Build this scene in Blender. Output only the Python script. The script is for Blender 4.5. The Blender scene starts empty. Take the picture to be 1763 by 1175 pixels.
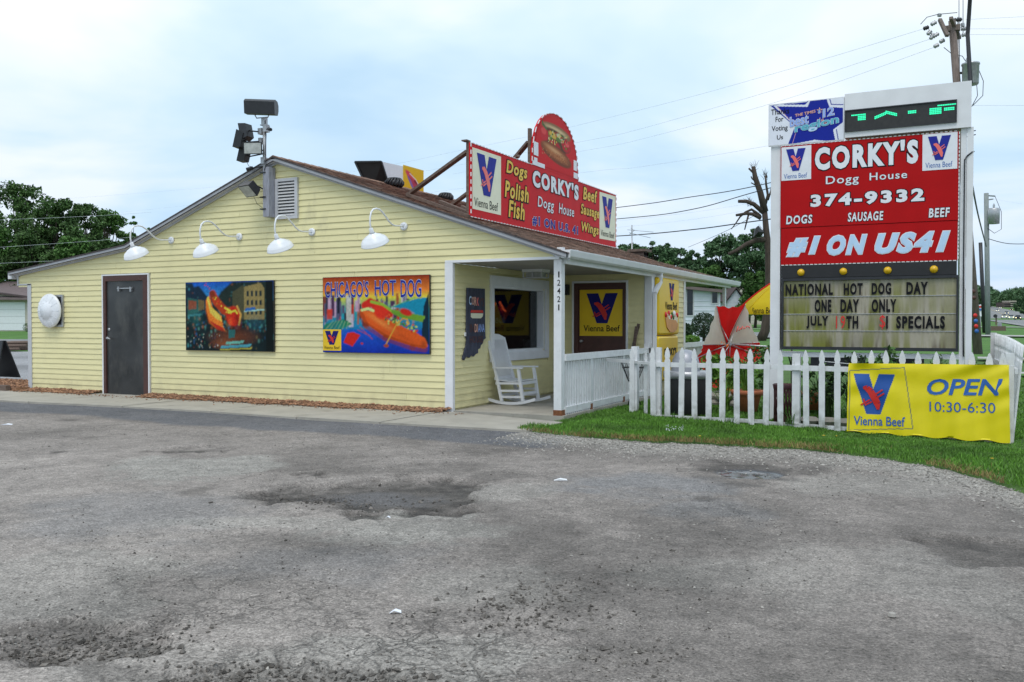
import bpy, math, random
import numpy as np
from mathutils import Vector, Matrix
random.seed(7); rng = np.random.default_rng(7)
R = math.radians
S = bpy.context.scene
COL = S.collection

# ------------------------------------------------------------------ camera, sky, sun, exposure
CAM = np.array([6.993, -11.863, 1.35]); YAW = R(26.7)
FW = np.array([-math.sin(YAW), math.cos(YAW), 0.0]); RT = np.array([math.cos(YAW), math.sin(YAW), 0.0])
cd = bpy.data.cameras.new('camera'); cam = bpy.data.objects.new('camera', cd); COL.objects.link(cam)
cam.location = CAM; cam.rotation_euler = (R(90 - 1.164), 0, YAW)
cd.lens = 36 * 1550 / 1763; cd.sensor_width = 36; cd.clip_end = 6000; cd.clip_start = 0.05
S.camera = cam
EXPOSURE = 0.38
W = bpy.data.worlds.new('World'); S.world = W; W.use_nodes = True
nt = W.node_tree; nt.nodes.clear(); N = nt.nodes.new; L = nt.links.new
out = N('ShaderNodeOutputWorld')
sky = N('ShaderNodeTexSky'); sky.sky_type = 'NISHITA'; sky.sun_disc = False
sky.sun_elevation = R(64); sky.sun_rotation = R(169); sky.dust_density = 1.5
bgs = N('ShaderNodeBackground'); bgs.inputs[1].default_value = 0.11; L(sky.outputs[0], bgs.inputs[0])
tc = N('ShaderNodeTexCoord'); sx = N('ShaderNodeSeparateXYZ'); L(tc.outputs['Generated'], sx.inputs[0])
# project the direction on a flat cloud layer
zz = N('ShaderNodeMath'); zz.operation = 'MAXIMUM'; L(sx.outputs[2], zz.inputs[0]); zz.inputs[1].default_value = 0.0
za = N('ShaderNodeMath'); za.operation = 'ADD'; L(zz.outputs[0], za.inputs[0]); za.inputs[1].default_value = 0.16
dx = N('ShaderNodeMath'); dx.operation = 'DIVIDE'; L(sx.outputs[0], dx.inputs[0]); L(za.outputs[0], dx.inputs[1])
dy = N('ShaderNodeMath'); dy.operation = 'DIVIDE'; L(sx.outputs[1], dy.inputs[0]); L(za.outputs[0], dy.inputs[1])
cx = N('ShaderNodeCombineXYZ'); L(dx.outputs[0], cx.inputs[0]); L(dy.outputs[0], cx.inputs[1])
n1 = N('ShaderNodeTexNoise'); n1.inputs['Scale'].default_value = 0.75; n1.inputs['Detail'].default_value = 5; n1.inputs['Roughness'].default_value = 0.5
n1.inputs['Distortion'].default_value = 0.4; L(cx.outputs[0], n1.inputs['Vector'])
cr = N('ShaderNodeValToRGB'); L(n1.outputs[0], cr.inputs[0])
e = cr.color_ramp.elements
e[0].position = 0.34; e[0].color = (0.52, 0.715, 0.87, 1)
e[1].position = 0.60; e[1].color = (0.97, 0.99, 1.0, 1)
m_ = e.new(0.47); m_.color = (0.68, 0.84, 0.95, 1)
# a little bluer and darker toward the horizon
hr = N('ShaderNodeValToRGB'); L(sx.outputs[2], hr.inputs[0])
h = hr.color_ramp.elements
h[0].position = 0.0; h[0].color = (0.62, 0.72, 0.88, 1)
h[1].position = 0.30; h[1].color = (1, 1, 1, 1)
mm = N('ShaderNodeMix'); mm.data_type = 'RGBA'; mm.blend_type = 'MULTIPLY'; mm.inputs[0].default_value = 0.9
L(cr.outputs[0], mm.inputs[6]); L(hr.outputs[0], mm.inputs[7])
bgc = N('ShaderNodeBackground'); bgc.inputs[1].default_value = 0.93; L(mm.outputs[2], bgc.inputs[0])
mx = N('ShaderNodeMixShader'); mx.inputs[0].default_value = 0.88; L(bgs.outputs[0], mx.inputs[1]); L(bgc.outputs[0], mx.inputs[2])
L(mx.outputs[0], out.inputs[0])
sd = bpy.data.lights.new('sun', 'SUN'); sd.energy = 1.1; sd.angle = R(25); sd.color = (1, 0.97, 0.92)
so = bpy.data.objects.new('sun', sd); COL.objects.link(so)
so.rotation_euler = Vector((0.08, -0.42, 0.90)).to_track_quat('Z', 'Y').to_euler()
vs = S.view_settings; vs.view_transform = 'Standard'; vs.look = 'None'; vs.exposure = EXPOSURE; vs.gamma = 1; vs.use_curve_mapping = False
S.render.engine = 'CYCLES'

# ------------------------------------------------------------------ helpers
def lin(h):
    if isinstance(h, str):
        h = h.lstrip('#'); c = [int(h[i:i + 2], 16) / 255 for i in (0, 2, 4)]
        return tuple(((v + 0.055) / 1.055) ** 2.4 if v > 0.04045 else v / 12.92 for v in c)
    return tuple(h)
MATS = {}
def mat(name, color, rough=0.6, var=0.12, scale=6.0, bump=0.0, bscale=40.0, metal=0.0, island=0.0, dirt=None, spec=0.5, stretch=(1, 1, 1), emit=0.0, attr=False):
    """principled material: base colour broken up by noise, optional per-piece variation, dirt spots and fine relief"""
    if name in MATS: return MATS[name]
    m = bpy.data.materials.new(name); m.use_nodes = True; t = m.node_tree; b = t.nodes['Principled BSDF']
    nn = t.nodes.new; ll = t.links.new
    c = lin(color)
    co = nn('ShaderNodeTexCoord'); mp = nn('ShaderNodeMapping'); mp.inputs['Scale'].default_value = stretch
    ll(co.outputs['Object'], mp.inputs['Vector'])
    if attr:
        at_ = nn('ShaderNodeAttribute'); at_.attribute_name = 'Col'; src = at_.outputs['Color']
    else:
        rgb = nn('ShaderNodeRGB'); rgb.outputs[0].default_value = (*c, 1); src = rgb.outputs[0]
    no = nn('ShaderNodeTexNoise'); no.inputs['Scale'].default_value = scale; no.inputs['Detail'].default_value = 5
    ll(mp.outputs[0], no.inputs['Vector'])
    mr = nn('ShaderNodeMapRange'); mr.inputs[1].default_value = 0.3; mr.inputs[2].default_value = 0.7
    mr.inputs[3].default_value = 1 - var; mr.inputs[4].default_value = 1 + var; ll(no.outputs[0], mr.inputs[0])
    fac = mr.outputs[0]
    if island:
        ge = nn('ShaderNodeNewGeometry'); m2 = nn('ShaderNodeMapRange'); m2.inputs[3].default_value = 1 - island; m2.inputs[4].default_value = 1 + island
        ll(ge.outputs['Random Per Island'], m2.inputs[0]); mu = nn('ShaderNodeMath'); mu.operation = 'MULTIPLY'
        ll(fac, mu.inputs[0]); ll(m2.outputs[0], mu.inputs[1]); fac = mu.outputs[0]
    vm = nn('ShaderNodeVectorMath'); vm.operation = 'SCALE'; ll(src, vm.inputs[0]); ll(fac, vm.inputs[3]); col = vm.outputs[0]
    if dirt:
        dcol, dsc, dlo, dhi, dst = dirt
        dn = nn('ShaderNodeTexNoise'); dn.inputs['Scale'].default_value = dsc; dn.inputs['Detail'].default_value = 6; dn.inputs['Roughness'].default_value = 0.65
        dm = nn('ShaderNodeMapping'); dm.inputs['Scale'].default_value = dst; ll(co.outputs['Object'], dm.inputs['Vector']); ll(dm.outputs[0], dn.inputs['Vector'])
        dr = nn('ShaderNodeMapRange'); dr.inputs[1].default_value = dlo; dr.inputs[2].default_value = dhi; ll(dn.outputs[0], dr.inputs[0])
        mi = nn('ShaderNodeMix'); mi.data_type = 'RGBA'; ll(dr.outputs[0], mi.inputs[0]); ll(col, mi.inputs[6]); mi.inputs[7].default_value = (*lin(dcol), 1); col = mi.outputs[2]
    ll(col, b.inputs['Base Color'])
    b.inputs['Roughness'].default_value = rough; b.inputs['Metallic'].default_value = metal; b.inputs['Specular IOR Level'].default_value = spec
    if emit:
        ll(col, b.inputs['Emission Color']); b.inputs['Emission Strength'].default_value = emit
    if bump:
        bn = nn('ShaderNodeTexNoise'); bn.inputs['Scale'].default_value = bscale; bn.inputs['Detail'].default_value = 4; ll(mp.outputs[0], bn.inputs['Vector'])
        bu = nn('ShaderNodeBump'); bu.inputs['Strength'].default_value = bump; bu.inputs['Distance'].default_value = 0.01; ll(bn.outputs[0], bu.inputs['Height']); ll(bu.outputs[0], b.inputs['Normal'])
    MATS[name] = m; return m

ORG = {}
def tag(o, label=None, cat=None, group=None, kind=None):
    if label: o['label'] = label
    if cat: o['category'] = cat
    if group: o['group'] = group
    if kind: o['kind'] = kind
    return o
def thing(name, loc, label, cat, group=None, kind=None):
    o = bpy.data.objects.new(name, None); COL.objects.link(o); o.location = loc; o.empty_display_size = 0.1
    ORG[o.name] = np.array(loc, float); return tag(o, label, cat, group, kind)
def org(p):
    while p is not None:
        if p.name in ORG: return ORG[p.name]
        p = p.parent
    return np.zeros(3)
def link(name, me, parent=None):
    o = bpy.data.objects.new(name, me); COL.objects.link(o)
    if parent is not None: o.parent = parent
    return o
class MB:
    """collects shapes given in world coordinates, builds ONE mesh object"""
    def __init__(s): s.v = []; s.f = []; s.m = []; s.smooth = []
    def add(s, vs_, fs, mi=0, sm=False):
        o = len(s.v); s.v += [tuple(map(float, q)) for q in vs_]; s.f += [tuple(i + o for i in q) for q in fs]; s.m += [mi] * len(fs); s.smooth += [sm] * len(fs); return s
    def hexa(s, p, mi=0):   # p: 8 points, bottom 4 then top 4
        return s.add(p, [(0, 3, 2, 1), (4, 5, 6, 7), (0, 1, 5, 4), (1, 2, 6, 5), (2, 3, 7, 6), (3, 0, 4, 7)], mi)
    def box(s, x0, x1, y0, y1, z0, z1, mi=0):
        return s.hexa([(x0, y0, z0), (x1, y0, z0), (x1, y1, z0), (x0, y1, z0), (x0, y0, z1), (x1, y0, z1), (x1, y1, z1), (x0, y1, z1)], mi)
    def bar(s, a, b, w, h, up=(0, 0, 1), mi=0):  # rectangular bar along a-b
        a = np.array(a, float); b = np.array(b, float); d = b - a; d /= np.linalg.norm(d); u = np.array(up, float)
        if abs(d @ u) > 0.98: u = np.array([1.0, 0, 0])
        r = np.cross(d, u); r /= np.linalg.norm(r); u = np.cross(r, d)
        P = []
        for c in (a, b):
            for sx_, sy_ in ((-1, -1), (1, -1), (1, 1), (-1, 1)): P.append(c + r * sx_ * w / 2 + u * sy_ * h / 2)
        return s.hexa(P, mi)
    def prism(s, pts, off, mi=0):  # pts: planar polygon (world), off: extrusion vector
        n = len(pts); off = np.array(off, float); a = [np.array(q, float) for q in pts]
        return s.add(a + [q + off for q in a], [tuple(range(n))[::-1], tuple(range(n, 2 * n))] + [(i, (i + 1) % n, (i + 1) % n + n, i + n) for i in range(n)], mi)
    def tube(s, pts, r, n=8, mi=0, cap=True, sm=True):
        pts = [np.array(q, float) for q in pts]; k = len(pts); rr = r if hasattr(r, '__len__') else [r] * k
        V = []; prev = None
        for i, p in enumerate(pts):
            d = pts[min(i + 1, k - 1)] - pts[max(i - 1, 0)]; d = d / (np.linalg.norm(d) + 1e-9)
            if prev is None:
                u = np.array([0, 0, 1.0]) if abs(d[2]) < 0.9 else np.array([1.0, 0, 0])
            else: u = prev
            u = u - d * (u @ d); u /= np.linalg.norm(u); prev = u; w = np.cross(d, u)
            for j in range(n):
                a = 2 * math.pi * j / n; V.append(p + (u * math.cos(a) + w * math.sin(a)) * rr[i])
        F = [(i * n + j, i * n + (j + 1) % n, (i + 1) * n + (j + 1) % n, (i + 1) * n + j) for i in range(k - 1) for j in range(n)]
        s.add(V, F, mi, sm)
        if cap:
            o = len(s.v) - len(V); s.f += [tuple(o + j for j in range(n))[::-1], tuple(o + (k - 1) * n + j for j in range(n))]; s.m += [mi] * 2; s.smooth += [False] * 2
        return s
    def lathe(s, prof, c, axis=(0, 0, 1), n=24, mi=0, sm=True):  # prof: (radius, height along axis)
        ax = np.array(axis, float); ax /= np.linalg.norm(ax); u = np.array([1.0, 0, 0]) if abs(ax[0]) < 0.9 else np.array([0, 1.0, 0])
        u = u - ax * (u @ ax); u /= np.linalg.norm(u); w = np.cross(ax, u); c = np.array(c, float); V = []
        for r_, h_ in prof:
            for j in range(n):
                a = 2 * math.pi * j / n; V.append(c + ax * h_ + (u * math.cos(a) + w * math.sin(a)) * max(r_, 1e-4))
        F = [(i * n + j, i * n + (j + 1) % n, (i + 1) * n + (j + 1) % n, (i + 1) * n + j) for i in range(len(prof) - 1) for j in range(n)]
        return s.add(V, F, mi, sm)
    def build(s, name, mats, parent=None, label=None, kind=None):
        me = bpy.data.meshes.new(name); o_ = org(parent)
        me.from_pydata([(a - o_[0], b - o_[1], c - o_[2]) for a, b, c in s.v], [], s.f)
        for m in (mats if isinstance(mats, (list, tuple)) else [mats]): me.materials.append(m)
        me.polygons.foreach_set('material_index', s.m); me.polygons.foreach_set('use_smooth', s.smooth); me.update()
        o = link(name, me, parent)
        if label: o['label'] = label
        if kind: o['kind'] = kind
        return o
def np_mesh(name, V, F, mats, parent=None, kind=None, mi=None, smooth=False, colors=None):
    V = np.asarray(V, np.float32) - org(parent).astype(np.float32); F = np.asarray(F, np.int32); k = F.shape[1]; me = bpy.data.meshes.new(name)
    me.vertices.add(len(V)); me.vertices.foreach_set('co', V.ravel()); me.loops.add(F.size); me.loops.foreach_set('vertex_index', F.ravel())
    me.polygons.add(len(F)); me.polygons.foreach_set('loop_start', np.arange(0, F.size, k, dtype=np.int32)); me.polygons.foreach_set('loop_total', np.full(len(F), k, np.int32))
    for m in (mats if isinstance(mats, (list, tuple)) else [mats]): me.materials.append(m)
    if mi is not None: me.polygons.foreach_set('material_index', np.asarray(mi, np.int32))
    me.polygons.foreach_set('use_smooth', np.full(len(F), smooth))
    if colors is not None:
        ca = me.color_attributes.new('Col', 'FLOAT_COLOR', 'POINT'); c4 = np.ones((len(V), 4), np.float32); c4[:, :3] = colors; ca.data.foreach_set('color', c4.ravel())
    me.update(); me.validate()
    o = link(name, me, parent)
    if kind: o['kind'] = kind
    return o
def copy_tree(o, loc, label=None, rz=None):
    r = o.copy(); COL.objects.link(r); r.location = loc
    if rz is not None: r.rotation_euler = (0, 0, rz)
    if label: r['label'] = label
    for ch in o.children:
        c = ch.copy(); COL.objects.link(c); c.parent = r
        for g in ch.children:
            d = g.copy(); COL.objects.link(d); d.parent = c
    return r
class Frame:
    def __init__(s, o, u, v, n, disp=None): s.o, s.u, s.v, s.n = (np.array(q, float) for q in (o, u, v, n)); s.disp = disp
    def p(s, u, v, n=0.0):
        if s.disp: n = n + s.disp(u, v)
        return s.o + s.u * u + s.v * v + s.n * n
def plate(mb, fr, pts, n0, n1, mi=0):
    k = len(pts); a = [fr.p(u, v, n0) for u, v in pts]; b = [fr.p(u, v, n1) for u, v in pts]
    return mb.add(a + b, [tuple(range(k))[::-1], tuple(range(k, 2 * k))] + [(i, (i + 1) % k, (i + 1) % k + k, i + k) for i in range(k)], mi)
def rect(mb, fr, u0, u1, v0, v1, n0, n1, mi=0): return plate(mb, fr, [(u0, v0), (u1, v0), (u1, v1), (u0, v1)], n0, n1, mi)
_dg = None
TCACHE = {}
def text_mesh(s, off, shear=0.0, space=1.0, res=3):
    key = (s, off, shear, space)
    if key in TCACHE: return TCACHE[key]
    cu = bpy.data.curves.new('lettering_curve', 'FONT'); cu.body = s; cu.size = 1; cu.offset = off; cu.shear = shear; cu.space_character = space; cu.resolution_u = res; cu.extrude = 0.0; cu.align_x = 'LEFT'
    ob = bpy.data.objects.new('lettering_curve', cu); COL.objects.link(ob); bpy.context.view_layer.update()
    dg = bpy.context.evaluated_depsgraph_get(); me = bpy.data.meshes.new_from_object(ob.evaluated_get(dg))
    V = np.array([v.co[:] for v in me.vertices]); F = [tuple(p.vertices) for p in me.polygons]
    bpy.data.objects.remove(ob); bpy.data.curves.remove(cu); bpy.data.meshes.remove(me)
    TCACHE[key] = (V, F); return V, F
def text(fr, s, u0, u1, v0, v1, m, parent, off=0.0, shear=0.0, outline=0.0, om=None, n=0.004, space=1.0, slope=0.0, extra=None, label=None):
    """flat lettering fitted to the rectangle (u0..u1, v0..v1) of a frame; om = outline material laid behind"""
    V, F = text_mesh(s, off, shear, space); lo = V.min(0); hi = V.max(0)
    if V[:, 0].size == 0: return
    mb = MB()
    def put(V, F, nn, mi):
        P = [fr.p(u0 + (q[0] - lo[0]) / (hi[0] - lo[0]) * (u1 - u0), v0 + (q[1] - lo[1]) / (hi[1] - lo[1]) * (v1 - v0) + slope * (q[0] - lo[0]) / (hi[0] - lo[0]), nn) for q in V]
        mb.add(P, F, mi)
    if om is not None:
        V2, F2 = text_mesh(s, off + outline, shear, space); put(V2, F2, n, 1)
        put(V, F, n + 0.003, 0)
        return mb.build('lettering', [m, om], parent, label)
    put(V, F, n, 0)
    return mb.build('lettering', m, parent, label)
VSH = [(0, 1), (.38, 1), (.49, .64), (.61, 1), (1, 1), (.67, 0), (.33, 0)]
def v_logo(fr, u0, u1, v0, v1, parent, blue, red, n=0.004):
    mb = MB(); P = lambda x, y: (u0 + x * (u1 - u0), v0 + y * (v1 - v0))
    plate(mb, fr, [P(0, 1), P(.38, 1), P(.49, .64), P(.5, .0), P(.33, 0)][::-1], n - .002, n)
    plate(mb, fr, [P(.5, .0), P(.49, .64), P(.61, 1), P(1, 1), P(.67, 0)][::-1], n - .002, n)
    mb.build('letter_emblem', blue, parent)
    mb = MB(); # sausage on a fork
    C0 = [(.25, .66), (.34, .65), (.43, .57), (.52, .42), (.59, .27), (.61, .12)]; wd = [.03, .07, .08, .085, .08, .03]
    up_ = []; dn_ = []
    for i, (x, y) in enumerate(C0):
        a = C0[max(i - 1, 0)]; b = C0[min(i + 1, 5)]; dx_, dy_ = b[0] - a[0], b[1] - a[1]; l_ = math.hypot(dx_, dy_); up_.append((x - dy_ / l_ * wd[i], y + dx_ / l_ * wd[i])); dn_.append((x + dy_ / l_ * wd[i], y - dx_ / l_ * wd[i]))
    for i in range(5): plate(mb, fr, [P(*dn_[i]), P(*dn_[i + 1]), P(*up_[i + 1]), P(*up_[i])], n + .001, n + .0035)
    for a, b in (((.20, .22), (.42, .36)), ((.26, .38), (.30, .25)), ((.30, .22), (.46, .31)), ((.55, .50), (.72, .62)), ((.59, .42), (.76, .53))):
        dx_, dy_ = b[0] - a[0], b[1] - a[1]; l_ = math.hypot(dx_, dy_); ox, oy = -dy_ / l_ * .018, dx_ / l_ * .018
        plate(mb, fr, [P(a[0] - ox, a[1] - oy), P(b[0] - ox, b[1] - oy), P(b[0] + ox, b[1] + oy), P(a[0] + ox, a[1] + oy)], n + .001, n + .0042)
    mb.build('sausage_emblem', red, parent)
# a small raster painter whose picture becomes vertex colours of a fine grid (flat print)
class Canvas:
    def __init__(s, w, h, c='#000000'):
        s.w, s.h = w, h; s.a = np.ones((h, w, 3)) * np.array(lin(c)); s.Y, s.X = np.mgrid[0:h, 0:w]; s.X = s.X / (w - 1); s.Y = s.Y / (h - 1); s.asp = w / h
    def poly(s, pts, c, alpha=1.0, shade=None):
        inside = np.zeros(s.X.shape, bool); n = len(pts)
        for i in range(n):
            x1, y1 = pts[i]; x2, y2 = pts[(i + 1) % n]
            if y1 == y2: continue
            cnd = ((y1 > s.Y) != (y2 > s.Y)) & (s.X < (x2 - x1) * (s.Y - y1) / (y2 - y1) + x1); inside ^= cnd
        col = np.array(lin(c)) * (1 if shade is None else shade[..., None]); s.a = np.where(inside[..., None], s.a * (1 - alpha) + col * alpha, s.a); return inside
    def ell(s, cx, cy, rx, ry, c, ang=0.0, soft=0.0, alpha=1.0):
        x = (s.X - cx) * s.asp; y = s.Y - cy; ca, sa = math.cos(ang), math.sin(ang); u = (x * ca + y * sa) / rx; v = (-x * sa + y * ca) / ry; d = np.sqrt(u * u + v * v)
        k = np.clip((1 - d) / max(soft, .02), 0, 1) * alpha; s.a = s.a * (1 - k[..., None]) + np.array(lin(c)) * k[..., None]; return d
    def line(s, pts, wd, c, alpha=1.0):
        for (x1, y1), (x2, y2) in zip(pts[:-1], pts[1:]):
            X, Y = s.X * s.asp, s.Y; x1a, x2a = x1 * s.asp, x2 * s.asp; dx_, dy_ = x2a - x1a, y2 - y1; t = np.clip(((X - x1a) * dx_ + (Y - y1) * dy_) / (dx_ * dx_ + dy_ * dy_ + 1e-12), 0, 1)
            d = np.hypot(X - x1a - t * dx_, Y - y1 - t * dy_); k = np.clip((wd - d) / (wd * .3) , 0, 1) * alpha; s.a = s.a * (1 - k[..., None]) + np.array(lin(c)) * k[..., None]
    def grad(s, y0, y1, c0, c1):
        m_ = (s.Y >= y0) & (s.Y <= y1); t = ((s.Y - y0) / (y1 - y0))[..., None]; g = np.array(lin(c0)) * (1 - t) + np.array(lin(c1)) * t; s.a = np.where(m_[..., None], g, s.a)
    def painterly(s, amt=.25, sc=60, blur=1):
        for _ in range(blur): p = np.pad(s.a, ((1, 1), (1, 1), (0, 0)), 'edge'); s.a = (p[1:-1, 1:-1] * 2 + p[:-2, 1:-1] + p[2:, 1:-1] + p[1:-1, :-2] + p[1:-1, 2:]) / 6
        n_ = fbm(s.X * sc * s.asp, s.Y * sc, 3, 91); s.a = s.a * (1 + amt * 2 * (n_ - .5))[..., None]; n2_ = fbm(s.X * 4 * s.asp, s.Y * 4, 3, 92); s.a = s.a * (1 + amt * 1.2 * (n2_ - .5))[..., None]
    def to_mesh(s, name, fr, u0, u1, v0, v1, n, m, parent, mask=None):
        u = u0 + s.X.ravel() * (u1 - u0); v = v0 + s.Y.ravel() * (v1 - v0)
        nn = np.full(u.shape, float(n)) + (fr.disp(u, v) if fr.disp else 0)
        V = fr.o + np.outer(u, fr.u) + np.outer(v, fr.v) + np.outer(nn, fr.n)
        i = np.arange(s.h * s.w).reshape(s.h, s.w); F = np.stack([i[:-1, :-1], i[:-1, 1:], i[1:, 1:], i[1:, :-1]], -1).reshape(-1, 4)
        if np.dot(np.cross(fr.u, fr.v), fr.n) < 0: F = F[:, ::-1]
        if mask is not None:
            k = mask.ravel(); F = F[k[F].all(1)]
        return np_mesh(name, V, F, m, parent, colors=s.a.reshape(-1, 3), smooth=bool(fr.disp))
def vnoise(x, y, seed=0):
    xi = np.floor(x).astype(int); yi = np.floor(y).astype(int); xf = x - xi; yf = y - yi; xf = xf * xf * (3 - 2 * xf); yf = yf * yf * (3 - 2 * yf)
    def hsh(a, b):
        n_ = (a * 374761393 + b * 668265263 + seed * 1442695041) & 0xffffffff; n_ = ((n_ ^ (n_ >> 13)) * 1274126177) & 0xffffffff; return ((n_ ^ (n_ >> 16)) & 0xffff) / 65535.0
    return (hsh(xi, yi) * (1 - xf) + hsh(xi + 1, yi) * xf) * (1 - yf) + (hsh(xi, yi + 1) * (1 - xf) + hsh(xi + 1, yi + 1) * xf) * yf
def fbm(x, y, o=4, seed=0):
    a = 0; w = 1; t = 0
    for i in range(o): a = a + vnoise(x * 2 ** i + 13.7 * i, y * 2 ** i + 7.1 * i, seed + i) * w; t += w; w *= .5
    return a / t
def at(px, py, d):   # point seen at a photo pixel, d metres ahead of the camera
    p_ = math.atan(31.5 / 1550); F_ = FW * math.cos(p_) - np.array([0, 0, 1]) * math.sin(p_); U_ = np.array([0, 0, 1]) * math.cos(p_) + FW * math.sin(p_)
    return CAM + (F_ * 1550 + RT * (px - 881.5) - U_ * (py - 587.5)) * d / 1550

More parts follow.
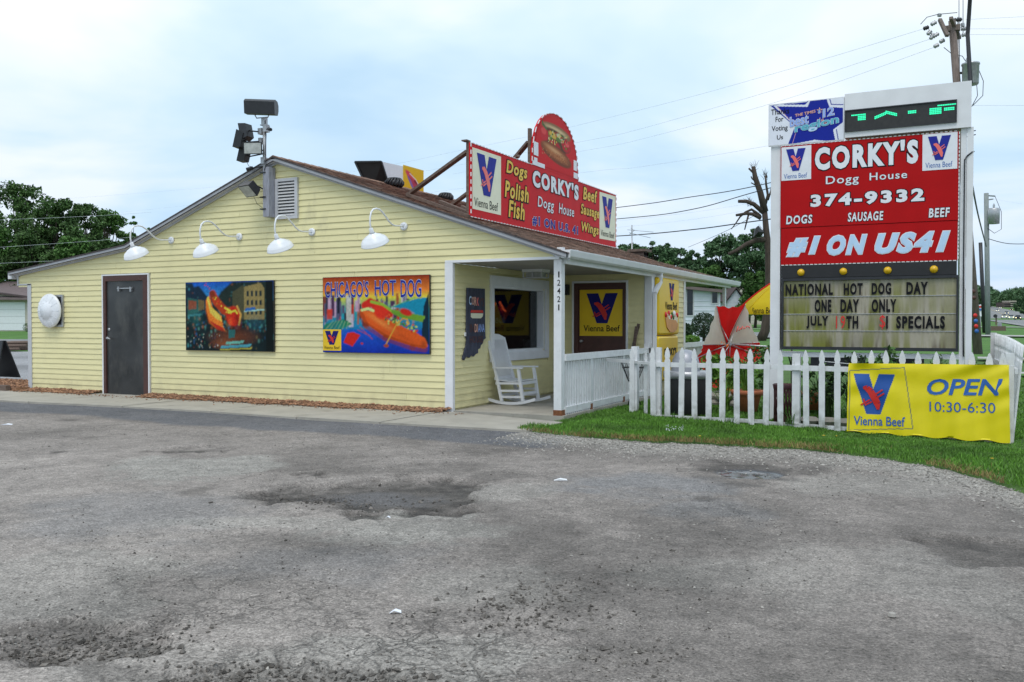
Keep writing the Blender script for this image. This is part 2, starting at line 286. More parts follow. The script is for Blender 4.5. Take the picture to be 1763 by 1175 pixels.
# ------------------------------------------------------------------ materials
M = dict(
 siding=mat('yellow vinyl siding', (0.76, 0.695, 0.385), .5, .045, 3, .10, 90, dirt=((.42, .38, .24), 2.2, .60, .95, (1, 1, .5)), stretch=(1, 1, 6)),
 white=mat('white paint', (0.74, 0.75, 0.78), .5, .05, 5, .08, 60, dirt=((.42, .40, .36), 9, .66, .9, (1, 1, 1))),
 whitew=mat('weathered white paint', (0.72, 0.73, 0.75), .65, .06, 7, .25, 60, dirt=((.33, .31, .27), 14, .60, .80, (1, 1, .35))),
 whitem=mat('white enamel', (0.78, 0.80, 0.84), .28, .04, 8),
 grey=mat('grey aluminium trim', (0.34, 0.35, 0.38), .5, .10, 5, .05, 60),
 lgrey=mat('pale grey trim', (0.50, 0.51, 0.54), .5, .08, 5),
 brown=mat('dark brown paint', (0.075, 0.028, 0.022), .45, .15, 8, .1, 60),
 steel=mat('blued steel door', (0.055, 0.056, 0.058), .33, .5, 1.3, .05, 30, metal=.5, dirt=((.13, .125, .115), 2.5, .50, .85, (1, 1, .5))),
 metal=mat('galvanised metal', (0.42, 0.43, 0.45), .42, .18, 9, metal=.6),
 mgrey=mat('weathered grey wood board', (0.30, 0.31, 0.36), .75, .25, 12, .3, 50, stretch=(3, 3, .6)),
 dark=mat('black housing', (0.020, 0.021, 0.026), .42, .25, 9),
 black=mat('black paint', (0.012, 0.012, 0.014), .5, .2, 8),
 rust=mat('rust', (0.20, 0.075, 0.03), .85, .35, 25, .4, 60),
 shingle=mat('brown asphalt shingle', (0.245, 0.150, 0.110), .95, .22, 14, .7, 160, island=.34, dirt=((.16, .12, .10), 1.1, .5, .8, (1, 1, 1))),
 shedge=mat('dark shingle edge', (0.07, 0.06, 0.062), .95, .25, 20, .4, 90),
 wood=mat('weathered timber', (0.15, 0.105, 0.085), .85, .3, 10, .5, 60, stretch=(1, 4, 4)),
 concrete=mat('concrete', (0.37, 0.345, 0.30), .85, .12, 2.5, .35, 90, dirt=((.20, .18, .15), 2.0, .55, .80, (1, 1, 1))),
 louver=mat('vent slat', (0.52, 0.52, 0.53), .5, .1, 9),
 red=mat('red sign face', (0.60, 0.010, 0.016), .5, .07, 3, spec=.15, dirt=((.45, .05, .04), 3, .62, .85, (1, 1, 1))),
 red2=mat('dark red sign face', (0.44, 0.006, 0.008), .5, .07, 3, spec=.12),
 redb=mat('bright red fabric', (0.72, 0.015, 0.015), .75, .08, 5, .15, 90),
 blue=mat('blue print', (0.022, 0.030, 0.30), .5, .06, 4, spec=.15),
 blued=mat('deep blue print', (0.012, 0.014, 0.15), .5, .06, 4, spec=.15),
 bluev=mat('royal blue print', (0.025, 0.12, 0.42), .45, .05, 4),
 pink=mat('pink print', (0.85, 0.16, 0.14), .4, .05, 4),
 redp=mat('red print', (0.62, 0.02, 0.015), .4, .05, 4),
 cream=mat('cream print', (0.80, 0.79, 0.60), .4, .04, 4),
 whitep=mat('white print', (0.78, 0.80, 0.86), .4, .05, 6, dirt=((.50, .46, .42), 7, .62, .95, (1, 1, .3)), spec=.2),
 ice=mat('pale blue print', (0.50, 0.68, 0.90), .4, .05, 9, spec=.2),
 yellowp=mat('yellow print', (0.80, 0.50, 0.02), .4, .05, 4),
 yellow=mat('yellow sign plastic', (0.80, 0.53, 0.01), .35, .06, 3, dirt=((.45, .33, .10), 4, .62, .9, (1, 1, 1))),
 blackp=mat('black lettering', (0.008, 0.008, 0.011), .55, .1, 9, spec=.15),
 teal=mat('teal print', (0.10, 0.45, 0.58), .4, .04, 4), sky=mat('sky blue print', (0.28, 0.42, 0.85), .4, .04, 4), peach=mat('peach print', (0.80, 0.42, 0.32), .4, .04, 4),
 print_=mat('printed colours', (0, 0, 0), .5, .03, 20, attr=True, spec=.15),
 fabricp=mat('printed vinyl banner', (0, 0, 0), .42, .03, 8, .05, 200, attr=True),
 led=mat('green light dots', (0.02, 0.75, 0.36), .5, .05, 5, emit=0.9),
 ledb=mat('black display face', (0.022, 0.020, 0.018), .35, .3, 20),
 bulb=mat('amber bulb', (0.70, 0.42, 0.01), .25, .15, 30),
 terra=mat('terracotta', (0.42, 0.13, 0.055), .8, .15, 8, .2, 50),
 maroon=mat('maroon metal', (0.06, 0.012, 0.016), .5, .2, 8),
 pole=mat('utility pole wood', (0.17, 0.135, 0.12), .9, .3, 5, .5, 40, stretch=(6, 6, .7)),
 poleg=mat('grey pole wood', (0.24, 0.27, 0.27), .9, .2, 5, .4, 40, stretch=(6, 6, .7)),
 wire=mat('wire', (0.10, 0.10, 0.12), .6, .1, 5), wirel=mat('thin pale wire', (0.62, 0.66, 0.72), .6, .1, 5), cable=mat('black cable', (0.02, 0.022, 0.028), .6, .1, 5),
 bark=mat('tree bark', (0.060, 0.045, 0.036), .95, .35, 4, .6, 20, stretch=(3, 3, .5)),
 leafd=mat('dark green leaves', (0.062, 0.120, 0.034), .65, .32, .22, island=.45, spec=.25), leafm=mat('green leaves', (0.062, 0.135, 0.030), .65, .30, .3, island=.40, spec=.25),
 leafb=mat('blue green leaves', (0.070, 0.135, 0.060), .65, .28, .25, island=.35, spec=.25), leafy=mat('yellow green leaves', (0.11, 0.24, 0.02), .6, .25, 2, island=.35),
 bush=mat('dark shrub leaves', (0.016, 0.045, 0.012), .55, .25, 2, island=.4),
 orange=mat('orange petals', (0.75, 0.16, 0.02), .6, .15, 8, island=.2),
 mulch=mat('brown wood mulch', (0.27, 0.145, 0.085), .95, .3, 12, .4, 60, island=.55),
 grassb=mat('grass blades', (0.085, 0.205, 0.018), .65, .40, 1.1, island=.45),
 gravel=mat('pale gravel', (0.31, 0.29, 0.265), .9, .12, 12, .2, 60, island=.45), gravd=mat('dark asphalt crumbs', (0.145, 0.132, 0.12), .98, .35, 40, .8, 120, island=.5, spec=.08),
 house=mat('white clapboard', (0.62, 0.66, 0.74), .6, .06, 3), houseb=mat('beige siding', (0.52, 0.48, 0.42), .7, .06, 3), roofd=mat('dark brown roof', (0.085, 0.062, 0.065), .9, .15, 4, .3, 20), roofg=mat('grey brown roof', (0.155, 0.12, 0.12), .9, .15, 4, .3, 20),
 glassd=mat('dark window glass', (0.018, 0.024, 0.030), .10, .2, 4),
 lens=mat('floodlight glass', (0.45, 0.47, 0.45), .15, .2, 12),
 tin=mat('metallic kettle lid', (0.33, 0.34, 0.38), .4, .12, 12, metal=.3),
 fab_w=mat('white umbrella fabric', (0.62, 0.60, 0.58), .8, .06, 4, .1, 80), fab_y=mat('yellow umbrella fabric', (0.80, 0.60, 0.015), .8, .05, 4, .1, 80),
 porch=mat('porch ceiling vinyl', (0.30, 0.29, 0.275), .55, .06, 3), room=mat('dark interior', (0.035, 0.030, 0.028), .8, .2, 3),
 blind=mat('blueish slate wood', (0.045, 0.052, 0.085), .8, .35, 8, .5, 50, stretch=(1, 3, .6)),
)
# window glass: reflective but see-through
def glass_mat():
    m = bpy.data.materials.new('window glass'); m.use_nodes = True; t = m.node_tree; t.nodes.clear(); nn = t.nodes.new; ll = t.links.new
    o = nn('ShaderNodeOutputMaterial'); tr = nn('ShaderNodeBsdfTransparent'); tr.inputs[0].default_value = (.62, .66, .66, 1); gl = nn('ShaderNodeBsdfGlossy'); gl.inputs['Roughness'].default_value = .02
    fr = nn('ShaderNodeFresnel'); fr.inputs[0].default_value = 1.45; a = nn('ShaderNodeMath'); a.operation = 'MULTIPLY'; a.inputs[1].default_value = .85; ll(fr.outputs[0], a.inputs[0])
    ms = nn('ShaderNodeMixShader'); ll(a.outputs[0], ms.inputs[0]); ll(tr.outputs[0], ms.inputs[1]); ll(gl.outputs[0], ms.inputs[2]); ll(ms.outputs[0], o.inputs[0]); return m
M['glass'] = glass_mat()
def translucent(m, f):   # thin cloth lets daylight through
    t = m.node_tree; b = t.nodes['Principled BSDF']; tr = t.nodes.new('ShaderNodeBsdfTranslucent'); t.links.new(b.inputs['Base Color'].links[0].from_socket, tr.inputs[0]); mx_ = t.nodes.new('ShaderNodeMixShader'); mx_.inputs[0].default_value = f
    o_ = [n for n in t.nodes if n.type == 'OUTPUT_MATERIAL'][0]; t.links.new(b.outputs[0], mx_.inputs[1]); t.links.new(tr.outputs[0], mx_.inputs[2]); t.links.new(mx_.outputs[0], o_.inputs[0])
M['fab_w'] = mat('white umbrella cloth', (0.80, 0.78, 0.75), .8, .05, 4, .1, 80)
for k_ in ('fab_w', 'fab_y', 'redb'): translucent(M[k_], .45)
def z_dirt(m, z0, z1, color, amt, sc=5.0):
    t = m.node_tree; nn = t.nodes.new; ll = t.links.new; b = t.nodes['Principled BSDF']; src = b.inputs['Base Color'].links[0].from_socket
    co = nn('ShaderNodeTexCoord'); sp = nn('ShaderNodeSeparateXYZ'); ll(co.outputs['Object'], sp.inputs[0]); no = nn('ShaderNodeTexNoise'); no.inputs['Scale'].default_value = sc; no.inputs['Detail'].default_value = 6; ll(co.outputs['Object'], no.inputs['Vector'])
    mr = nn('ShaderNodeMapRange'); mr.inputs[1].default_value = z0; mr.inputs[2].default_value = z1; mr.inputs[3].default_value = 1; mr.inputs[4].default_value = 0; ll(sp.outputs[2], mr.inputs[0])
    m2 = nn('ShaderNodeMapRange'); m2.inputs[1].default_value = .38; m2.inputs[2].default_value = .66; ll(no.outputs[0], m2.inputs[0]); mu = nn('ShaderNodeMath'); mu.operation = 'MULTIPLY'; ll(mr.outputs[0], mu.inputs[0]); ll(m2.outputs[0], mu.inputs[1]); m3 = nn('ShaderNodeMath'); m3.operation = 'MULTIPLY'; ll(mu.outputs[0], m3.inputs[0]); m3.inputs[1].default_value = amt
    mi = nn('ShaderNodeMix'); mi.data_type = 'RGBA'; ll(m3.outputs[0], mi.inputs[0]); ll(src, mi.inputs[6]); mi.inputs[7].default_value = (*color, 1); ll(mi.outputs[2], b.inputs['Base Color'])
z_dirt(M['siding'], .0, .36, (.34, .29, .17), .45)
M['fencew'] = mat('weathered fence paint', (0.70, 0.71, 0.73), .7, .09, 6, .35, 60, dirt=((.36, .34, .30), 17, .62, .76, (1, 1, .3)), island=.07)
z_dirt(M['fencew'], -.10, .34, (.16, .17, .11), .85, 9)

# ------------------------------------------------------------------ ground
def terr(x, y):
    t = (x - CAM[0]) * FW[0] + (y - CAM[1]) * FW[1]
    return np.interp(t, [0, 25, 76, 320, 1200, 3000], [0, 0, .8, 2.4, 24, 62])
def gp(px, py):
    a = at(px, py, 1.0) - CAM; t = -CAM[2] / a[2]; return CAM + a * t
def rtc(P): return ((P[0] - CAM[0]) * RT[0] + (P[1] - CAM[1]) * RT[1], (P[0] - CAM[0]) * FW[0] + (P[1] - CAM[1]) * FW[1])
def grid_mesh(name, xs, ys, zf, m, parent=None, kind='structure', colf=None, cond=None):
    X, Y = np.meshgrid(xs, ys); V = np.stack([X, Y, zf(X, Y)], -1).reshape(-1, 3); i = np.arange(X.size).reshape(X.shape)
    F = np.stack([i[:-1, :-1], i[:-1, 1:], i[1:, 1:], i[1:, :-1]], -1).reshape(-1, 4)
    if cond is not None:
        k = cond(X, Y).ravel(); F = F[k[F].all(1)]
    return np_mesh(name, V, F, m, parent, kind, smooth=True, colors=None if colf is None else colf(X, Y).reshape(-1, 3))
def ground_mat(name, c1, c2, sc, c3=None, bump=.5):
    m = bpy.data.materials.new(name); m.use_nodes = True; t = m.node_tree; b = t.nodes['Principled BSDF']; nn = t.nodes.new; ll = t.links.new
    co = nn('ShaderNodeTexCoord'); a = nn('ShaderNodeTexNoise'); a.inputs['Scale'].default_value = sc; a.inputs['Detail'].default_value = 8; a.inputs['Roughness'].default_value = .65; ll(co.outputs['Object'], a.inputs['Vector'])
    r = nn('ShaderNodeValToRGB'); ll(a.outputs[0], r.inputs[0]); r.color_ramp.elements[0].position = .32; r.color_ramp.elements[0].color = (*lin(c1), 1); r.color_ramp.elements[1].position = .68; r.color_ramp.elements[1].color = (*lin(c2), 1); src = r.outputs[0]
    a2 = nn('ShaderNodeTexNoise'); a2.inputs['Scale'].default_value = sc * 22; a2.inputs['Detail'].default_value = 4; ll(co.outputs['Object'], a2.inputs['Vector'])
    mr = nn('ShaderNodeMapRange'); mr.inputs[1].default_value = .3; mr.inputs[2].default_value = .7; mr.inputs[3].default_value = .7; mr.inputs[4].default_value = 1.3; ll(a2.outputs[0], mr.inputs[0])
    v = nn('ShaderNodeVectorMath'); v.operation = 'SCALE'; ll(src, v.inputs[0]); ll(mr.outputs[0], v.inputs[3]); ll(v.outputs[0], b.inputs['Base Color']); b.inputs['Roughness'].default_value = .95
    bu = nn('ShaderNodeBump'); bu.inputs['Strength'].default_value = bump; bu.inputs['Distance'].default_value = .03; ll(a2.outputs[0], bu.inputs['Height']); ll(bu.outputs[0], b.inputs['Normal']); return m
M['grass'] = ground_mat('mown grass', (0.040, 0.115, 0.012), (0.075, 0.19, 0.020), .6)
M['turf'] = ground_mat('turf soil', (0.040, 0.090, 0.014), (0.070, 0.150, 0.022), 1.5)
M['road'] = ground_mat('grey road surface', (0.17, 0.175, 0.18), (0.23, 0.235, 0.24), .3)
M['path'] = ground_mat('pale concrete path', (0.33, 0.32, 0.31), (0.42, 0.41, 0.40), .8)
# one ground sheet to the horizon
ax_ = np.unique(np.concatenate([np.linspace(-60, 60, 61), np.array([-3000, -2000, -1200, -800, -500, -350, -250, -180, -130, -90, 90, 130, 180, 250, 350, 500, 800, 1200, 2000, 3000.])]))
ay_ = np.unique(np.concatenate([np.linspace(-40, 100, 71), np.array([-3000, -1500, -700, -300, -150, -80, 130, 170, 220, 280, 340, 420, 520, 650, 800, 1000, 1300, 1700, 2200, 3000.])]))
def gz(X, Y):
    dip = ((X > -50) & (X < 16) & (Y < -1) & (Y > -32)) | ((X > -50) & (X < -9) & (Y < 12) & (Y > -32)) | ((X > -10) & (X < 2.5) & (Y < 7))
    return terr(X, Y) - .07 - .25 * dip
grid_mesh('ground', ax_, ay_, gz, M['grass'])

# the worn parking lot: colour and relief painted in real ground coordinates
def asphalt_mat():
    m = bpy.data.materials.new('worn asphalt'); m.use_nodes = True; t = m.node_tree; b = t.nodes['Principled BSDF']; nn = t.nodes.new; ll = t.links.new
    def M_(op, a, c=None):
        q = nn('ShaderNodeMath'); q.operation = op
        for i, s_ in enumerate((a, c)):
            if s_ is None: continue
            if isinstance(s_, (int, float)): q.inputs[i].default_value = s_
            else: ll(s_, q.inputs[i])
        return q.outputs[0]
    co = nn('ShaderNodeTexCoord'); ob = co.outputs['Object']; at_ = nn('ShaderNodeAttribute'); at_.attribute_name = 'Col'; a2 = nn('ShaderNodeAttribute'); a2.attribute_name = 'Aux'; sp = nn('ShaderNodeSeparateColor'); ll(a2.outputs['Color'], sp.inputs[0])
    def noise(sc, det=4, ro=.6, vec=ob):
        q = nn('ShaderNodeTexNoise'); q.inputs['Scale'].default_value = sc; q.inputs['Detail'].default_value = det; q.inputs['Roughness'].default_value = ro; ll(vec, q.inputs['Vector']); return q
    def mrange(v, a, c, d, e_):
        q = nn('ShaderNodeMapRange'); ll(v, q.inputs[0]); q.inputs[1].default_value = a; q.inputs[2].default_value = c; q.inputs[3].default_value = d; q.inputs[4].default_value = e_; return q.outputs[0]
    g = noise(75, 3, .75).outputs[0]; g2 = noise(9, 6, .7).outputs[0]; g3 = noise(230, 2, .7).outputs[0]
    wob = noise(4, 4); ws = nn('ShaderNodeVectorMath'); ws.operation = 'SCALE'; ll(wob.outputs[1], ws.inputs[0]); ws.inputs[3].default_value = .35; wa = nn('ShaderNodeVectorMath'); ll(ob, wa.inputs[0]); ll(ws.outputs[0], wa.inputs[1])
    def vor(sc):
        q = nn('ShaderNodeTexVoronoi'); q.feature = 'DISTANCE_TO_EDGE'; q.inputs['Scale'].default_value = sc; ll(wa.outputs[0], q.inputs['Vector']); return q.outputs['Distance']
    c1 = mrange(vor(3.0), 0, .035, 1, 0); c2 = mrange(vor(9.0), 0, .075, 1, 0)
    gate = mrange(noise(1.7, 3).outputs[0], .34, .52, 0, 1); c2 = M_('MULTIPLY', c2, gate)
    c3 = mrange(vor(.75), 0, .008, 1, 0); c3 = M_('MULTIPLY', c3, gate)
    crack = M_('MAXIMUM', M_('MULTIPLY', M_('MAXIMUM', c1, c2), sp.outputs[0]), M_('MULTIPLY', c3, .45)); crack = M_('MINIMUM', crack, 1.0)
    g4 = noise(26, 5, .8).outputs[0]; f = M_('MULTIPLY', mrange(g, .32, .68, .50, 1.50), mrange(g2, .3, .7, .80, 1.20)); f = M_('MULTIPLY', f, mrange(g4, .32, .68, .72, 1.28)); f = M_('MULTIPLY', f, mrange(g3, .3, .7, .70, 1.30)); f = M_('MULTIPLY', f, mrange(crack, 0, 1, 1, .48))
    # pale and dark stone chips in the surface
    vc = nn('ShaderNodeTexVoronoi'); vc.inputs['Scale'].default_value = 55; ll(ob, vc.inputs['Vector']); sc_ = nn('ShaderNodeSeparateColor'); ll(vc.outputs['Color'], sc_.inputs[0])
    chip = M_('MULTIPLY', mrange(sc_.outputs[0], .90, .92, 0, 1), mrange(vc.outputs['Distance'], .25, .35, 1, 0)); chd = M_('MULTIPLY', mrange(sc_.outputs[1], .90, .92, 0, 1), mrange(vc.outputs['Distance'], .3, .4, 1, 0))
    f = M_('MULTIPLY', f, M_('ADD', M_('MULTIPLY', chip, .55), 1.0)); f = M_('MULTIPLY', f, M_('SUBTRACT', 1.0, M_('MULTIPLY', chd, .45)))
    v = nn('ShaderNodeVectorMath'); v.operation = 'SCALE'; ll(at_.outputs['Color'], v.inputs[0]); ll(f, v.inputs[3]); ll(v.outputs[0], b.inputs['Base Color'])
    ll(mrange(sp.outputs[1], 0, 1, .92, .12), b.inputs['Roughness']); b.inputs['Specular IOR Level'].default_value = .35
    hgt = M_('ADD', M_('MULTIPLY', g, .5), M_('MULTIPLY', g3, .3)); hgt = M_('SUBTRACT', hgt, M_('MULTIPLY', crack, 1.0)); hgt = M_('MULTIPLY', hgt, M_('SUBTRACT', 1.0, sp.outputs[1]))
    bu = nn('ShaderNodeBump'); bu.inputs['Strength'].default_value = .75; bu.inputs['Distance'].default_value = .012; ll(hgt, bu.inputs['Height']); ll(bu.outputs[0], b.inputs['Normal']); return m
M['asphalt'] = asphalt_mat()
# spots: (photo px, py, half px, half py, kind, strength)
SPOTS = [(665, 845, 190, 34, 'hole', .95), (650, 846, 105, 15, 'dry', .9), (530, 850, 110, 12, 'rub', .6), (700, 850, 210, 38, 'dark', .42), (560, 862, 110, 14, 'dark', .6), (780, 838, 90, 22, 'dark', .5), (780, 868, 210, 40, 'dark', .35), (520, 852, 120, 14, 'dark', .6), (860, 812, 60, 12, 'dark', .5),
 (150, 1085, 175, 38, 'hole', .75), (215, 1140, 60, 18, 'dark', .5), (60, 1120, 70, 20, 'dark', .5), (430, 1150, 140, 30, 'rub', 1.0), (560, 1160, 120, 22, 'rub', .8),
 (325, 768, 75, 7, 'hole', .5), (290, 772, 75, 4, 'dark', .8), (345, 838, 30, 9, 'dark', .6), (100, 773, 14, 2.5, 'dark', .9), (115, 719, 20, 3, 'dark', .7),
 (330, 800, 150, 20, 'light', .7), (700, 905, 180, 22, 'light', .6), (880, 840, 120, 14, 'light', .4), (100, 1000, 260, 60, 'light', .35), (300, 1120, 180, 40, 'light', .25),
 (1285, 806, 105, 20, 'dark', .95), (1288, 810, 55, 8, 'wet', 1.0), (1400, 806, 45, 9, 'dark', .7), (1190, 790, 55, 5, 'dark', .45),
 (1720, 948, 95, 30, 'hole', .6), (1660, 925, 60, 12, 'dark', .4), (1580, 915, 40, 22, 'dark', .3),
 (1120, 1010, 220, 50, 'dark', .42), (950, 930, 120, 28, 'dark', .36), (1060, 1090, 160, 40, 'dark', .28), (850, 1000, 160, 36, 'light', .3), (700, 880, 130, 8, 'light', .7), (880, 900, 160, 22, 'dark', .38), (330, 1010, 150, 30, 'dark', .18),
 (1130, 830, 150, 22, 'cool', .8), (1230, 870, 130, 20, 'cool', .6), (560, 960, 200, 40, 'cool', .4), (250, 880, 220, 40, 'cool', .5), (1500, 830, 160, 18, 'light', .4), (1650, 1000, 130, 60, 'light', .3), (1450, 980, 200, 50, 'light', .2), (1500, 1100, 250, 50, 'dark', .15), (1210, 852, 26, 6, 'dark', .6),
 (700, 1090, 140, 50, 'crk', 1.0), (560, 1020, 180, 40, 'crk', .5), (380, 1040, 300, 60, 'crk', .55), (250, 980, 250, 30, 'crk', .4), (760, 1150, 180, 40, 'crk', 1.0), (640, 1120, 330, 60, 'crk', .8), (600, 1060, 260, 26, 'crk', .6), (640, 1130, 260, 45, 'light', .45), (480, 893, 240, 10, 'light', .4), (430, 925, 200, 16, 'dark', .22), (1290, 980, 200, 26, 'light', .3), (760, 800, 90, 10, 'dark', .4), (150, 1060, 260, 70, 'crk', .5)]
SP = []
for px, py, hx, hy, kd, st in SPOTS:
    c_ = rtc(gp(px, py)); l_ = rtc(gp(px - hx, py)); t0 = rtc(gp(px, py - hy))[1]; t1 = rtc(gp(px, py + hy))[1]
    SP.append((c_[0], (t0 + t1) / 2, abs(c_[0] - l_[0]), (t0 - t1) / 2, kd, st))
EDGE = np.array([(1.84, -1.60), (2.05, -1.66), (2.5, -1.82), (2.9, -1.88), (3.64, -1.92), (4.63, -1.87), (5.55, -1.80), (6.16, -2.08), (6.7, -2.44), (7.18, -3.09), (7.44, -3.48), (8.2, -5), (9.5, -9), (12.5, -22), (60, -22)])
def edge_y(x): return np.interp(x, EDGE[:, 0], EDGE[:, 1]) + .13 * (fbm(x * 3.1, x * 0 + 3.3, 3, 5) - .5) * 2 + .08 * (fbm(x * 13, x * 0 + 1.3, 3, 6) - .5) * 2
def lot_fields(X, Y):
    r = (X - CAM[0]) * RT[0] + (Y - CAM[1]) * RT[1]; t = (X - CAM[0]) * FW[0] + (Y - CAM[1]) * FW[1]
    w1 = (fbm(X * 1.9, Y * 1.9, 6, 11) - .5) * 1.5; w2 = (fbm(X * 1.9 + 40, Y * 1.9, 6, 12) - .5) * 1.5; fine = fbm(X * 7, Y * 7, 4, 13) - .5
    K = {k: np.zeros(X.shape) for k in ('hole', 'dry', 'dark', 'rub', 'light', 'wet', 'cool', 'crk')}
    for a, c, ha, hc, kd, st in SP:
        wr = .28 if kd == 'wet' else .9
        d = np.sqrt(((r - a) / ha + w1 * wr) ** 2 + ((t - c) / hc + w2 * wr) ** 2) + fine * .75 * wr
        sft = {'hole': .22, 'wet': .12, 'crk': .8, 'light': .35, 'rub': .4}.get(kd, .6)
        K[kd] = np.maximum(K[kd], np.clip((1.12 - d) / sft, 0, 1) * st)
    return K, r, t, fine
def lotz(X, Y):
    K, r, t, fine = lot_fields(X, Y)
    z = -.03 + .022 * (fbm(X * .7, Y * .7, 3, 20) - .5) + .012 * fine - .045 * K['hole'] * (1 + .3 * fine) + .035 * K['rub'] * np.clip(fbm(X * 11, Y * 11, 3, 31) - .42, 0, 1) * 2.6 - .02 * K['rub'] - .018 * K['wet']
    return np.where(Y > -1.75, -.03, z)
def lot_col(X, Y):
    K, r, t, fine = lot_fields(X, Y)
    b1 = fbm(X * .42, Y * .42, 5, 41); b2 = fbm(X * 1.6, Y * 1.6, 4, 42)
    base = np.array([.232, .207, .190]) * (1 + .85 * (b1 - .5) + .50 * (b2 - .5))[..., None]
    base *= (1 + .35 * fine)[..., None]
    cool = np.array([.215, .222, .235]); base = base * (1 - .6 * K['cool'][..., None]) + cool * .6 * K['cool'][..., None]
    # patches of loose grit, darker and coarser
    grit = np.clip((fbm(X * .9 + 9, Y * .9, 5, 44) - .55) * 5, 0, 1); base *= (1 - .28 * grit)[..., None]
    lt = np.clip(K['light'], 0, 1)[..., None]; base = base * (1 - lt) + np.array([.31, .295, .27]) * (1 + .3 * fine[..., None]) * lt
    base *= (1 - .62 * K['dark'])[..., None]; rg = np.clip(.35 + 1.6 * (fbm(X * 11, Y * 11, 4, 77) - .2), .35, 1.15); base *= (1 - .62 * K['hole'] * rg)[..., None]; base *= (1 - .35 * K['rub'])[..., None]
    dr = K['dry'][..., None]; base = base * (1 - dr) + np.array([.125, .120, .122]) * dr
    w_ = K['wet'][..., None]; base = base * (1 - w_) + np.array([.045, .045, .05]) * w_
    # newer dark strip along the kerb apron, from the left to the start of the lawn
    ay = -1.72 - .25 * (fbm(X * .8, Y * 0, 3, 50) - .5); strip = np.clip((Y - (ay - 1.25 - .5 * (fbm(X * 1.1, Y * .3, 4, 51) - .5))) / .15, 0, 1) * (X < 3.0 + .5 * (fbm(Y * 2, X * 0, 3, 3) - .5)) * np.clip((3.1 - X) / .4, 0, 1)
    strip = strip[..., None] * .75; base = base * (1 - strip) + np.array([.105, .112, .13]) * (1 + .3 * (b2 - .5))[..., None] * strip
    # pale gravel along the lawn edge
    gd = np.where(X > 2.0, edge_y(X) - Y, 9); gd2 = np.where(X > 6.8, np.minimum(gd, (7.9 - X) * 1.2 + (Y + 4) * .0 + 0), gd)
    gk = np.clip(1.1 - gd / (.75 + .8 * (b2 - .3)), 0, 1)[..., None]; base = base * (1 - gk * .8) + np.array([.36, .345, .315]) * gk * .8
    return base
xs_ = np.unique(np.round(np.concatenate([np.arange(-45, -12, .6), np.arange(-12, -2.5, .09), np.arange(-2.5, 8.6, .03), np.arange(8.6, 15, .3)]), 3))
ys_ = np.unique(np.round(np.concatenate([np.arange(-30, -10.4, .6), np.arange(-10.4, -1.6, .03), [-1.6]]), 3))
lot = grid_mesh('parking_lot', xs_, ys_, lotz, M['asphalt'], colf=lot_col)
X_, Y_ = np.meshgrid(xs_, ys_); K_, _, _, _ = lot_fields(X_, Y_)
aux = np.zeros((X_.size, 4), np.float32); aux[:, 0] = np.clip(K_['crk'] + .12, 0, 1).ravel(); aux[:, 1] = K_['wet'].ravel(); aux[:, 3] = 1
ca = lot.data.color_attributes.new('Aux', 'FLOAT_COLOR', 'POINT'); ca.data.foreach_set('color', aux.ravel())
# the drive to the left of and behind the building
xs2 = np.arange(-50, -9.6, .5); ys2 = np.arange(-1.62, 12.5, .4)
sl = grid_mesh('side_drive', xs2, ys2, lambda X, Y: terr(X, Y) - .03 + .01 * (fbm(X, Y, 3, 2) - .5), M['asphalt'], colf=lambda X, Y: np.array([.25, .25, .26]) * (1 + .9 * (fbm(X * .5, Y * .5, 4, 71) - .5))[..., None])

# loose stones
def scatter_chips(name, P, sizes, m, flat=.75, parent=None, kind='stuff'):
    n = len(P); base = np.array([(1, 0, 0), (0, 1, 0), (-1, 0, 0), (0, -1, 0), (0, 0, 1), (0, 0, -1)], float); F0 = np.array([(0, 1, 4), (1, 2, 4), (2, 3, 4), (3, 0, 4), (1, 0, 5), (2, 1, 5), (3, 2, 5), (0, 3, 5)])
    V = base[None] * (.55 + .8 * rng.random((n, 6, 1))) + rng.normal(0, .22, (n, 6, 3)); a = rng.random(n) * 6.28; ca_, sa_ = np.cos(a), np.sin(a)
    x = V[:, :, 0] * ca_[:, None] - V[:, :, 1] * sa_[:, None]; y = V[:, :, 0] * sa_[:, None] + V[:, :, 1] * ca_[:, None]; asp = .6 + .8 * rng.random((n, 1)); x = x * asp
    V = np.stack([x, y, V[:, :, 2] * flat], -1) * sizes[:, None, None] + P[:, None, :]
    F = (F0[None] + (np.arange(n) * 6)[:, None, None]).reshape(-1, 3); return np_mesh(name, V.reshape(-1, 3), F, m, parent, kind)
def on_lot(x, y): return lotz(x, y)
n = 5200; gx = rng.uniform(2.0, 8.2, n); gy = edge_y(gx) - np.abs(rng.normal(0, .55, n)) + .05
scatter_chips('gravel', np.stack([gx, gy, on_lot(gx, gy) + .003], -1), rng.uniform(.004, .016, n), M['gravel'])
n = 9000; t_ = 3.2 + 9 * rng.random(n) ** 1.3; r_ = (rng.random(n) - .5) * 1.25 * t_; gx = CAM[0] + FW[0] * t_ + RT[0] * r_; gy = CAM[1] + FW[1] * t_ + RT[1] * r_
k = (fbm(gx * .9 + 9, gy * .9, 5, 44) > .47) & (gy < edge_y(gx) - .1) & (gy < -1.8); gx, gy = gx[k], gy[k]
hf = rng.random(len(gx)) < .5
for nm_, kk, mm_ in (('loose_grit', hf, M['gravel']), ('asphalt_crumbs', ~hf, M['gravd'])):
    scatter_chips(nm_, np.stack([gx[kk], gy[kk], on_lot(gx[kk], gy[kk]) + .002], -1), rng.uniform(.002, .0075, kk.sum()) + .006 * (rng.random(kk.sum()) < .03), mm_)
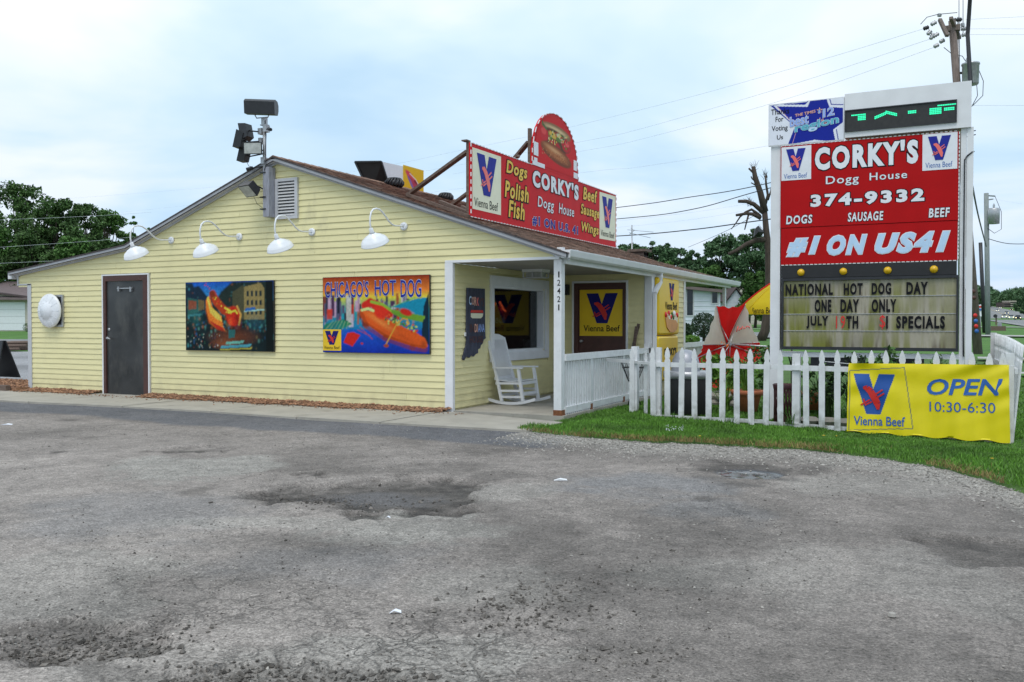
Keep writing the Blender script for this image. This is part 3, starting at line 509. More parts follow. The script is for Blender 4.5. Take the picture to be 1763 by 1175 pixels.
# broken asphalt rubble round the near holes
bx = []; random.seed(3)
for (px, py, hx, hy, cnt) in ((430, 1150, 150, 25, 260), (150, 1090, 170, 26, 420), (60, 1110, 60, 20, 90), (650, 1150, 150, 20, 120), (560, 852, 100, 12, 220), (680, 850, 150, 22, 120), (900, 1040, 120, 35, 260), (1080, 1120, 110, 25, 60), (1000, 1000, 120, 30, 60)):
    for _ in range(cnt):
        P = gp(px + rng.normal(0, .55) * hx, min(py + rng.normal(0, .55) * hy, 1300)); bx.append(P)
bx = np.array(bx); bx[:, 2] = on_lot(bx[:, 0], bx[:, 1]) + .004
scatter_chips('asphalt_rubble', bx, rng.uniform(.003, .010, len(bx)) + .009 * (rng.random(len(bx)) < .12), M['gravd'], .8)

# concrete apron (slabs as separate pieces), porch floor
sw = thing('sidewalk', (-6, -.9, 0), None, None, kind='structure')
def front_y(x): return float(np.interp(x, [-16, -7.95, -4.17, -1, 2.1], [-2.2, -1.90, -1.60, -1.78, -1.70]))
xb = [-16, -13.6, -11.2, -9.4, -7.3, -5.2, -3.3, -1.55, -.1, 2.12]
for i in range(len(xb) - 1):
    a, b_ = xb[i] + .008, xb[i + 1] - .008; mb = MB(); P = [(a, front_y(a)), (b_, front_y(b_)), (b_, -.02 if b_ < 1.9 else -.62), (a, -.02)]
    dz = random.uniform(-.004, .004); mb.prism([(x, y, -.14) for x, y in P], (0, 0, .14 + dz)); mb.build('slab', M['concrete'], sw)
mb = MB(); mb.prism([(.0, -.012, -.14), (1.86, -.012, -.14), (1.86, 4.08, -.14), (.0, 4.08, -.14)], (0, 0, .15)); mb.build('porch_slab', M['concrete'], sw)
# wood mulch along the wall
n = 6500; gx = rng.uniform(-9.7, -.02, n); gx = gx[(gx < -7.75) | (gx > -6.42)]; n = len(gx); wd_ = .22 + .30 * fbm(gx * 2.3, gx * 0, 3, 8); gy = -.03 - wd_ * rng.random(n) ** 1.3
n2 = 2600; g2x = rng.uniform(-14, -9.85, n2); g2y = -.30 + 1.5 * rng.random(n2) - np.maximum(0, 0); gx = np.r_[gx, g2x]; gy = np.r_[gy, g2y]
hz = np.where(gx < -9.8, .07, .008 + .035 * np.clip(1 + gy / .3, 0, 1) * (.4 + fbm(gx * 5, gy * 5, 2, 9))) + .016 * rng.random(len(gx))
scatter_chips('mulch', np.stack([gx, gy, hz], -1), rng.uniform(.012, .032, len(gx)), M['mulch'], .5)
n = 420; gx = rng.uniform(-9.9, .4, n); gy = -.3 - np.abs(rng.normal(0, .16, n)); gz2 = np.full(n, .008); scatter_chips('scattered_mulch_chips', np.stack([gx, gy, gz2], -1), rng.uniform(.008, .02, n), M['mulch'], .5)
# mulch bed base and its timber edging
mb = MB(); mb.box(-14, -9.84, -.32, 1.3, -.05, .06); tag(mb.build('mulch_bed', M['mulch']), kind='structure')
mb = MB(); mb.bar((-14, -.40, .045), (-9.98, -.40, .045), .10, .12); tag(mb.build('timber_edging', M['wood']), 'weathered timber edging the mulch bed at the left corner of the yellow building', 'timber')

# lawn: a sheet plus blades
lx = np.unique(np.round(np.concatenate([np.arange(1.84, 9, .12), np.arange(9, 60, 1.5)]), 3)); lv = np.concatenate([np.linspace(0, .08, 9), np.linspace(.1, 1, 40)])
X_, V_ = np.meshgrid(lx, lv); Y_ = edge_y(X_) * (1 - V_) + 26 * V_
Z_ = terr(X_, Y_) + .01 - .075 * np.clip((Y_ + 1.9) / 1.6, 0, 1) * np.clip((X_ - 2.6) / 1.5, 0, 1) + .03 * (fbm(X_ * .8, Y_ * .8, 3, 60) - .5) - .05 * (V_ == 0) - .06 * np.clip(1 - (X_ - 1.8) / 1.0, 0, 1) * (Y_ > -1.2)
def lawn_z(x, y): return terr(x, y) + .01 - .075 * np.clip((y + 1.9) / 1.6, 0, 1) * np.clip((x - 2.6) / 1.5, 0, 1) + .03 * (fbm(x * .8, y * .8, 3, 60) - .5) - .06 * np.clip(1 - (x - 1.8) / 1.0, 0, 1) * (y > -1.2)
i = np.arange(X_.size).reshape(X_.shape); F = np.stack([i[:-1, :-1], i[:-1, 1:], i[1:, 1:], i[1:, :-1]], -1).reshape(-1, 4)
np_mesh('lawn', np.stack([X_, Y_, Z_], -1).reshape(-1, 3), F, M['turf'], None, 'structure', smooth=True)
def blades(name, x, y, hh, m, wid=.005, lean=.5, z=None):
    n = len(x); z = lawn_z(x, y) if z is None else z; a = rng.random(n) * 6.28; ln = rng.normal(0, lean, n) * hh; b = rng.random(n) * 6.28
    w = np.stack([np.cos(a), np.sin(a), 0 * a], -1) * wid; P = np.stack([x, y, z - .01], -1); d = np.stack([np.cos(b) * ln, np.sin(b) * ln, hh], -1)
    mid = P + d * .55 + np.stack([0 * a, 0 * a, hh * .08], -1)
    V = np.stack([P - w, P + w, mid + w * .7, mid - w * .7, P + d], 1); base = (np.arange(n) * 5)[:, None]
    F = np.concatenate([base + np.array([[0, 1, 2]]), base + np.array([[0, 2, 3]]), base + np.array([[3, 2, 4]])]); return np_mesh(name, V.reshape(-1, 3), F, m, None, 'stuff')
gxs, gys = [], []
def seed(n, x0, x1, ylo, yhi, dens=None):
    x = rng.uniform(x0, x1, n); v = rng.random(n); lo = edge_y(x) if ylo is None else np.full(n, ylo); y = lo + (yhi - lo) * v; gxs.append(x); gys.append(y)
seed(70000, 1.9, 7.6, None, .75); seed(26000, 1.9, 8.0, .75, 3.2); seed(12000, 1.9, 8.2, 3.2, 9); seed(26000, 7.4, 9.2, None, 4); seed(14000, 7.4, 12.5, 4, 16)
x = np.concatenate(gxs); y = np.concatenate(gys); thin = fbm(x * 1.5, y * 1.5, 3, 66); d_ = y - edge_y(x); k = (rng.random(len(x)) < np.clip(.10 + 1.5 * (thin - .3) + d_ * 1.1, 0, 1)); x, y = x[k], y[k]
tuft = fbm(x * 4, y * 4, 2, 67); hh = (.022 + .045 * tuft) * rng.uniform(.6, 1.3, len(x)); far = np.clip((y + 1) / 8, 0, 1)
hh = hh * np.where((y > -.5) & (y < .75) & (x > 5.4), .6, 1.0); blades('grass', x, y, hh, M['grassb'], wid=.0045 + .006 * far[:, None])
M['dry'] = mat('dry grass blades', (0.22, 0.17, 0.06), .8, .2, 3, island=.3)
x = rng.uniform(2.0, 7.3, 4200); y = edge_y(x) + np.abs(rng.normal(0, .22, 4200)) - .05; k = fbm(x * 2, y * 2, 3, 69) > .45; blades('dry_grass', x[k], y[k], rng.uniform(.02, .07, k.sum()), M['dry'], .004, .9)
# flowers in the grass
mb = MB()
for px, py, s_, m_i in [(1160 + random.uniform(-14, 16), 743 + random.uniform(-5, 6), .007, 0) for _ in range(42)] + [(1205, 758, .02, 1), (1418, 757, .022, 1), (1652, 756, .02, 1), (1708, 798, .02, 1), (1440, 758, .012, 1)]:
    P = gp(px, py); P[2] = .045; mb.lathe([(0, 0), (s_, .004), (0, .008)], P, n=6, mi=m_i)
tag(mb.build('clover_and_dandelion_flowers', [M['whitep'], M['yellowp']]), kind='stuff')

# ------------------------------------------------------------------ the restaurant
B = thing('restaurant_building', (-4, 3, 0), 'low pale yellow clapboard restaurant with brown shingle roof and a corner porch', 'restaurant')
SL = [(-10.32, 2.37), (-6.95, 2.79), (-3.38, 4.125), (1.96, 2.335)]
def rz(x): return float(np.interp(x, [p[0] for p in SL], [p[1] for p in SL]))
def xlim(z):  # x extent of the gable at height z (under the roof)
    zt = z + .075
    pl_ = [p for p in SL]; l = np.interp(zt, [SL[0][1], SL[1][1], SL[2][1]], [SL[0][0], SL[1][0], SL[2][0]]); r = np.interp(-zt, [-SL[2][1], -SL[3][1]], [SL[2][0], SL[3][0]]); return l, r
CO = .1016
def course1(fr, a0, a1, b0, b1, z0, z1, name='siding_board'):   # board from a (left at bottom/top) to b
    o0 = .024 + random.uniform(-.0015, .0015); mb = MB()
    P = [(a0, z0, .004), (b0, z0, .004), (b0, z0, o0), (a0, z0, o0), (a1, z1, .004), (b1, z1, .004), (b1, z1, .010), (a1, z1, .010)]
    mb.hexa([fr.p(u, v, n) for u, v, n in P]); return mb.build(name, M['siding'], B)
FA = Frame((0, 0, 0), (1, 0, 0), (0, 0, 1), (0, -1, 0)); FB = Frame((0, 0, 0), (0, 1, 0), (0, 0, 1), (1, 0, 0)); FC = Frame((0, 4.1, 0), (1, 0, 0), (0, 0, 1), (0, -1, 0)); FD = Frame((1.82, 0, 0), (0, 1, 0), (0, 0, 1), (1, 0, 0))
def course(fr, a0, a1, b0, b1, z0, z1):
    cuts = []; x = max(a0, a1) + random.uniform(.9, 3.4)
    while x < min(b0, b1) - .6: cuts.append(x); x += random.uniform(2.6, 3.7)
    A = (a0, a1)
    for c_ in cuts: course1(fr, A[0], A[1], c_ - .0015, c_ - .0015, z0, z1); A = (c_ + .0015, c_ + .0015)
    course1(fr, A[0], A[1], b0, b1, z0, z1)
k = 0
while True:
    z0 = .04 + k * CO; z1 = z0 + CO
    if z0 > 4.02: break
    zt = min(z1, 4.045)
    if z1 < 2.14: segs = [(-9.78, -9.78, -7.72, -7.72), (-6.42, -6.42, -.10, -.10)]
    elif z1 < 2.30:
        segs = [(-10.17, -10.17, -7.72, -7.72), (-6.42, -6.42, -.10 if z1 < 2.27 else -.10, -.10)]
    else:
        l0, r0 = xlim(z0); l1, r1 = xlim(zt); segs = [(max(l0, -10.17), max(l1, -10.17), min(r0, 1.76), min(r1, 1.76))]
        l1, r1 = xlim(zt)
    for s_ in segs:
        if s_[2] - s_[0] < .03: continue
        course(FA, s_[0], s_[1], s_[2], s_[3], z0, zt)
    k += 1
for fr, segsf in ((FB, lambda z: [(.03, 1.19), (3.51, 4.07)] if .64 < z < 2.13 else [(.03, 4.07)]), (FC, lambda z: [(.03, .27), (1.39, 1.70)] if z < 2.1 else [(.03, 1.70)]), (FD, lambda z: [(4.22, 6.19)])):
    z = .04
    while z < 2.2:
        for a, b_ in segsf(z + .05): course(fr, a, a, b_, b_, z, min(z + CO, 2.26))
        z += CO
mb = MB()   # solid walls behind the boards
gp_ = [(-10.17, 2.13), (-9.80, 2.13), (-9.80, -.05), (-.02, -.05), (-.02, 2.27), (1.76, 2.27), (1.76, rz(1.76) - .11), (-3.38, 4.04), (-6.95, 2.70), (-10.17, rz(-10.17) - .08)]
mb.prism([(x, 0.002, z) for x, z in gp_][::-1], (0, .10, 0))
mb.box(-.12, -.004, .11, 1.30, 0, 2.26); mb.box(-.12, -.004, 3.35, 4.2, 0, 2.26); mb.box(-.12, -.004, 1.30, 3.35, 0, .86); mb.box(-.12, -.004, 1.30, 3.35, 1.95, 2.26)
mb.box(0, 1.815, 4.104, 4.2, 0, 2.26); mb.box(1.72, 1.816, 4.21, 6.25, -.1, 2.3); mb.box(-10, 1.81, 6.26, 6.36, -.1, 2.27); mb.box(-9.79, -9.7, .11, 6.25, -.1, 2.3)
mb.build('wall', M['siding'], B)
# corner boards and trims
def trim(fr, u0, u1, v0, v1, n1=.032, n0=.0, m='white', name='trim_board'): mb = MB(); rect(mb, fr, u0, u1, v0, v1, n0, n1); return mb.build(name, M[m], B)
mb = MB(); mb.box(-9.885, -9.775, -.034, .09, .0, 2.125); mb.build('corner_board', M['lgrey'], B)
mb = MB(); mb.box(-10.20, -10.165, -.034, .09, 2.10, 2.38); mb.box(-10.16, -9.78, -.034, .09, 2.105, 2.135); mb.build('corner_board', M['lgrey'], B)
mb = MB(); mb.box(-.105, .034, -.034, .03, -.02, 2.262); mb.build('corner_board', M['white'], B)
mb = MB(); mb.box(1.715, 1.856, 4.062, 4.215, -.02, 2.27); mb.build('corner_board', M['white'], B)
mb = MB(); mb.box(1.80, 1.856, 6.19, 6.30, -.02, 2.2); mb.build('corner_board', M['white'], B)
mb = MB(); mb.box(-.10, 1.80, -.036, .04, 2.262, 2.30); mb.build('porch_header', M['white'], B)
mb = MB(); mb.box(1.765, 1.85, -.036, .06, 2.30, 2.43); mb.build('corner_board', M['white'], B)
mb = MB(); mb.box(1.80, 1.86, .06, 10.3, 2.20, 2.36); mb.build('eave_beam', M['white'], B)
# porch ceiling planks
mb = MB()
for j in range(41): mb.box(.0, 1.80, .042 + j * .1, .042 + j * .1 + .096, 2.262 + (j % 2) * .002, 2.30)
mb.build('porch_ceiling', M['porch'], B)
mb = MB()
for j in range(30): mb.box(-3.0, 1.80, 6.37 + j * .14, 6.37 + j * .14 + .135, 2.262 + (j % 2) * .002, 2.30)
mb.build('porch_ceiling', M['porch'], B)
# rake boards (outer dark edge, broad grey face, inner frieze)
for (xa, za), (xb_, zb) in zip(SL[:-1], SL[1:]):
    d = np.array([xb_ - xa, 0, zb - za]); L_ = np.linalg.norm(d); nrm = np.array([-(zb - za), 0, xb_ - xa]) / L_
    for nm, y0, y1, o0, o1, mt in (('rake_board', -.150, -.120, -.056, -.012, 'grey'), ('rake_edge', -.158, -.12, -.012, .012, 'shedge'), ('rake_frieze', -.052, -.026, -.092, -.056, 'lgrey'), ('rake_soffit', -.120, .0, -.066, -.050, 'lgrey')):
        a = np.array([xa, 0, za]); b_ = np.array([xb_, 0, zb]); P = [a + nrm * o0, b_ + nrm * o0, b_ + nrm * o1, a + nrm * o1]
        # keep joints vertical at the kinks
        P = [np.array([xa, 0, za + o0 / nrm[2]]), np.array([xb_, 0, zb + o0 / nrm[2]]), np.array([xb_, 0, zb + o1 / nrm[2]]), np.array([xa, 0, za + o1 / nrm[2]])]
        mb = MB(); mb.prism([p + np.array([0, y0, 0]) for p in P], (0, y1 - y0, 0)); mb.build(nm, M[mt], B)
# roof deck and shingle tabs
mb = MB(); Y0, Y1 = -.15, 7.75
for (xa, za), (xb_, zb) in zip(SL[:-1], SL[1:]):
    mb.hexa([(xa, Y0, za - .06), (xb_, Y0, zb - .06), (xb_, Y1, zb - .06), (xa, Y1, za - .06), (xa, Y0 + .002, za - .004), (xb_, Y0 + .002, zb - .004), (xb_, Y1, zb - .004), (xa, Y1, za - .004)])
# lower rear corner roof over the breezeway
zx = lambda x: rz(x)
mb.add([(.75, 7.74, zx(.75) - .004), (1.96, 7.74, zx(1.96) - .004), (1.96, 10.75, 2.33), (-3.4, 10.75, 2.33), (-3.4, 7.74, 2.75), (.75, 7.74, 2.30), (1.96, 7.74, 2.27), (1.96, 10.75, 2.27), (-3.4, 10.75, 2.27)], [(0, 1, 2), (0, 2, 3), (0, 3, 4), (2, 1, 6, 7), (3, 2, 7, 8), (5, 6, 7, 8)])
mb.build('roof', M['shedge'], B)
V = []; F = []
def tabs(xa, za, xb_, zb, y0, y1, xmax=None):   # courses from eave (a) up to ridge (b)
    L_ = math.hypot(xb_ - xa, zb - za); ux, uz = (xb_ - xa) / L_, (zb - za) / L_; nx, nz = (-uz, ux) if ux > 0 else (uz, -ux)
    k = int(L_ / .14)
    for r in range(k + 1):
        s0 = r * .14 - .01; s1 = min(s0 + .17, L_); y = y0 - random.random() * .2
        while y < y1:
            w = .155 + random.uniform(-.02, .02); a = max(y, y0); b_ = min(y + w - .008, y1); y += w
            if b_ - a < .02: continue
            t0 = .014 + random.uniform(-.003, .006); t1 = .004; o = len(V)
            sj = s0 + random.uniform(-.008, .008)
            for s_, th in ((sj, t0), (s1, t1)):
                for yy in (a, b_):
                    V.append((xa + ux * s_ + nx * th, yy, za + uz * s_ + nz * th))
            for yy in (a, b_): V.append((xa + ux * sj - nx * .003, yy, za + uz * sj - nz * .003))
            F.extend([(o, o + 2, o + 3, o + 1), (o, o + 1, o + 5, o + 4), (o, o + 4, o + 4, o + 2)][:2])
tabs(1.97, 2.333, -3.38, 4.125, -.15, 7.75); tabs(-10.32, 2.37, -6.95, 2.79, -.15, 7.75); tabs(-6.95, 2.79, -3.38, 4.125, -.15, 7.75)
np_mesh('shingle_tabs', V, F, M['shingle'], B, 'stuff')
mb = MB()
for j in range(40): y = -.15 + j * .2; mb.prism([(-3.52, y, 4.085), (-3.38, y, 4.150), (-3.24, y, 4.09), (-3.24, y + .22, 4.083), (-3.38, y + .22, 4.143), (-3.52, y + .22, 4.078)], (0, 0, .006))
mb.build('ridge_cap', M['shingle'], B)
V = []; F = []
for r in range(9):   # shingles on the rear hip corner
    for q in range(19):
        a = q / 19; b_ = a + .047; s0 = r / 9; s1 = s0 + .14
        def hp(s, f): # s up the slope from eave to apex (.75,7.74), f along the eave
            e_ = np.array([1.97, 7.74 + 3.0 * f, 2.335 - .005 * f]); ap = np.array([.75, 7.74, zx(.75)]); return e_ + (ap - e_) * min(s, 1)
        o = len(V); V += [hp(s0, a) + (0, 0, .016), hp(s0, b_) + (0, 0, .016), hp(s1, b_) + (0, 0, .006), hp(s1, a) + (0, 0, .006)]; F.append((o, o + 1, o + 2, o + 3))
np_mesh('shingle_tabs', V, F, M['shingle'], B, 'stuff')
# gutter, worn drip edge, downspout
mb = MB(); prof = [(1.87, 2.345), (1.87, 2.235), (1.95, 2.235), (1.975, 2.28), (1.99, 2.34), (2.005, 2.345), (2.005, 2.33), (1.985, 2.25), (1.955, 2.225), (1.862, 2.225), (1.862, 2.345)]
dz = .045
mb.add([(x, -.10, z + dz) for x, z in prof] + [(x, 10.75, z + .02) for x, z in prof], [tuple(range(11))[::-1], tuple(range(11, 22))] + [(i, (i + 1) % 11, (i + 1) % 11 + 11, i + 11) for i in range(11)]); mb.box(1.863, 2.0, -.104, -.10, 2.27, 2.385); mb.build('gutter', M['white'], B)
mb = MB()
for j in range(60):
    y = random.uniform(0, 10.6); w = random.uniform(.03, .16); mb.box(1.93, 1.963, y, y + w, 2.375 - .003 * y, 2.395 - .003 * y + random.uniform(0, .012))
mb.build('peeling_drip_edge', M['whitew'], B)
mb = MB(); mb.box(-10.42, -10.30, -.08, 7.7, 2.24, 2.33); mb.build('gutter', M['white'], B)
mb = MB()
for a, b_ in zip([(1.93, 4.36, 2.27), (1.93, 4.35, 2.12), (1.895, 4.12, 1.90)], [(1.93, 4.35, 2.12), (1.895, 4.12, 1.90), (1.895, 4.12, .05)]): mb.bar(a, b_, .075, .055)
mb.tube([(1.93, 4.36, 2.275), (1.93, 4.355, 2.11)], .042, 10); mb.build('downspout', M['white'], B)
# chimney and television mast stay on the rear roof
P = np.array([-1.0, 9.8, 0]);
ch = thing('chimney', (-1.6, 9.2, 2.5), 'small dark brick chimney with a flat cap behind the rear roof edge', 'chimney')
c0 = at(1101, 452, 23.5)
for r in range(9):
    for q in range(2):
        for s_ in range(2):
            o = (r % 2) * .05; mb = MB(); x0 = c0[0] - .19 + q * .19; y0 = c0[1] - .19 + s_ * .19; mb.box(x0, x0 + .18, y0 + (o * .1), y0 + .18, c0[2] - .6 + r * .095, c0[2] - .6 + r * .095 + .085); mb.build('brick', M['wood'], ch)
mb = MB(); mb.box(c0[0] - .25, c0[0] + .25, c0[1] - .25, c0[1] + .25, c0[2] + .265, c0[2] + .33); mb.build('cap', M['wood'], ch)
mb = MB(); mb.box(c0[0] - .18, c0[0] + .18, c0[1] - .18, c0[1] + .18, 0, c0[2] + .26); mb.build('flue', M['brown'], ch)
an = thing('antenna_mast', tuple(at(1089, 440, 24.5)), 'thin television antenna mast with crossed rods beside the chimney', 'antenna')
a0 = at(1089, 445, 24.5); a1 = at(1088, 388, 24.5); mb = MB(); mb.tube([a0 - (0, 0, 2.5), a1], .018, 6); mb.build('mast', M['metal'], an); mb = MB()
for px, py, qx, qy in ((1080, 396, 1125, 400), (1083, 401, 1120, 410), (1086, 393, 1092, 397), (1084, 404, 1093, 396)): mb.tube([at(px, py, 24.5), at(qx, qy, 24.3)], .007, 5)
mb.build('rod', M['metal'], an)

# steel side door
mb = MB(); mb.box(-7.60, -6.60, -.012, .03, -.02, 2.13); dl = mb.build('door_leaf', M['steel'], B)
mb = MB(); mb.box(-7.28, -6.88, -.045, -.012, 1.985, 2.005); mb.box(-7.25, -7.22, -.055, -.012, 1.94, 2.03); mb.box(-6.93, -6.90, -.055, -.012, 1.93, 2.02); mb.build('door_closer', M['metal'], dl)
mb = MB(); mb.tube([(-7.54, -.012, 1.06), (-7.54, -.07, 1.06)], .022, 8); mb.tube([(-7.55, -.07, 1.06), (-7.44, -.07, 1.04)], .011, 8); mb.lathe([(.03, 0), (.026, .012), (0, .014)], (-7.54, -.012, 1.22), (0, -1, 0), 10); mb.build('door_handle', M['metal'], dl)
mb = MB()
for z in (.3, 1.1, 1.85): mb.box(-6.605, -6.57, -.028, -.012, z - .06, z + .06)
mb.build('hinge', M['brown'], dl)
mb = MB(); mb.box(-7.665, -7.60, -.040, .02, -.02, 2.235); mb.box(-6.60, -6.475, -.040, .02, -.02, 2.235); mb.box(-7.60, -6.60, -.040, .02, 2.135, 2.235); mb.build('door_frame', M['brown'], B)
mb = MB(); mb.box(-7.70, -7.668, -.045, .0, -.02, 2.265); mb.box(-6.472, -6.44, -.045, .0, -.02, 2.265); mb.box(-7.668, -6.472, -.045, .0, 2.238, 2.265); mb.build('door_trim', M['white'], B)
# gable vent with slats
mb = MB(); rect(mb, FA, -3.42, -3.36, 3.09, 3.77, .0, .06); rect(mb, FA, -3.0, -2.94, 3.09, 3.77, .0, .06); rect(mb, FA, -3.36, -3.0, 3.09, 3.14, .0, .06); rect(mb, FA, -3.36, -3.0, 3.72, 3.77, .0, .06); vf = mb.build('gable_vent', M['lgrey'], B)
mb = MB(); rect(mb, FA, -3.36, -3.0, 3.14, 3.72, .012, .026); mb.build('vent_back', M['dark'], vf)
for j in range(11):
    z = 3.145 + j * .0525; mb = MB(); mb.hexa([FA.p(-3.36, z, .055), FA.p(-3.0, z, .055), FA.p(-3.0, z + .008, .055), FA.p(-3.36, z + .008, .055), FA.p(-3.36, z + .030, .030), FA.p(-3.0, z + .030, .030), FA.p(-3.0, z + .036, .034), FA.p(-3.36, z + .036, .034)]); mb.build('slat', M['louver'], vf)

# porch window
mb = MB(); rect(mb, FB, 1.20, 1.31, .70, 2.13, .0, .045); rect(mb, FB, 3.38, 3.50, .70, 2.13, .0, .045); rect(mb, FB, 1.31, 3.38, .70, .84, .0, .045); rect(mb, FB, 1.31, 3.38, 1.97, 2.13, .0, .045); wt = mb.build('window', M['white'], B)
mb = MB(); rect(mb, FB, 1.30, 1.34, .86, 1.95, -.14, 0.002); rect(mb, FB, 3.31, 3.36, .86, 1.95, -.14, 0.002); rect(mb, FB, 1.34, 3.31, .84, .89, -.14, .002); rect(mb, FB, 1.34, 3.31, 1.93, 1.975, -.14, .002); mb.build('window_frame', M['white'], wt)
mb = MB(); rect(mb, FB, 1.34, 3.31, .89, 1.93, -.125, -.119); mb.build('pane', M['glass'], wt)
mb = MB(); mb.add([(-.13, .5, 0), (-2.6, .5, 0), (-2.6, 3.95, 0), (-.13, 3.95, 0), (-.13, .5, 2.26), (-2.6, .5, 2.26), (-2.6, 3.95, 2.26), (-.13, 3.95, 2.26)], [(0, 1, 2, 3), (4, 7, 6, 5), (0, 4, 5, 1), (1, 5, 6, 2), (2, 6, 7, 3)]); mb.box(-.60, -.13, 1.0, 3.9, .80, .86); mb.build('interior', M['room'], B)
# front door in the porch with its poster
mb = MB(); rect(mb, FC, .31, .40, 0, 2.10, 0, .04); rect(mb, FC, 1.29, 1.355, 0, 2.10, 0, .04); rect(mb, FC, .40, 1.29, 2.01, 2.10, 0, .04); mb.build('door_frame', M['brown'], B)
mb = MB(); rect(mb, FC, .27, .308, 0, 2.14, 0, .046); rect(mb, FC, 1.358, 1.395, 0, 2.14, 0, .046); rect(mb, FC, .308, 1.358, 2.103, 2.14, 0, .046); mb.build('door_trim', M['white'], B)
mb = MB(); rect(mb, FC, .40, 1.29, .0, 2.01, 0, .012); fd = mb.build('front_door', M['brown'], B)
mb = MB(); mb.tube([FC.p(.47, 1.0, .01), FC.p(.47, 1.0, .07)], .025, 8); mb.lathe([(0, 0), (.03, .01), (.02, .03), (0, .035)], FC.p(.47, 1.0, .07), (0, -1, 0), 8); mb.build('door_handle', M['metal'], fd)
po = thing('door_poster', (.86, 4.08, 1.1), 'yellow poster with a blue V and a red sausage on the porch door', 'poster')
mb = MB(); rect(mb, FC, .42, 1.285, 1.10, 1.975, .013, .017); mb.build('sheet', M['yellow'], po)
v_logo(FC, .56, 1.19, 1.34, 1.905, po, M['blued'], M['redp'], .020); text(FC, 'Vienna Beef', .50, 1.23, 1.185, 1.305, M['blackp'], po, off=.012, n=.019)
# porch post, railings
mb = MB(); mb.box(1.70, 1.82, 0, .12, .09, 2.262); pp = mb.build('porch_post', M['whitew'], B)
mb = MB(); mb.box(1.695, 1.825, -.005, .125, -.01, .09); mb.build('post_base', M['rust'], pp)
for j, ch_ in enumerate('12421'): text(Frame((0, 0, 0), (1, 0, 0), (0, 0, 1), (0, -1, 0)), ch_, 1.755 if ch_ != '1' else 1.770, 1.805 if ch_ != '1' else 1.79, 2.0 - j * .118, 2.085 - j * .118, M['blackp'], pp, off=.005, n=.003)
mb = MB(); mb.box(1.76, 1.82, 9.85, 9.97, -.05, 2.2); mb.build('porch_post', M['white'], B)
def railing(y0, y1, zt, zb, step, newels, zg=.0):
    t = None
    mb = MB(); mb.box(1.755, 1.845, y0, y1, zt - .095, zt); r = mb.build('railing', M['whitew'], B)
    mb = MB(); mb.box(1.765, 1.835, y0, y1, zb - .09, zb); mb.build('bottom_rail', M['whitew'], r)
    y = y0 + .06
    while y < y1 - .03:
        wd = .085 if any(abs(y - q) < step * .55 for q in newels) else .038
        mb = MB(); mb.box(1.785 if wd < .05 else 1.775, 1.818 if wd < .05 else 1.83, y - wd / 2, y + wd / 2, zb, zt - .095); mb.build('baluster', M['whitew'], r); y += step
    return r
railing(.12, 4.05, .89, .125, .098, (1.15, 2.62), 0)
mb = MB()
y = .16
while y < 4.0: mb.box(1.80, 1.825, y, y + .04, -.12, .03); y += .075
mb.build('skirt_slats', M['whitew'], B)
mb = MB(); mb.box(1.76, 1.84, 1.10, 1.18, -.08, .10); mb.box(1.76, 1.84, 2.58, 2.66, -.08, .10); mb.build('rail_foot', M['rust'], B)
railing(6.31, 9.85, .93, .10, .11, (8.0,), 0)
mb = MB(); mb.box(1.75, 1.845, 3.94, 4.04, 0, .97); mb.build('newel_post', M['white'], B)

# ------------------------------------------------------------------ things on the front wall
def lamp(x, z):
    t = thing('gooseneck_lamp', (x, 0, z), 'white gooseneck barn lamp', 'wall lamp', 'white gooseneck lamps along the gable wall')
    mb = MB(); mb.lathe([(0, .03), (.035, .05), (.062, .045), (.066, .022)], (x, 0, z), (0, -1, 0), 16)
    for a in range(4): mb.lathe([(.008, .045), (.006, .052), (0, .054)], (x + .045 * math.cos(a * 1.57 + .8), 0, z + .045 * math.sin(a * 1.57 + .8)), (0, -1, 0), 6)
    mb.build('wall_plate', M['whitem'], t)
    pts = [(-.02, -.0), (-.14, -.005), (-.28, -.015), (-.36, .0), (-.44, .04), (-.52, .10), (-.60, .155), (-.68, .19), (-.76, .195), (-.84, .175), (-.895, .125), (-.92, .05), (-.925, -.03), (-.912, -.10), (-.895, -.145)]
    mb = MB(); mb.tube([(x, a, z + b) for a, b in pts], .0135, 10); mb.build('arm', M['whitem'], t)
    axis = np.array([0, .50, -1.0]); axis /= np.linalg.norm(axis); c = np.array([x, -.905, z - .115])
    mb = MB(); mb.lathe([(.018, -.01), (.030, .0), (.032, .05), (.045, .075), (.036, .078)], c, axis, 16); mb.build('neck', M['whitem'], t)
    mb = MB(); mb.lathe([(.038, .07), (.07, .095), (.125, .120), (.128, .125), (.175, .155), (.195, .185), (.198, .188), (.212, .235), (.218, .243), (.210, .240), (.190, .188), (.12, .130), (.04, .085)], c, axis, 32); mb.build('shade', M['whitem'], t)
    mb = MB(); mb.lathe([(0.001, .19), (.025, .18), (.035, .155), (.02, .11), (.018, .09)], c, axis, 12); mb.build('bulb', M['lens'], t)
    return t
l0_ = lamp(-5.873, 2.845); l0_['label'] = 'white gooseneck barn lamp nearest the roof edge, leftmost of the four above the steel door'
for x, z, lb in ((-4.245, 2.838, 'white gooseneck barn lamp on the wall above the street scene picture'), (-2.66, 2.848, 'white gooseneck barn lamp right below the gable vent'), (-.85, 2.855, 'white gooseneck barn lamp above the right part of the skyline picture, rightmost of the row')): copy_tree(l0_, (x, 0, z), lb)
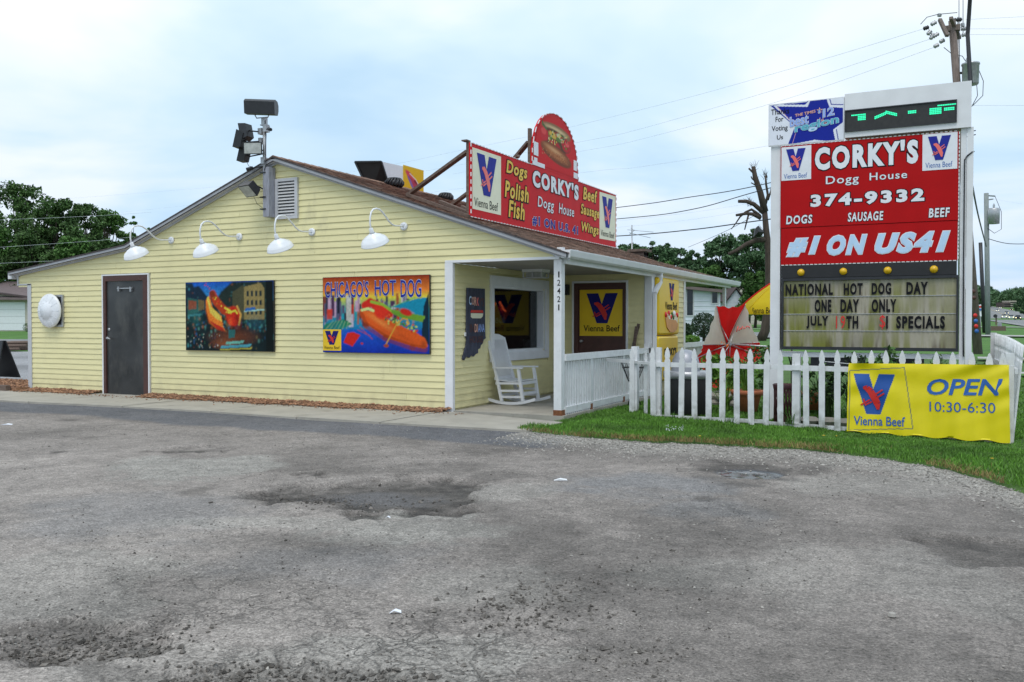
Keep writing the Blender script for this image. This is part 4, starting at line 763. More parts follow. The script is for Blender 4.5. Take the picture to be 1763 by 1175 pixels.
# exhaust fan
t = thing('exhaust_fan', (-9.05, 0, 1.55), 'round white mushroom exhaust fan hood on a square plate left of the steel door', 'exhaust fan')
mb = MB(); rect(mb, FA, -9.27, -8.80, 1.27, 1.90, .02, .055); mb.build('mounting_plate', M['metal'], t)
mb = MB(); rect(mb, FA, -9.22, -8.84, 1.31, 1.86, .055, .06); mb.build('plate_recess', M['dark'], t)
mb = MB(); mb.lathe([(.20, .05), (.21, .12)], (-9.12, 0, 1.585), (0, -1, 0), 32); mb.build('throat', M['metal'], t)
mb = MB(); mb.lathe([(.20, .085), (.325, .085), (.338, .10), (.330, .12), (.30, .145), (.22, .172), (.165, .178), (.155, .195), (0, .198)], (-9.12, 0, 1.585), (0, -1, 0), 40); hd_ = mb.build('hood', M['whitem'], t)
for a in range(12):
    mb = MB(); an_ = a * math.pi / 6; ca_, sa_ = math.cos(an_), math.sin(an_); mb.bar((-9.12 + .17 * ca_, -.178, 1.585 + .17 * sa_), (-9.12 + .31 * ca_, -.138, 1.585 + .31 * sa_), .014, .018, (0, -1, 0)); mb.build('rib', M['whitem'], hd_)

def hotdog(c, pts0, pts1, w, bun='#d8652a', dog='#c8201c', hi='#efae55'):
    """an open bun with a sausage: pts0 = axis start, pts1 = axis end in canvas units"""
    (x0, y0), (x1, y1) = pts0, pts1; a = c.asp; dx_, dy_ = (x1 - x0) * a, y1 - y0; L_ = math.hypot(dx_, dy_); ang = math.atan2(dy_, dx_); cxx, cyy = (x0 + x1) / 2, (y0 + y1) / 2; nx, ny = -math.sin(ang), math.cos(ang)
    c.ell(cxx + nx * w * .75 / a, cyy + ny * w * .75, L_ * .50, w * .62, '#c9773a', ang, .25); c.ell(cxx + nx * w * .62 / a, cyy + ny * w * .62, L_ * .46, w * .42, hi, ang, .5)
    c.ell(cxx - nx * w * .55 / a, cyy - ny * w * .55, L_ * .50, w * .85, bun, ang, .18); c.ell(cxx - nx * w * .75 / a, cyy - ny * w * .75, L_ * .42, w * .35, hi, ang, .9, .7)
    c.ell(cxx + nx * w * .25 / a, cyy + ny * w * .25, L_ * .52, w * .40, dog, ang, .15); c.ell(cxx + nx * w * .35 / a, cyy + ny * w * .35, L_ * .46, w * .14, '#ef5a3a', ang, .8, .8)
    for i in range(16):
        s_ = random.uniform(-.42, .42) * L_; o = random.uniform(.1, .6) * w; c.ell(cxx + (math.cos(ang) * s_ + nx * o) / a, cyy + math.sin(ang) * s_ + ny * o, .035, .020, random.choice(['#5c8c30', '#8db53a', '#d9c04a', '#c03020', '#e8d070']), random.random() * 3, .3)
# picture 1: street with a giant hot dog statue (plain generic stand-in)
c = Canvas(170, 104, '#0d1f22')
c.grad(.72, 1, '#2f8bb0', '#1450b8'); c.poly([(0, .55), (0, 1), (.08, 1), (.1, .93), (.16, .95), (.2, .88), (.25, .8), (.32, .76), (.45, .5)], '#12283a'); c.poly([(.30, .6), (.42, .86), (.55, 1), (1, 1), (1, .4), (.4, .4)], '#1d2c28')
for i in range(520):
    x = random.random(); y = random.uniform(.02, .96 if not .18 < 0 else .6) if i % 2 else random.uniform(.3, .62); w = random.uniform(.004, .02); h_ = random.uniform(.01, .05); col = random.choice(['#1d4c50', '#2c6a64', '#0a1418', '#4a8278', '#6a6040', '#24507a', '#8a4a26', '#13262a', '#3a8a98', '#0c1c20'])
    if not (.14 < x < .48 and y > .66): c.poly([(x, y), (x + w, y), (x + w, y + h_), (x, y + h_)], col)
c.painterly(.3, 40, 2); c.poly([(.68, .45), (.68, .92), (.86, .97), (.90, .9), (.90, .45)], '#8a7a4c'); c.poly([(.55, .5), (.55, .85), (.68, .95), (.68, .45)], '#4a4a34')
for r in range(3):
    for q in range(4): c.poly([(.705 + q * .048, .78 - r * .13), (.730 + q * .048, .785 - r * .13), (.730 + q * .048, .86 - r * .13), (.705 + q * .048, .855 - r * .13)], '#1d2c30')
c.poly([(.68, .56), (.90, .58), (.90, .60), (.68, .58)], '#9cc8c0'); c.poly([(.69, .57), (.80, .59), (.80, .63), (.69, .61)], '#2a62a8')
c.poly([(.02, .52), (.16, .56), (.16, .74), (.02, .78)], '#2b5a54'); c.poly([(.035, .60), (.13, .61), (.13, .72), (.035, .74)], '#8a4a34'); c.poly([(.15, .58), (.22, .60), (.22, .73), (.15, .75)], '#6a5a3a'); c.poly([(.03, .50), (.18, .51), (.18, .54), (.03, .53)], '#3c7a80')
c.ell(.55, .20, .55, .16, '#6e3a22', 0, .9); c.ell(.45, .10, .30, .10, '#84492a', 0, .9); c.ell(.12, .48, .16, .2, '#2a7a78', 0, 1, .4); c.ell(.80, .40, .2, .16, '#2a6a80', 0, 1, .35); c.poly([(.92, 0), (.92, 1), (1, 1), (1, 0)], '#06100f')
for i in range(90): c.ell(random.uniform(.02, .40), random.uniform(.02, .24), .004, .012, random.choice(['#c8c8b8', '#3a6a4c', '#a03a30', '#2a4a80', '#d8d8c8', '#0a0a0a']), 0, .5)
c.poly([(.24, .74), (.28, .80), (.32, .62), (.42, .50), (.44, .34), (.47, .28), (.38, .30), (.28, .40), (.24, .58)], '#e07a28'); c.poly([(.25, .76), (.27, .80), (.30, .64), (.40, .52), (.43, .42), (.36, .46), (.29, .55)], '#d8c050'); c.poly([(.26, .46), (.38, .30), (.46, .28), (.43, .34), (.33, .40)], '#b8281c')
c.line([(.32, .82), (.36, .72), (.44, .60), (.54, .52)], .075, '#b03a18'); c.line([(.31, .83), (.33, .78)], .05, '#7a2c14'); c.ell(.555, .50, .14, .155, '#c82a14', 0, .15); c.ell(.55, .42, .12, .06, '#e8381c', 0, .8); c.ell(.60, .40, .10, .12, '#a81c10', .3, .9, .6); c.line([(.60, .64), (.64, .52), (.62, .38)], .02, '#c89848')
for i in range(26): s_ = random.random(); c.ell(.33 + .2 * s_ + random.uniform(-.02, .02), .78 - .26 * s_ + random.uniform(-.03, .03), .018, .012, random.choice(['#e0c040', '#c8701c', '#d83a1c', '#8a2a10']), random.random() * 3, .3)
c.ell(.60, .46, .05, .13, '#6a1408', .2, 1, .7); c.ell(.52, .42, .05, .10, '#ef6a30', 0, 1, .6); c.line([(.24, .60), (.27, .42), (.36, .32), (.46, .28)], .016, '#8a3410', .6); c.line([(.46, .62), (.52, .58), (.50, .55), (.58, .58), (.60, .54)], .016, '#d8d040'); c.poly([(.50, .18), (.57, .19), (.58, .31), (.50, .31)], '#2f6a68'); c.poly([(.46, .09), (.66, .11), (.68, .15), (.48, .13)], '#6ab0a0'); c.poly([(.40, .03), (.74, .06), (.76, .10), (.42, .07)], '#4a98a8'); c.poly([(.40, 0), (.76, .03), (.76, .05), (.40, .02)], '#a8a040')
for i in range(8): c.ell(.24 + random.uniform(-.06, .08), .94 + random.uniform(-.05, .05), .012, .008, '#c83050', 0, .4)
t = thing('street_scene_picture', (-4.47, -.02, 1.47), 'dark wide picture of a giant hot dog in a city street', 'picture')
mb = MB(); rect(mb, FA, -5.492, -3.454, .857, 2.071, .03, .062); mb.build('backing_board', M['dark'], t); c.painterly(.28); c.to_mesh('picture_print', FA, -5.487, -3.459, .862, 2.066, .064, M['print_'], t)
# picture 2: skyline, water and hot dog boat
c = Canvas(190, 118, '#1230b0'); c.grad(.82, 1, '#e07a30', '#8a2a14'); c.grad(.72, .82, '#d8c840', '#e07a30'); c.grad(.58, .72, '#3a9a90', '#c8c840'); c.grad(0, .30, '#0a2c9c', '#1650b8'); c.grad(.30, .58, '#1470a8', '#28a0a0')
for i in range(70):
    x = random.uniform(-.02, .86); yb = random.uniform(.34, .56); h_ = random.uniform(.10, .34); w = random.uniform(.012, .04)
    col = random.choice(['#8a8a9a', '#b8b0c0', '#4a3050', '#1c2030', '#7a3a30', '#c0a0b8', '#30384a', '#a85a30', '#d0c8c0', '#5a5a78', '#c03828']); c.poly([(x, yb), (x + w, yb), (x + w, min(yb + h_, .82)), (x, min(yb + h_, .82))], col); c.line([(x + w * .5, yb), (x + w * .5, min(yb + h_, .8))], .003, '#201828', .7)
c.poly([(.23, .42), (.28, .42), (.28, .76), (.23, .76)], '#b8b8b0'); c.poly([(.04, .44), (.09, .44), (.09, .58), (.04, .58)], '#c83a28'); c.poly([(0, .30), (.17, .30), (.29, .38), (.20, .44), (.02, .38)], '#1c7a4c')
for i in range(6): c.line([(.03 + i * .04, .31), (.10 + i * .03, .42)], .004, '#a8c088')
c.painterly(.2, 40, 1); c.poly([(.66, .60), (.88, .70), (1, .72), (1, .40), (.82, .56)], '#1488a8'); c.ell(.12, .34, .25, .2, '#1c6a8a', 0, 1, .5); c.line([(.60, .56), (.88, .72)], .006, '#40b070'); c.poly([(.93, .2), (1, .1), (1, .8), (.95, .6)], '#0c2838')
c.poly([(.20, .13), (.29, .08), (.365, .23), (.30, .27), (.24, .26)], '#c8241c'); c.line([(.36, .34), (.48, .18)], .005, '#b04030'); c.line([(.34, .30), (.46, .22)], .005, '#b04030'); c.ell(.38, .12, .02, .014, '#b83020'); c.ell(.61, .095, .04, .02, '#a84828')
c.poly([(.44, .55), (.36, .58), (.36, .50), (.40, .40), (.60, .20), (.85, .09), (.96, .06), (.99, .10), (.96, .20), (.88, .27), (.70, .38), (.50, .54)], '#d8581c', shade=None)
c.line([(.37, .50), (.42, .36), (.60, .20), (.85, .08), (.96, .06)], .05, '#8a3010', .55); c.ell(.56, .40, .36, .055, '#e88a40', -.52, .9, .8); c.ell(.78, .20, .30, .05, '#c04a18', -.42, .9, .7); c.ell(.95, .12, .06, .08, '#8a3a18', 0, 1, .8)
c.line([(.41, .62), (.46, .66), (.56, .60), (.64, .50)], .065, '#c8281c'); c.ell(.56, .54, .12, .11, '#d8301c', -.5, .3); c.line([(.47, .67), (.58, .63), (.66, .55), (.80, .50), (.95, .46)], .022, '#8ab038'); c.poly([(.66, .56), (.96, .48), (.94, .40), (.74, .46), (.66, .52)], '#6a9a30'); c.ell(.79, .53, .11, .05, '#c8281c', -.3, .3); c.line([(.38, .56), (.44, .58), (.49, .55)], .02, '#c8d888')
for i in range(46): s_ = random.random(); c.ell(.62 + .28 * s_ + random.uniform(-.03, .03), .45 - .14 * s_ + random.uniform(-.05, .05), .022, .014, random.choice(['#b8c860', '#4a8a38', '#d85a28', '#e0c060', '#c8281c', '#2a6a30']), random.random() * 3, .3)
c.line([(.61, .12), (.70, .36), (.76, .45), (.80, .44), (.82, .38)], .010, '#d8a038')
t = thing('skyline_picture', (-1.38, -.02, 1.47), 'bright wide picture with a hot dog before a skyline and blue lettering, nearest the porch', 'picture')
mb = MB(); rect(mb, FA, -2.411, -.358, .866, 2.090, .03, .065); mb.build('backing_board', M['dark'], t); c.painterly(.13); U0, U1, V0, V1 = -2.406, -.363, .871, 2.085; c.to_mesh('picture_print', FA, U0, U1, V0, V1, .067, M['print_'], t)
def uv(a, b): return U0 + a * (U1 - U0), V0 + b * (V1 - V0)
for s_, a0, a1, b0, b1 in (("CHICAGO'S", .02, .445, .73, .945), ('HOT', .505, .70, .745, .945), ('DOG', .745, .93, .72, .945)):
    u0, v0 = uv(a0, b0); u1, v1 = uv(a1, b1); text(FA, s_, u0, u1, v0, v1, M['blue'], t, off=.004, outline=.018, om=M['ice'], n=.070)
u0, v0 = uv(.0, .02); u1, v1 = uv(.18, .305); mb = MB(); rect(mb, FA, u0, u1, v0, v1, .067, .070); mb.build('logo_panel', M['yellow'], t)
a0, b0 = uv(.02, .10); a1, b1 = uv(.155, .285); v_logo(FA, a0, a1, b0, b1, t, M['blued'], M['redp'], .073); a0, b0 = uv(.01, .04); a1, b1 = uv(.165, .085); text(FA, 'Vienna Beef', a0, a1, b0, b1, M['blackp'], t, n=.072)

# floodlight mast
t = thing('floodlight_mast', (-3.52, -.15, 3.2), 'steel floodlight mast with black lamps rising beside the gable vent', 'light mast')
mb = MB(); mb.tube([(-3.575, -.13, 3.26), (-3.575, -.13, 4.20), (-3.565, -.14, 4.80)], .030, 12); mb.build('pole', M['metal'], t)
mb = MB(); mb.box(-3.56, -3.43, -.19, -.03, 3.13, 3.96); mb.build('backing_board', M['mgrey'], t)
for z in (3.25, 3.45, 3.86): mb = MB(); mb.box(-3.62, -3.50, -.205, -.08, z, z + .02); mb.build('clamp', M['dark'], t)
def flood(c, w, h_, d, rz_, tilt, m='dark'):   # body box with glass on its mouth (local -y), placed at c
    Mx = Matrix.Translation(Vector(c)) @ Matrix.Rotation(rz_, 4, 'Z') @ Matrix.Rotation(tilt, 4, 'X')
    T = lambda q: tuple(Mx @ Vector(q)); mb = MB(); mb.hexa([T(q) for q in [(-w / 2, -d / 2, -h_ / 2), (w / 2, -d / 2, -h_ / 2), (w / 2 * .75, d / 2, -h_ / 2 * .8), (-w / 2 * .75, d / 2, -h_ / 2 * .8), (-w / 2, -d / 2, h_ / 2), (w / 2, -d / 2, h_ / 2), (w / 2 * .75, d / 2, h_ / 2 * .8), (-w / 2 * .75, d / 2, h_ / 2 * .8)]]); b_ = mb.build('floodlight', M[m], t)
    mb = MB(); mb.hexa([T(q) for q in [(-w / 2 * .88, -d / 2 - .006, -h_ / 2 * .86), (w / 2 * .88, -d / 2 - .006, -h_ / 2 * .86), (w / 2 * .88, -d / 2 - .001, -h_ / 2 * .86), (-w / 2 * .88, -d / 2 - .001, -h_ / 2 * .86), (-w / 2 * .88, -d / 2 - .006, h_ / 2 * .86), (w / 2 * .88, -d / 2 - .006, h_ / 2 * .86), (w / 2 * .88, -d / 2 - .001, h_ / 2 * .86), (-w / 2 * .88, -d / 2 - .001, h_ / 2 * .86)]]); mb.build('glass', M['lens'], b_)
    mb = MB(); mb.tube([T((0, d / 2, 0)), tuple(np.array(T((0, d / 2 + .04, -.02)))), (-3.575, -.13, c[2] - .01)], .012, 6); mb.build('bracket', M['dark'], b_)
flood((-3.83, -.28, 4.565), .24, .28, .12, R(-85), R(12)); flood((-3.90, -.34, 4.42), .23, .30, .12, R(-75), R(-14)); flood((-3.67, -.28, 4.265), .32, .20, .13, R(24), R(5)); flood((-3.95, -.20, 4.21), .23, .29, .12, R(-75), R(-14)); flood((-3.72, -.32, 3.60), .32, .24, .15, R(-14), R(46))
c0_ = np.array([-3.575, -.20, 4.955]); ux_ = np.array([math.cos(.40), math.sin(.40), -.05]); nx_ = np.array([-ux_[1], ux_[0], 0]); prof = [(-.10, -.125), (.06, -.115), (.10, -.04), (.10, .06), (.05, .115), (-.06, .125), (-.12, .08)]
mb = MB(); mb.prism([c0_ - ux_ * .26 + nx_ * a + np.array([0, 0, b_]) for a, b_ in prof], ux_ * .52); mb.build('top_lamp', M['dark'], t)
mb = MB(); mb.tube([(-3.72, -.22, 4.87), (-3.68, -.20, 4.79), (-3.46, -.17, 4.79), (-3.42, -.17, 4.87)], .010, 6); mb.box(-3.60, -3.53, -.18, -.10, 4.66, 4.80); mb.build('yoke', M['metal'], t)
for q in ((-3.66, -3.58, -.20, -.10, 4.52, 4.62), (-3.55, -3.48, -.20, -.10, 4.55, 4.66), (-3.62, -3.50, -.19, -.09, 4.665, 4.68), (-3.61, -3.54, -.19, -.09, 4.02, 4.13), (-3.66, -3.60, -.19, -.11, 4.36, 4.46)): mb = MB(); mb.box(*q); mb.build('junction_box', M['metal'], t)
for c_, d_ in (((-3.42, -.20, 4.585), (.09, -.05, -.03)), ((-3.77, -.20, 3.965), (-.09, -.06, -.03))):
    mb = MB(); c_ = np.array(c_); mb.tube([c_, c_ + np.array(d_)], .028, 10); mb.tube([c_, (-3.56, -.14, c_[2] + .02)], .01, 6); mb.build('camera', M['dark'], t)
mb = MB(); mb.tube([(-3.53, -.16, 4.75), (-3.50, -.17, 4.5), (-3.53, -.16, 4.2), (-3.48, -.20, 4.0), (-3.52, -.2, 3.9)], .006, 5); mb.tube([(-3.93, -.2, 4.12), (-3.86, -.2, 4.0), (-3.77, -.2, 3.98)], .005, 5); mb.tube([(-3.70, -.29, 3.52), (-3.68, -.2, 3.35), (-3.66, -.1, 3.30)], .004, 5); mb.build('cable', M['cable'], t)

# ------------------------------------------------------------------ roof sign
RS = thing('roof_sign', (.1, 3.6, 3.0), 'long red roof sign with an arched hot dog panel standing on the shingle slope', 'sign')
FR = Frame((.11, 0, 0), (0, 1, 0), (0, 0, 1), (1, 0, 0))
arch = [(2.60, 4.155), (2.615, 4.45), (2.68, 4.66), (2.78, 4.85), (2.92, 5.0), (3.10, 5.12), (3.32, 5.205), (3.55, 5.25), (3.75, 5.255), (3.95, 5.23), (4.15, 5.165), (4.35, 5.05), (4.52, 4.89), (4.64, 4.70), (4.71, 4.45), (4.745, 4.155)]
outl = [(.39, 3.0), (6.912, 3.0), (6.912, 4.155)] + arch[::-1] + [(.39, 4.15)]
mb = MB(); plate(mb, FR, [(.39, 3.0), (6.912, 3.0), (6.912, 4.155), (.39, 4.15)], -.03, 0); mb.build('panel', M['red'], RS)
mb = MB(); plate(mb, FR, arch[::-1], -.03, 0.0); mb.build('arch_panel', M['red'], RS)
mb = MB(); o_ = outl + [outl[0]]; tot = 0     # rope light along the edge, in short white beads
for (a, b_), (c_, d_) in zip(o_[:-1], o_[1:]):
    L_ = math.hypot(c_ - a, d_ - b_); m_n = max(1, int(L_ / .11))
    for q in range(m_n):
        f0, f1 = q / m_n, (q + .55) / m_n; mb.bar(FR.p(a + (c_ - a) * f0, b_ + (d_ - b_) * f0, .008), FR.p(a + (c_ - a) * f1, b_ + (d_ - b_) * f1, .008), .014, .014)
mb.build('rope_light', M['whitew'], RS, kind='stuff')
mb = MB(); plate(mb, FR, [(.445, 3.13), (1.412, 3.13), (1.412, 4.095), (.445, 4.085)], 0, .003); mb.build('logo_panel', M['cream'], RS); v_logo(FR, .585, 1.245, 3.385, 4.025, RS, M['blue'], M['pink'], .008); text(FR, 'Vienna Beef', .50, 1.30, 3.18, 3.32, M['blackp'], RS, n=.006)
mb = MB(); plate(mb, FR, [(5.915, 3.12), (6.88, 3.14), (6.88, 4.125), (5.915, 4.10)], 0, .003); mb.build('logo_panel', M['cream'], RS); v_logo(FR, 6.06, 6.69, 3.39, 4.03, RS, M['blue'], M['pink'], .008); text(FR, 'Vienna Beef', 5.98, 6.80, 3.19, 3.32, M['blackp'], RS, n=.006)
for s_, a0, a1, b0, b1 in (('Dogs', 1.60, 2.40, 3.80, 4.08), ('Polish', 1.54, 2.46, 3.45, 3.73), ('Fish', 1.68, 2.30, 3.13, 3.42), ('Beef', 4.99, 5.76, 3.83, 4.09), ('Sausage', 4.87, 5.88, 3.47, 3.74), ('Wings', 4.90, 5.85, 3.13, 3.38)): text(FR, s_, a0, a1, b0, b1, M['yellowp'], RS, off=.030, shear=.15, outline=.055, om=M['blackp'], n=.005, space=1.14)
text(FR, "CORKY'S", 2.62, 4.75, 3.77, 4.08, M['whitep'], RS, off=.055, outline=.042, om=M['blackp'], n=.006, space=1.24); text(FR, 'Dogg', 2.84, 3.55, 3.38, 3.63, M['whitep'], RS, off=.012, outline=.03, om=M['blackp'], n=.005, shear=.1, space=1.12); text(FR, 'House', 3.78, 4.52, 3.42, 3.62, M['whitep'], RS, off=.012, outline=.03, om=M['blackp'], n=.005, shear=.1, space=1.12)
text(FR, '#1 ON U.S. 41', 2.62, 4.73, 3.08, 3.26, M['blue'], RS, off=.035, outline=.028, om=M['whitep'], n=.005, space=1.16)
c = Canvas(150, 90, '#cf161c'); c.asp = 1.87
def au(u, v): return (u - 2.75) / 1.87, (v - 4.2)
def ae(u, v, rx, ry, col, ang=0, soft=.15, al=1.0): x, y = au(u, v); c.ell(x, y, rx, ry, col, ang, soft, al)
ae(3.68, 4.93, .72, .13, '#8f6a48', -.03); ae(3.66, 4.95, .66, .07, '#d8bc90', -.03, .6); ae(3.66, 4.76, .72, .20, '#5a3a24', -.08)
for (u, v, rx, ry, col) in ((3.12, 4.80, .22, .15, '#c8242c'), (3.10, 4.84, .13, .07, '#e04a48'), (4.12, 4.74, .24, .14, '#c02028'), (4.18, 4.78, .12, .06, '#e8585a'), (3.60, 4.66, .30, .11, '#b81c24'), (3.52, 4.84, .24, .07, '#d8b048'), (3.85, 4.86, .22, .06, '#c8c8a0'), (3.75, 4.80, .12, .05, '#5c7a34'), (3.40, 4.78, .10, .05, '#6c8a3c'), (3.95, 4.88, .12, .05, '#4a6a34')): ae(u, v, rx, ry, col, -.1, .3)
for i in range(70): ae(random.uniform(3.3, 4.25), random.uniform(4.68, 4.92), .03, .018, random.choice(['#5c8c30', '#d9c04a', '#c03020', '#e8d8a0', '#3a4a28', '#b0b890']), random.random() * 3, .3)
c.line([au(3.0, 5.09), au(3.06, 4.96), au(3.22, 4.90)], .03, '#566a3c')
ae(3.68, 4.50, .76, .17, '#7a3f22', -.13, .12); ae(3.66, 4.52, .72, .13, '#b06a3c', -.13, .5); ae(3.60, 4.56, .62, .06, '#dba878', -.13, .9, .8)
for i in range(90): ae(3.66 + random.uniform(-.62, .62), 4.47 + random.uniform(-.08, .06), .022, .014, random.choice(['#8a4424', '#a8562c', '#c88a5c']), 0, .5, .7)
mk = (((c.X - .5) / .5) ** 2 + np.clip(c.Y - .35, 0, 1) ** 2 / .43) < 1
cx_, cy_ = 2.70, 4.22
c.to_mesh('hot_dog_print', FR, 2.75, 4.62, 4.20, 5.20, .004, M['print_'], RS, mask=mk)
for a, b_, c_, d_ in ((2.67, 4.34, 2.86, 4.58), (2.62, 4.16, 3.14, 4.235), (2.68, 4.235, 2.82, 4.30), (4.50, 4.34, 4.66, 4.54), (4.50, 4.19, 4.70, 4.30)): mb = MB(); plate(mb, FR, [(a, b_), (c_, b_), (c_, d_), (a, d_)], .005, .008); mb.build('white_patch', M['whitep'], RS)
for a, b_, w in (((.04, .42, 4.02), (-1.42, .95, 3.50), .09), ((.04, 2.2, 4.25), (-1.54, 2.61, 3.53), .09), ((.04, 2.62, 4.56), (-1.55, 3.4, 3.55), .09), ((.04, 6.6, 4.1), (-1.5, 6.7, 3.5), .09)): mb = MB(); mb.bar(a, b_, w, .045); mb.build('brace', M['wood'], RS)
for a, b_ in (((.10, .36, 3.00), (-1.20, .62, 3.45)), ((.10, .72, 3.02), (-1.22, 1.66, 3.47)), ((.06, 1.3, 3.02), (-1.2, 2.4, 3.46)), ((.06, 6.6, 3.0), (-1.4, 6.6, 3.5))): mb = MB(); mb.bar(a, b_, .05, .05); mb.build('sill_rail', M['wood'], RS)
mb = MB(); mb.box(.03, .078, .39, .44, 2.98, 4.17); mb.box(-.02, .078, .33, .45, 4.17, 4.19); mb.build('end_post', M['wood'], RS)
mb = MB(); mb.box(.03, .078, 2.6, 2.68, 3.0, 4.8); mb.build('end_post', M['wood'], RS)

# rooftop hood and turbine vents behind the ridge
t = thing('rooftop_hood', (-3.5, 3.6, 4.0), 'black mouthed duct hood with a yellow sausage panel on the roof ridge', 'duct hood')
p = lambda px, py, x: tuple(np.array(at(px, py, 1)))
def onx(px, py, x):
    a = at(px, py, 1) - CAM; s_ = (x - CAM[0]) / a[0]; return CAM + a * s_
def ony(px, py, y):
    a = at(px, py, 1) - CAM; s_ = (y - CAM[1]) / a[1]; return CAM + a * s_
A1 = onx(656.5, 278.4, -3.45); A2 = A1 + np.array([0, .10, -.62]); Bk1 = onx(727.5, 294.3, -3.45); Bk2 = Bk1 + np.array([0, 0, -.55]); wd_ = np.array([-.46, 0, 0])
C1 = A1 + wd_ + np.array([-.1, -.12, .02]); C2 = A2 + wd_ * .75
A2 = A2 + np.array([.0, .28, 0]); 
mb = MB(); mb.add([A1, Bk1, Bk2, A2, C1, Bk1 + wd_, Bk2 + wd_, C2], [(0, 3, 2, 1), (0, 1, 5, 4), (1, 2, 6, 5), (2, 3, 7, 6), (4, 5, 6, 7)]); mb.build('duct', M['whitem'], t)
mb = MB(); off = np.array([0, .02, 0]); mb.add([A1 + off, A2 + off, C2 + off, C1 + off], [(0, 1, 2, 3), (3, 2, 1, 0)]); mb.build('mouth', M['black'], t)
mb = MB(); [mb.bar(a, b_, .03, .03) for a, b_ in ((A1, A2), (A2, C2), (C2, C1), (C1, A1))]; mb.build('mouth_rim', M['dark'], t)
u_ = (Bk1 - A1); u_ /= np.linalg.norm(u_); y0 = A1[1] + .52 * (Bk1[1] - A1[1]); Fh = Frame((-3.44, 0, 0), (0, 1, 0), (0, 0, 1), (1, 0, 0)); c = Canvas(60, 46, '#e8b818'); c.asp = 1.4; c.ell(.42, .55, .62, .17, '#d84a58', -.55, .2); c.ell(.5, .36, .56, .14, '#b83a50', -.5, .2); c.ell(.36, .36, .44, .08, '#8868a8', -.9, .25); c.ell(.62, .45, .2, .08, '#8a2038', -.3, .3); c.line([(.30, .75), (.62, .55), (.75, .38)], .03, '#e8d8c8')
c.to_mesh('sausage_print', Fh, y0, Bk1[1] + .01, Bk1[2] - .52, Bk1[2] - .01, .0, M['print_'], t)
mb = MB(); mb.box(-3.449, -3.441, y0 - .02, Bk1[1] + .03, Bk1[2] - .54, Bk1[2] + .01); mb.build('yellow_panel', M['yellow'], t)
def turbine(px, py, x, r, lb):
    c_ = onx(px, py, x); t = thing('roof_turbine', tuple(c_), lb, 'roof vent', 'ribbed black vents on the roof'); mb = MB(); mb.lathe([(r * .55, -.25), (r * .55, 0)], c_, (0, 0, 1), 16); mb.build('base_pipe', M['dark'], t)
    mb = MB()
    for j in range(16):
        a = j * 2 * math.pi / 16; pts = [(r * .75, 0), (r, r * .25), (r * 1.0, r * .5), (r * .7, r * .85), (r * .1, r * .95)]
        mb.tube([c_ + np.array([math.cos(a + i * .12) * q[0], math.sin(a + i * .12) * q[0], q[1]]) for i, q in enumerate(pts)], .020, 5)
    mb.lathe([(r * .9, .02), (r * .92, r * .5), (r * .6, r * .8), (0, r * .9)], c_, (0, 0, 1), 20); mb.build('turbine', M['dark'], t)
turbine(679, 322, -3.15, .18, 'ribbed black roof vent in front of the duct hood'); turbine(767, 345, -3.1, .16, 'ribbed black roof vent between the two sloping sign braces')

# ------------------------------------------------------------------ pole sign
PS = thing('pole_sign', (5.7, 1.5, 0), 'tall red and white roadside sign with a mildewed letter board behind the picket fence', 'sign')
FS = Frame((0, 1.5, 0), (1, 0, 0), (0, 0, 1), (0, -1, 0))
def pbox(name, u0, u1, v0, v1, n0, n1, m, parent=None): mb = MB(); rect(mb, FS, u0, u1, v0, v1, n0, n1); return mb.build(name, M[m], PS if parent is None else parent)
pbox('post', 4.462, 4.598, -.1, 3.895, -.25, -.02, 'white'); pbox('post', 6.925, 6.995, -.1, 4.0, -.25, -.02, 'white'); pbox('post', 6.998, 7.075, -.1, 3.93, -.25, -.005, 'white')
hd_ = pbox('header_cabinet', 5.47, 7.045, 3.925, 4.53, -.32, .03, 'white')
dp = pbox('display', 5.485, 6.862, 4.012, 4.285, .031, .036, 'ledb', hd_)
mb = MB(); rect(mb, FS, 5.475, 5.487, 4.0, 4.30, .03, .055); rect(mb, FS, 6.862, 6.874, 4.0, 4.30, .03, .055); rect(mb, FS, 5.487, 6.862, 4.286, 4.30, .03, .055); rect(mb, FS, 5.487, 6.862, 4.0, 4.012, .03, .055); mb.build('display_frame', M['dark'], hd_)
mb = MB()
def led(u0, u1, v, n_=1, dv=0):
    for r in range(n_):
        q = u0
        while q < u1: vv = v - r * .022 + dv * (q - u0) / (u1 - u0); rect(mb, FS, q, q + .017, vv, vv + .016, .037, .040); q += .021
led(5.56, 5.74, 4.215); led(5.645, 5.735, 4.190, 3); led(5.86, 6.0, 4.165, 2, .05); led(6.0, 6.14, 4.225, 2, -.05); led(6.28, 6.375, 4.195, 2); led(6.545, 6.68, 4.200, 4); led(6.64, 6.85, 4.235); led(6.72, 6.84, 4.190, 2)
mb.build('light_dots', M['led'], hd_, kind='stuff')
sp_ = pbox('award_panel', 4.43, 5.464, 3.90, 4.50, -.03, .012, 'white')
FS2 = Frame((0, 1.5, 0), (1, 0, 0), (0, 0, 1), (0, -1, 0)); c = Canvas(170, 100, '#e4e8f4')
def q_(x, y): return ((x - 125) / 1175, (1 - (y - (380 - (x - 125) * .118)) / 640))   # zoomed photo coordinates on the panel
star = [(780, 300), (1035, 262), (1080, 390), (1290, 400), (1290, 620), (1140, 740), (1180, 925), (860, 905), (490, 985), (580, 740), (250, 395), (740, 395)]
c.poly([q_(*p) for p in [(140, 385), (740, 320), (700, 362), (330, 365), (180, 375), (545, 700), (430, 990), (500, 985), (585, 735)]], '#1a2a98')
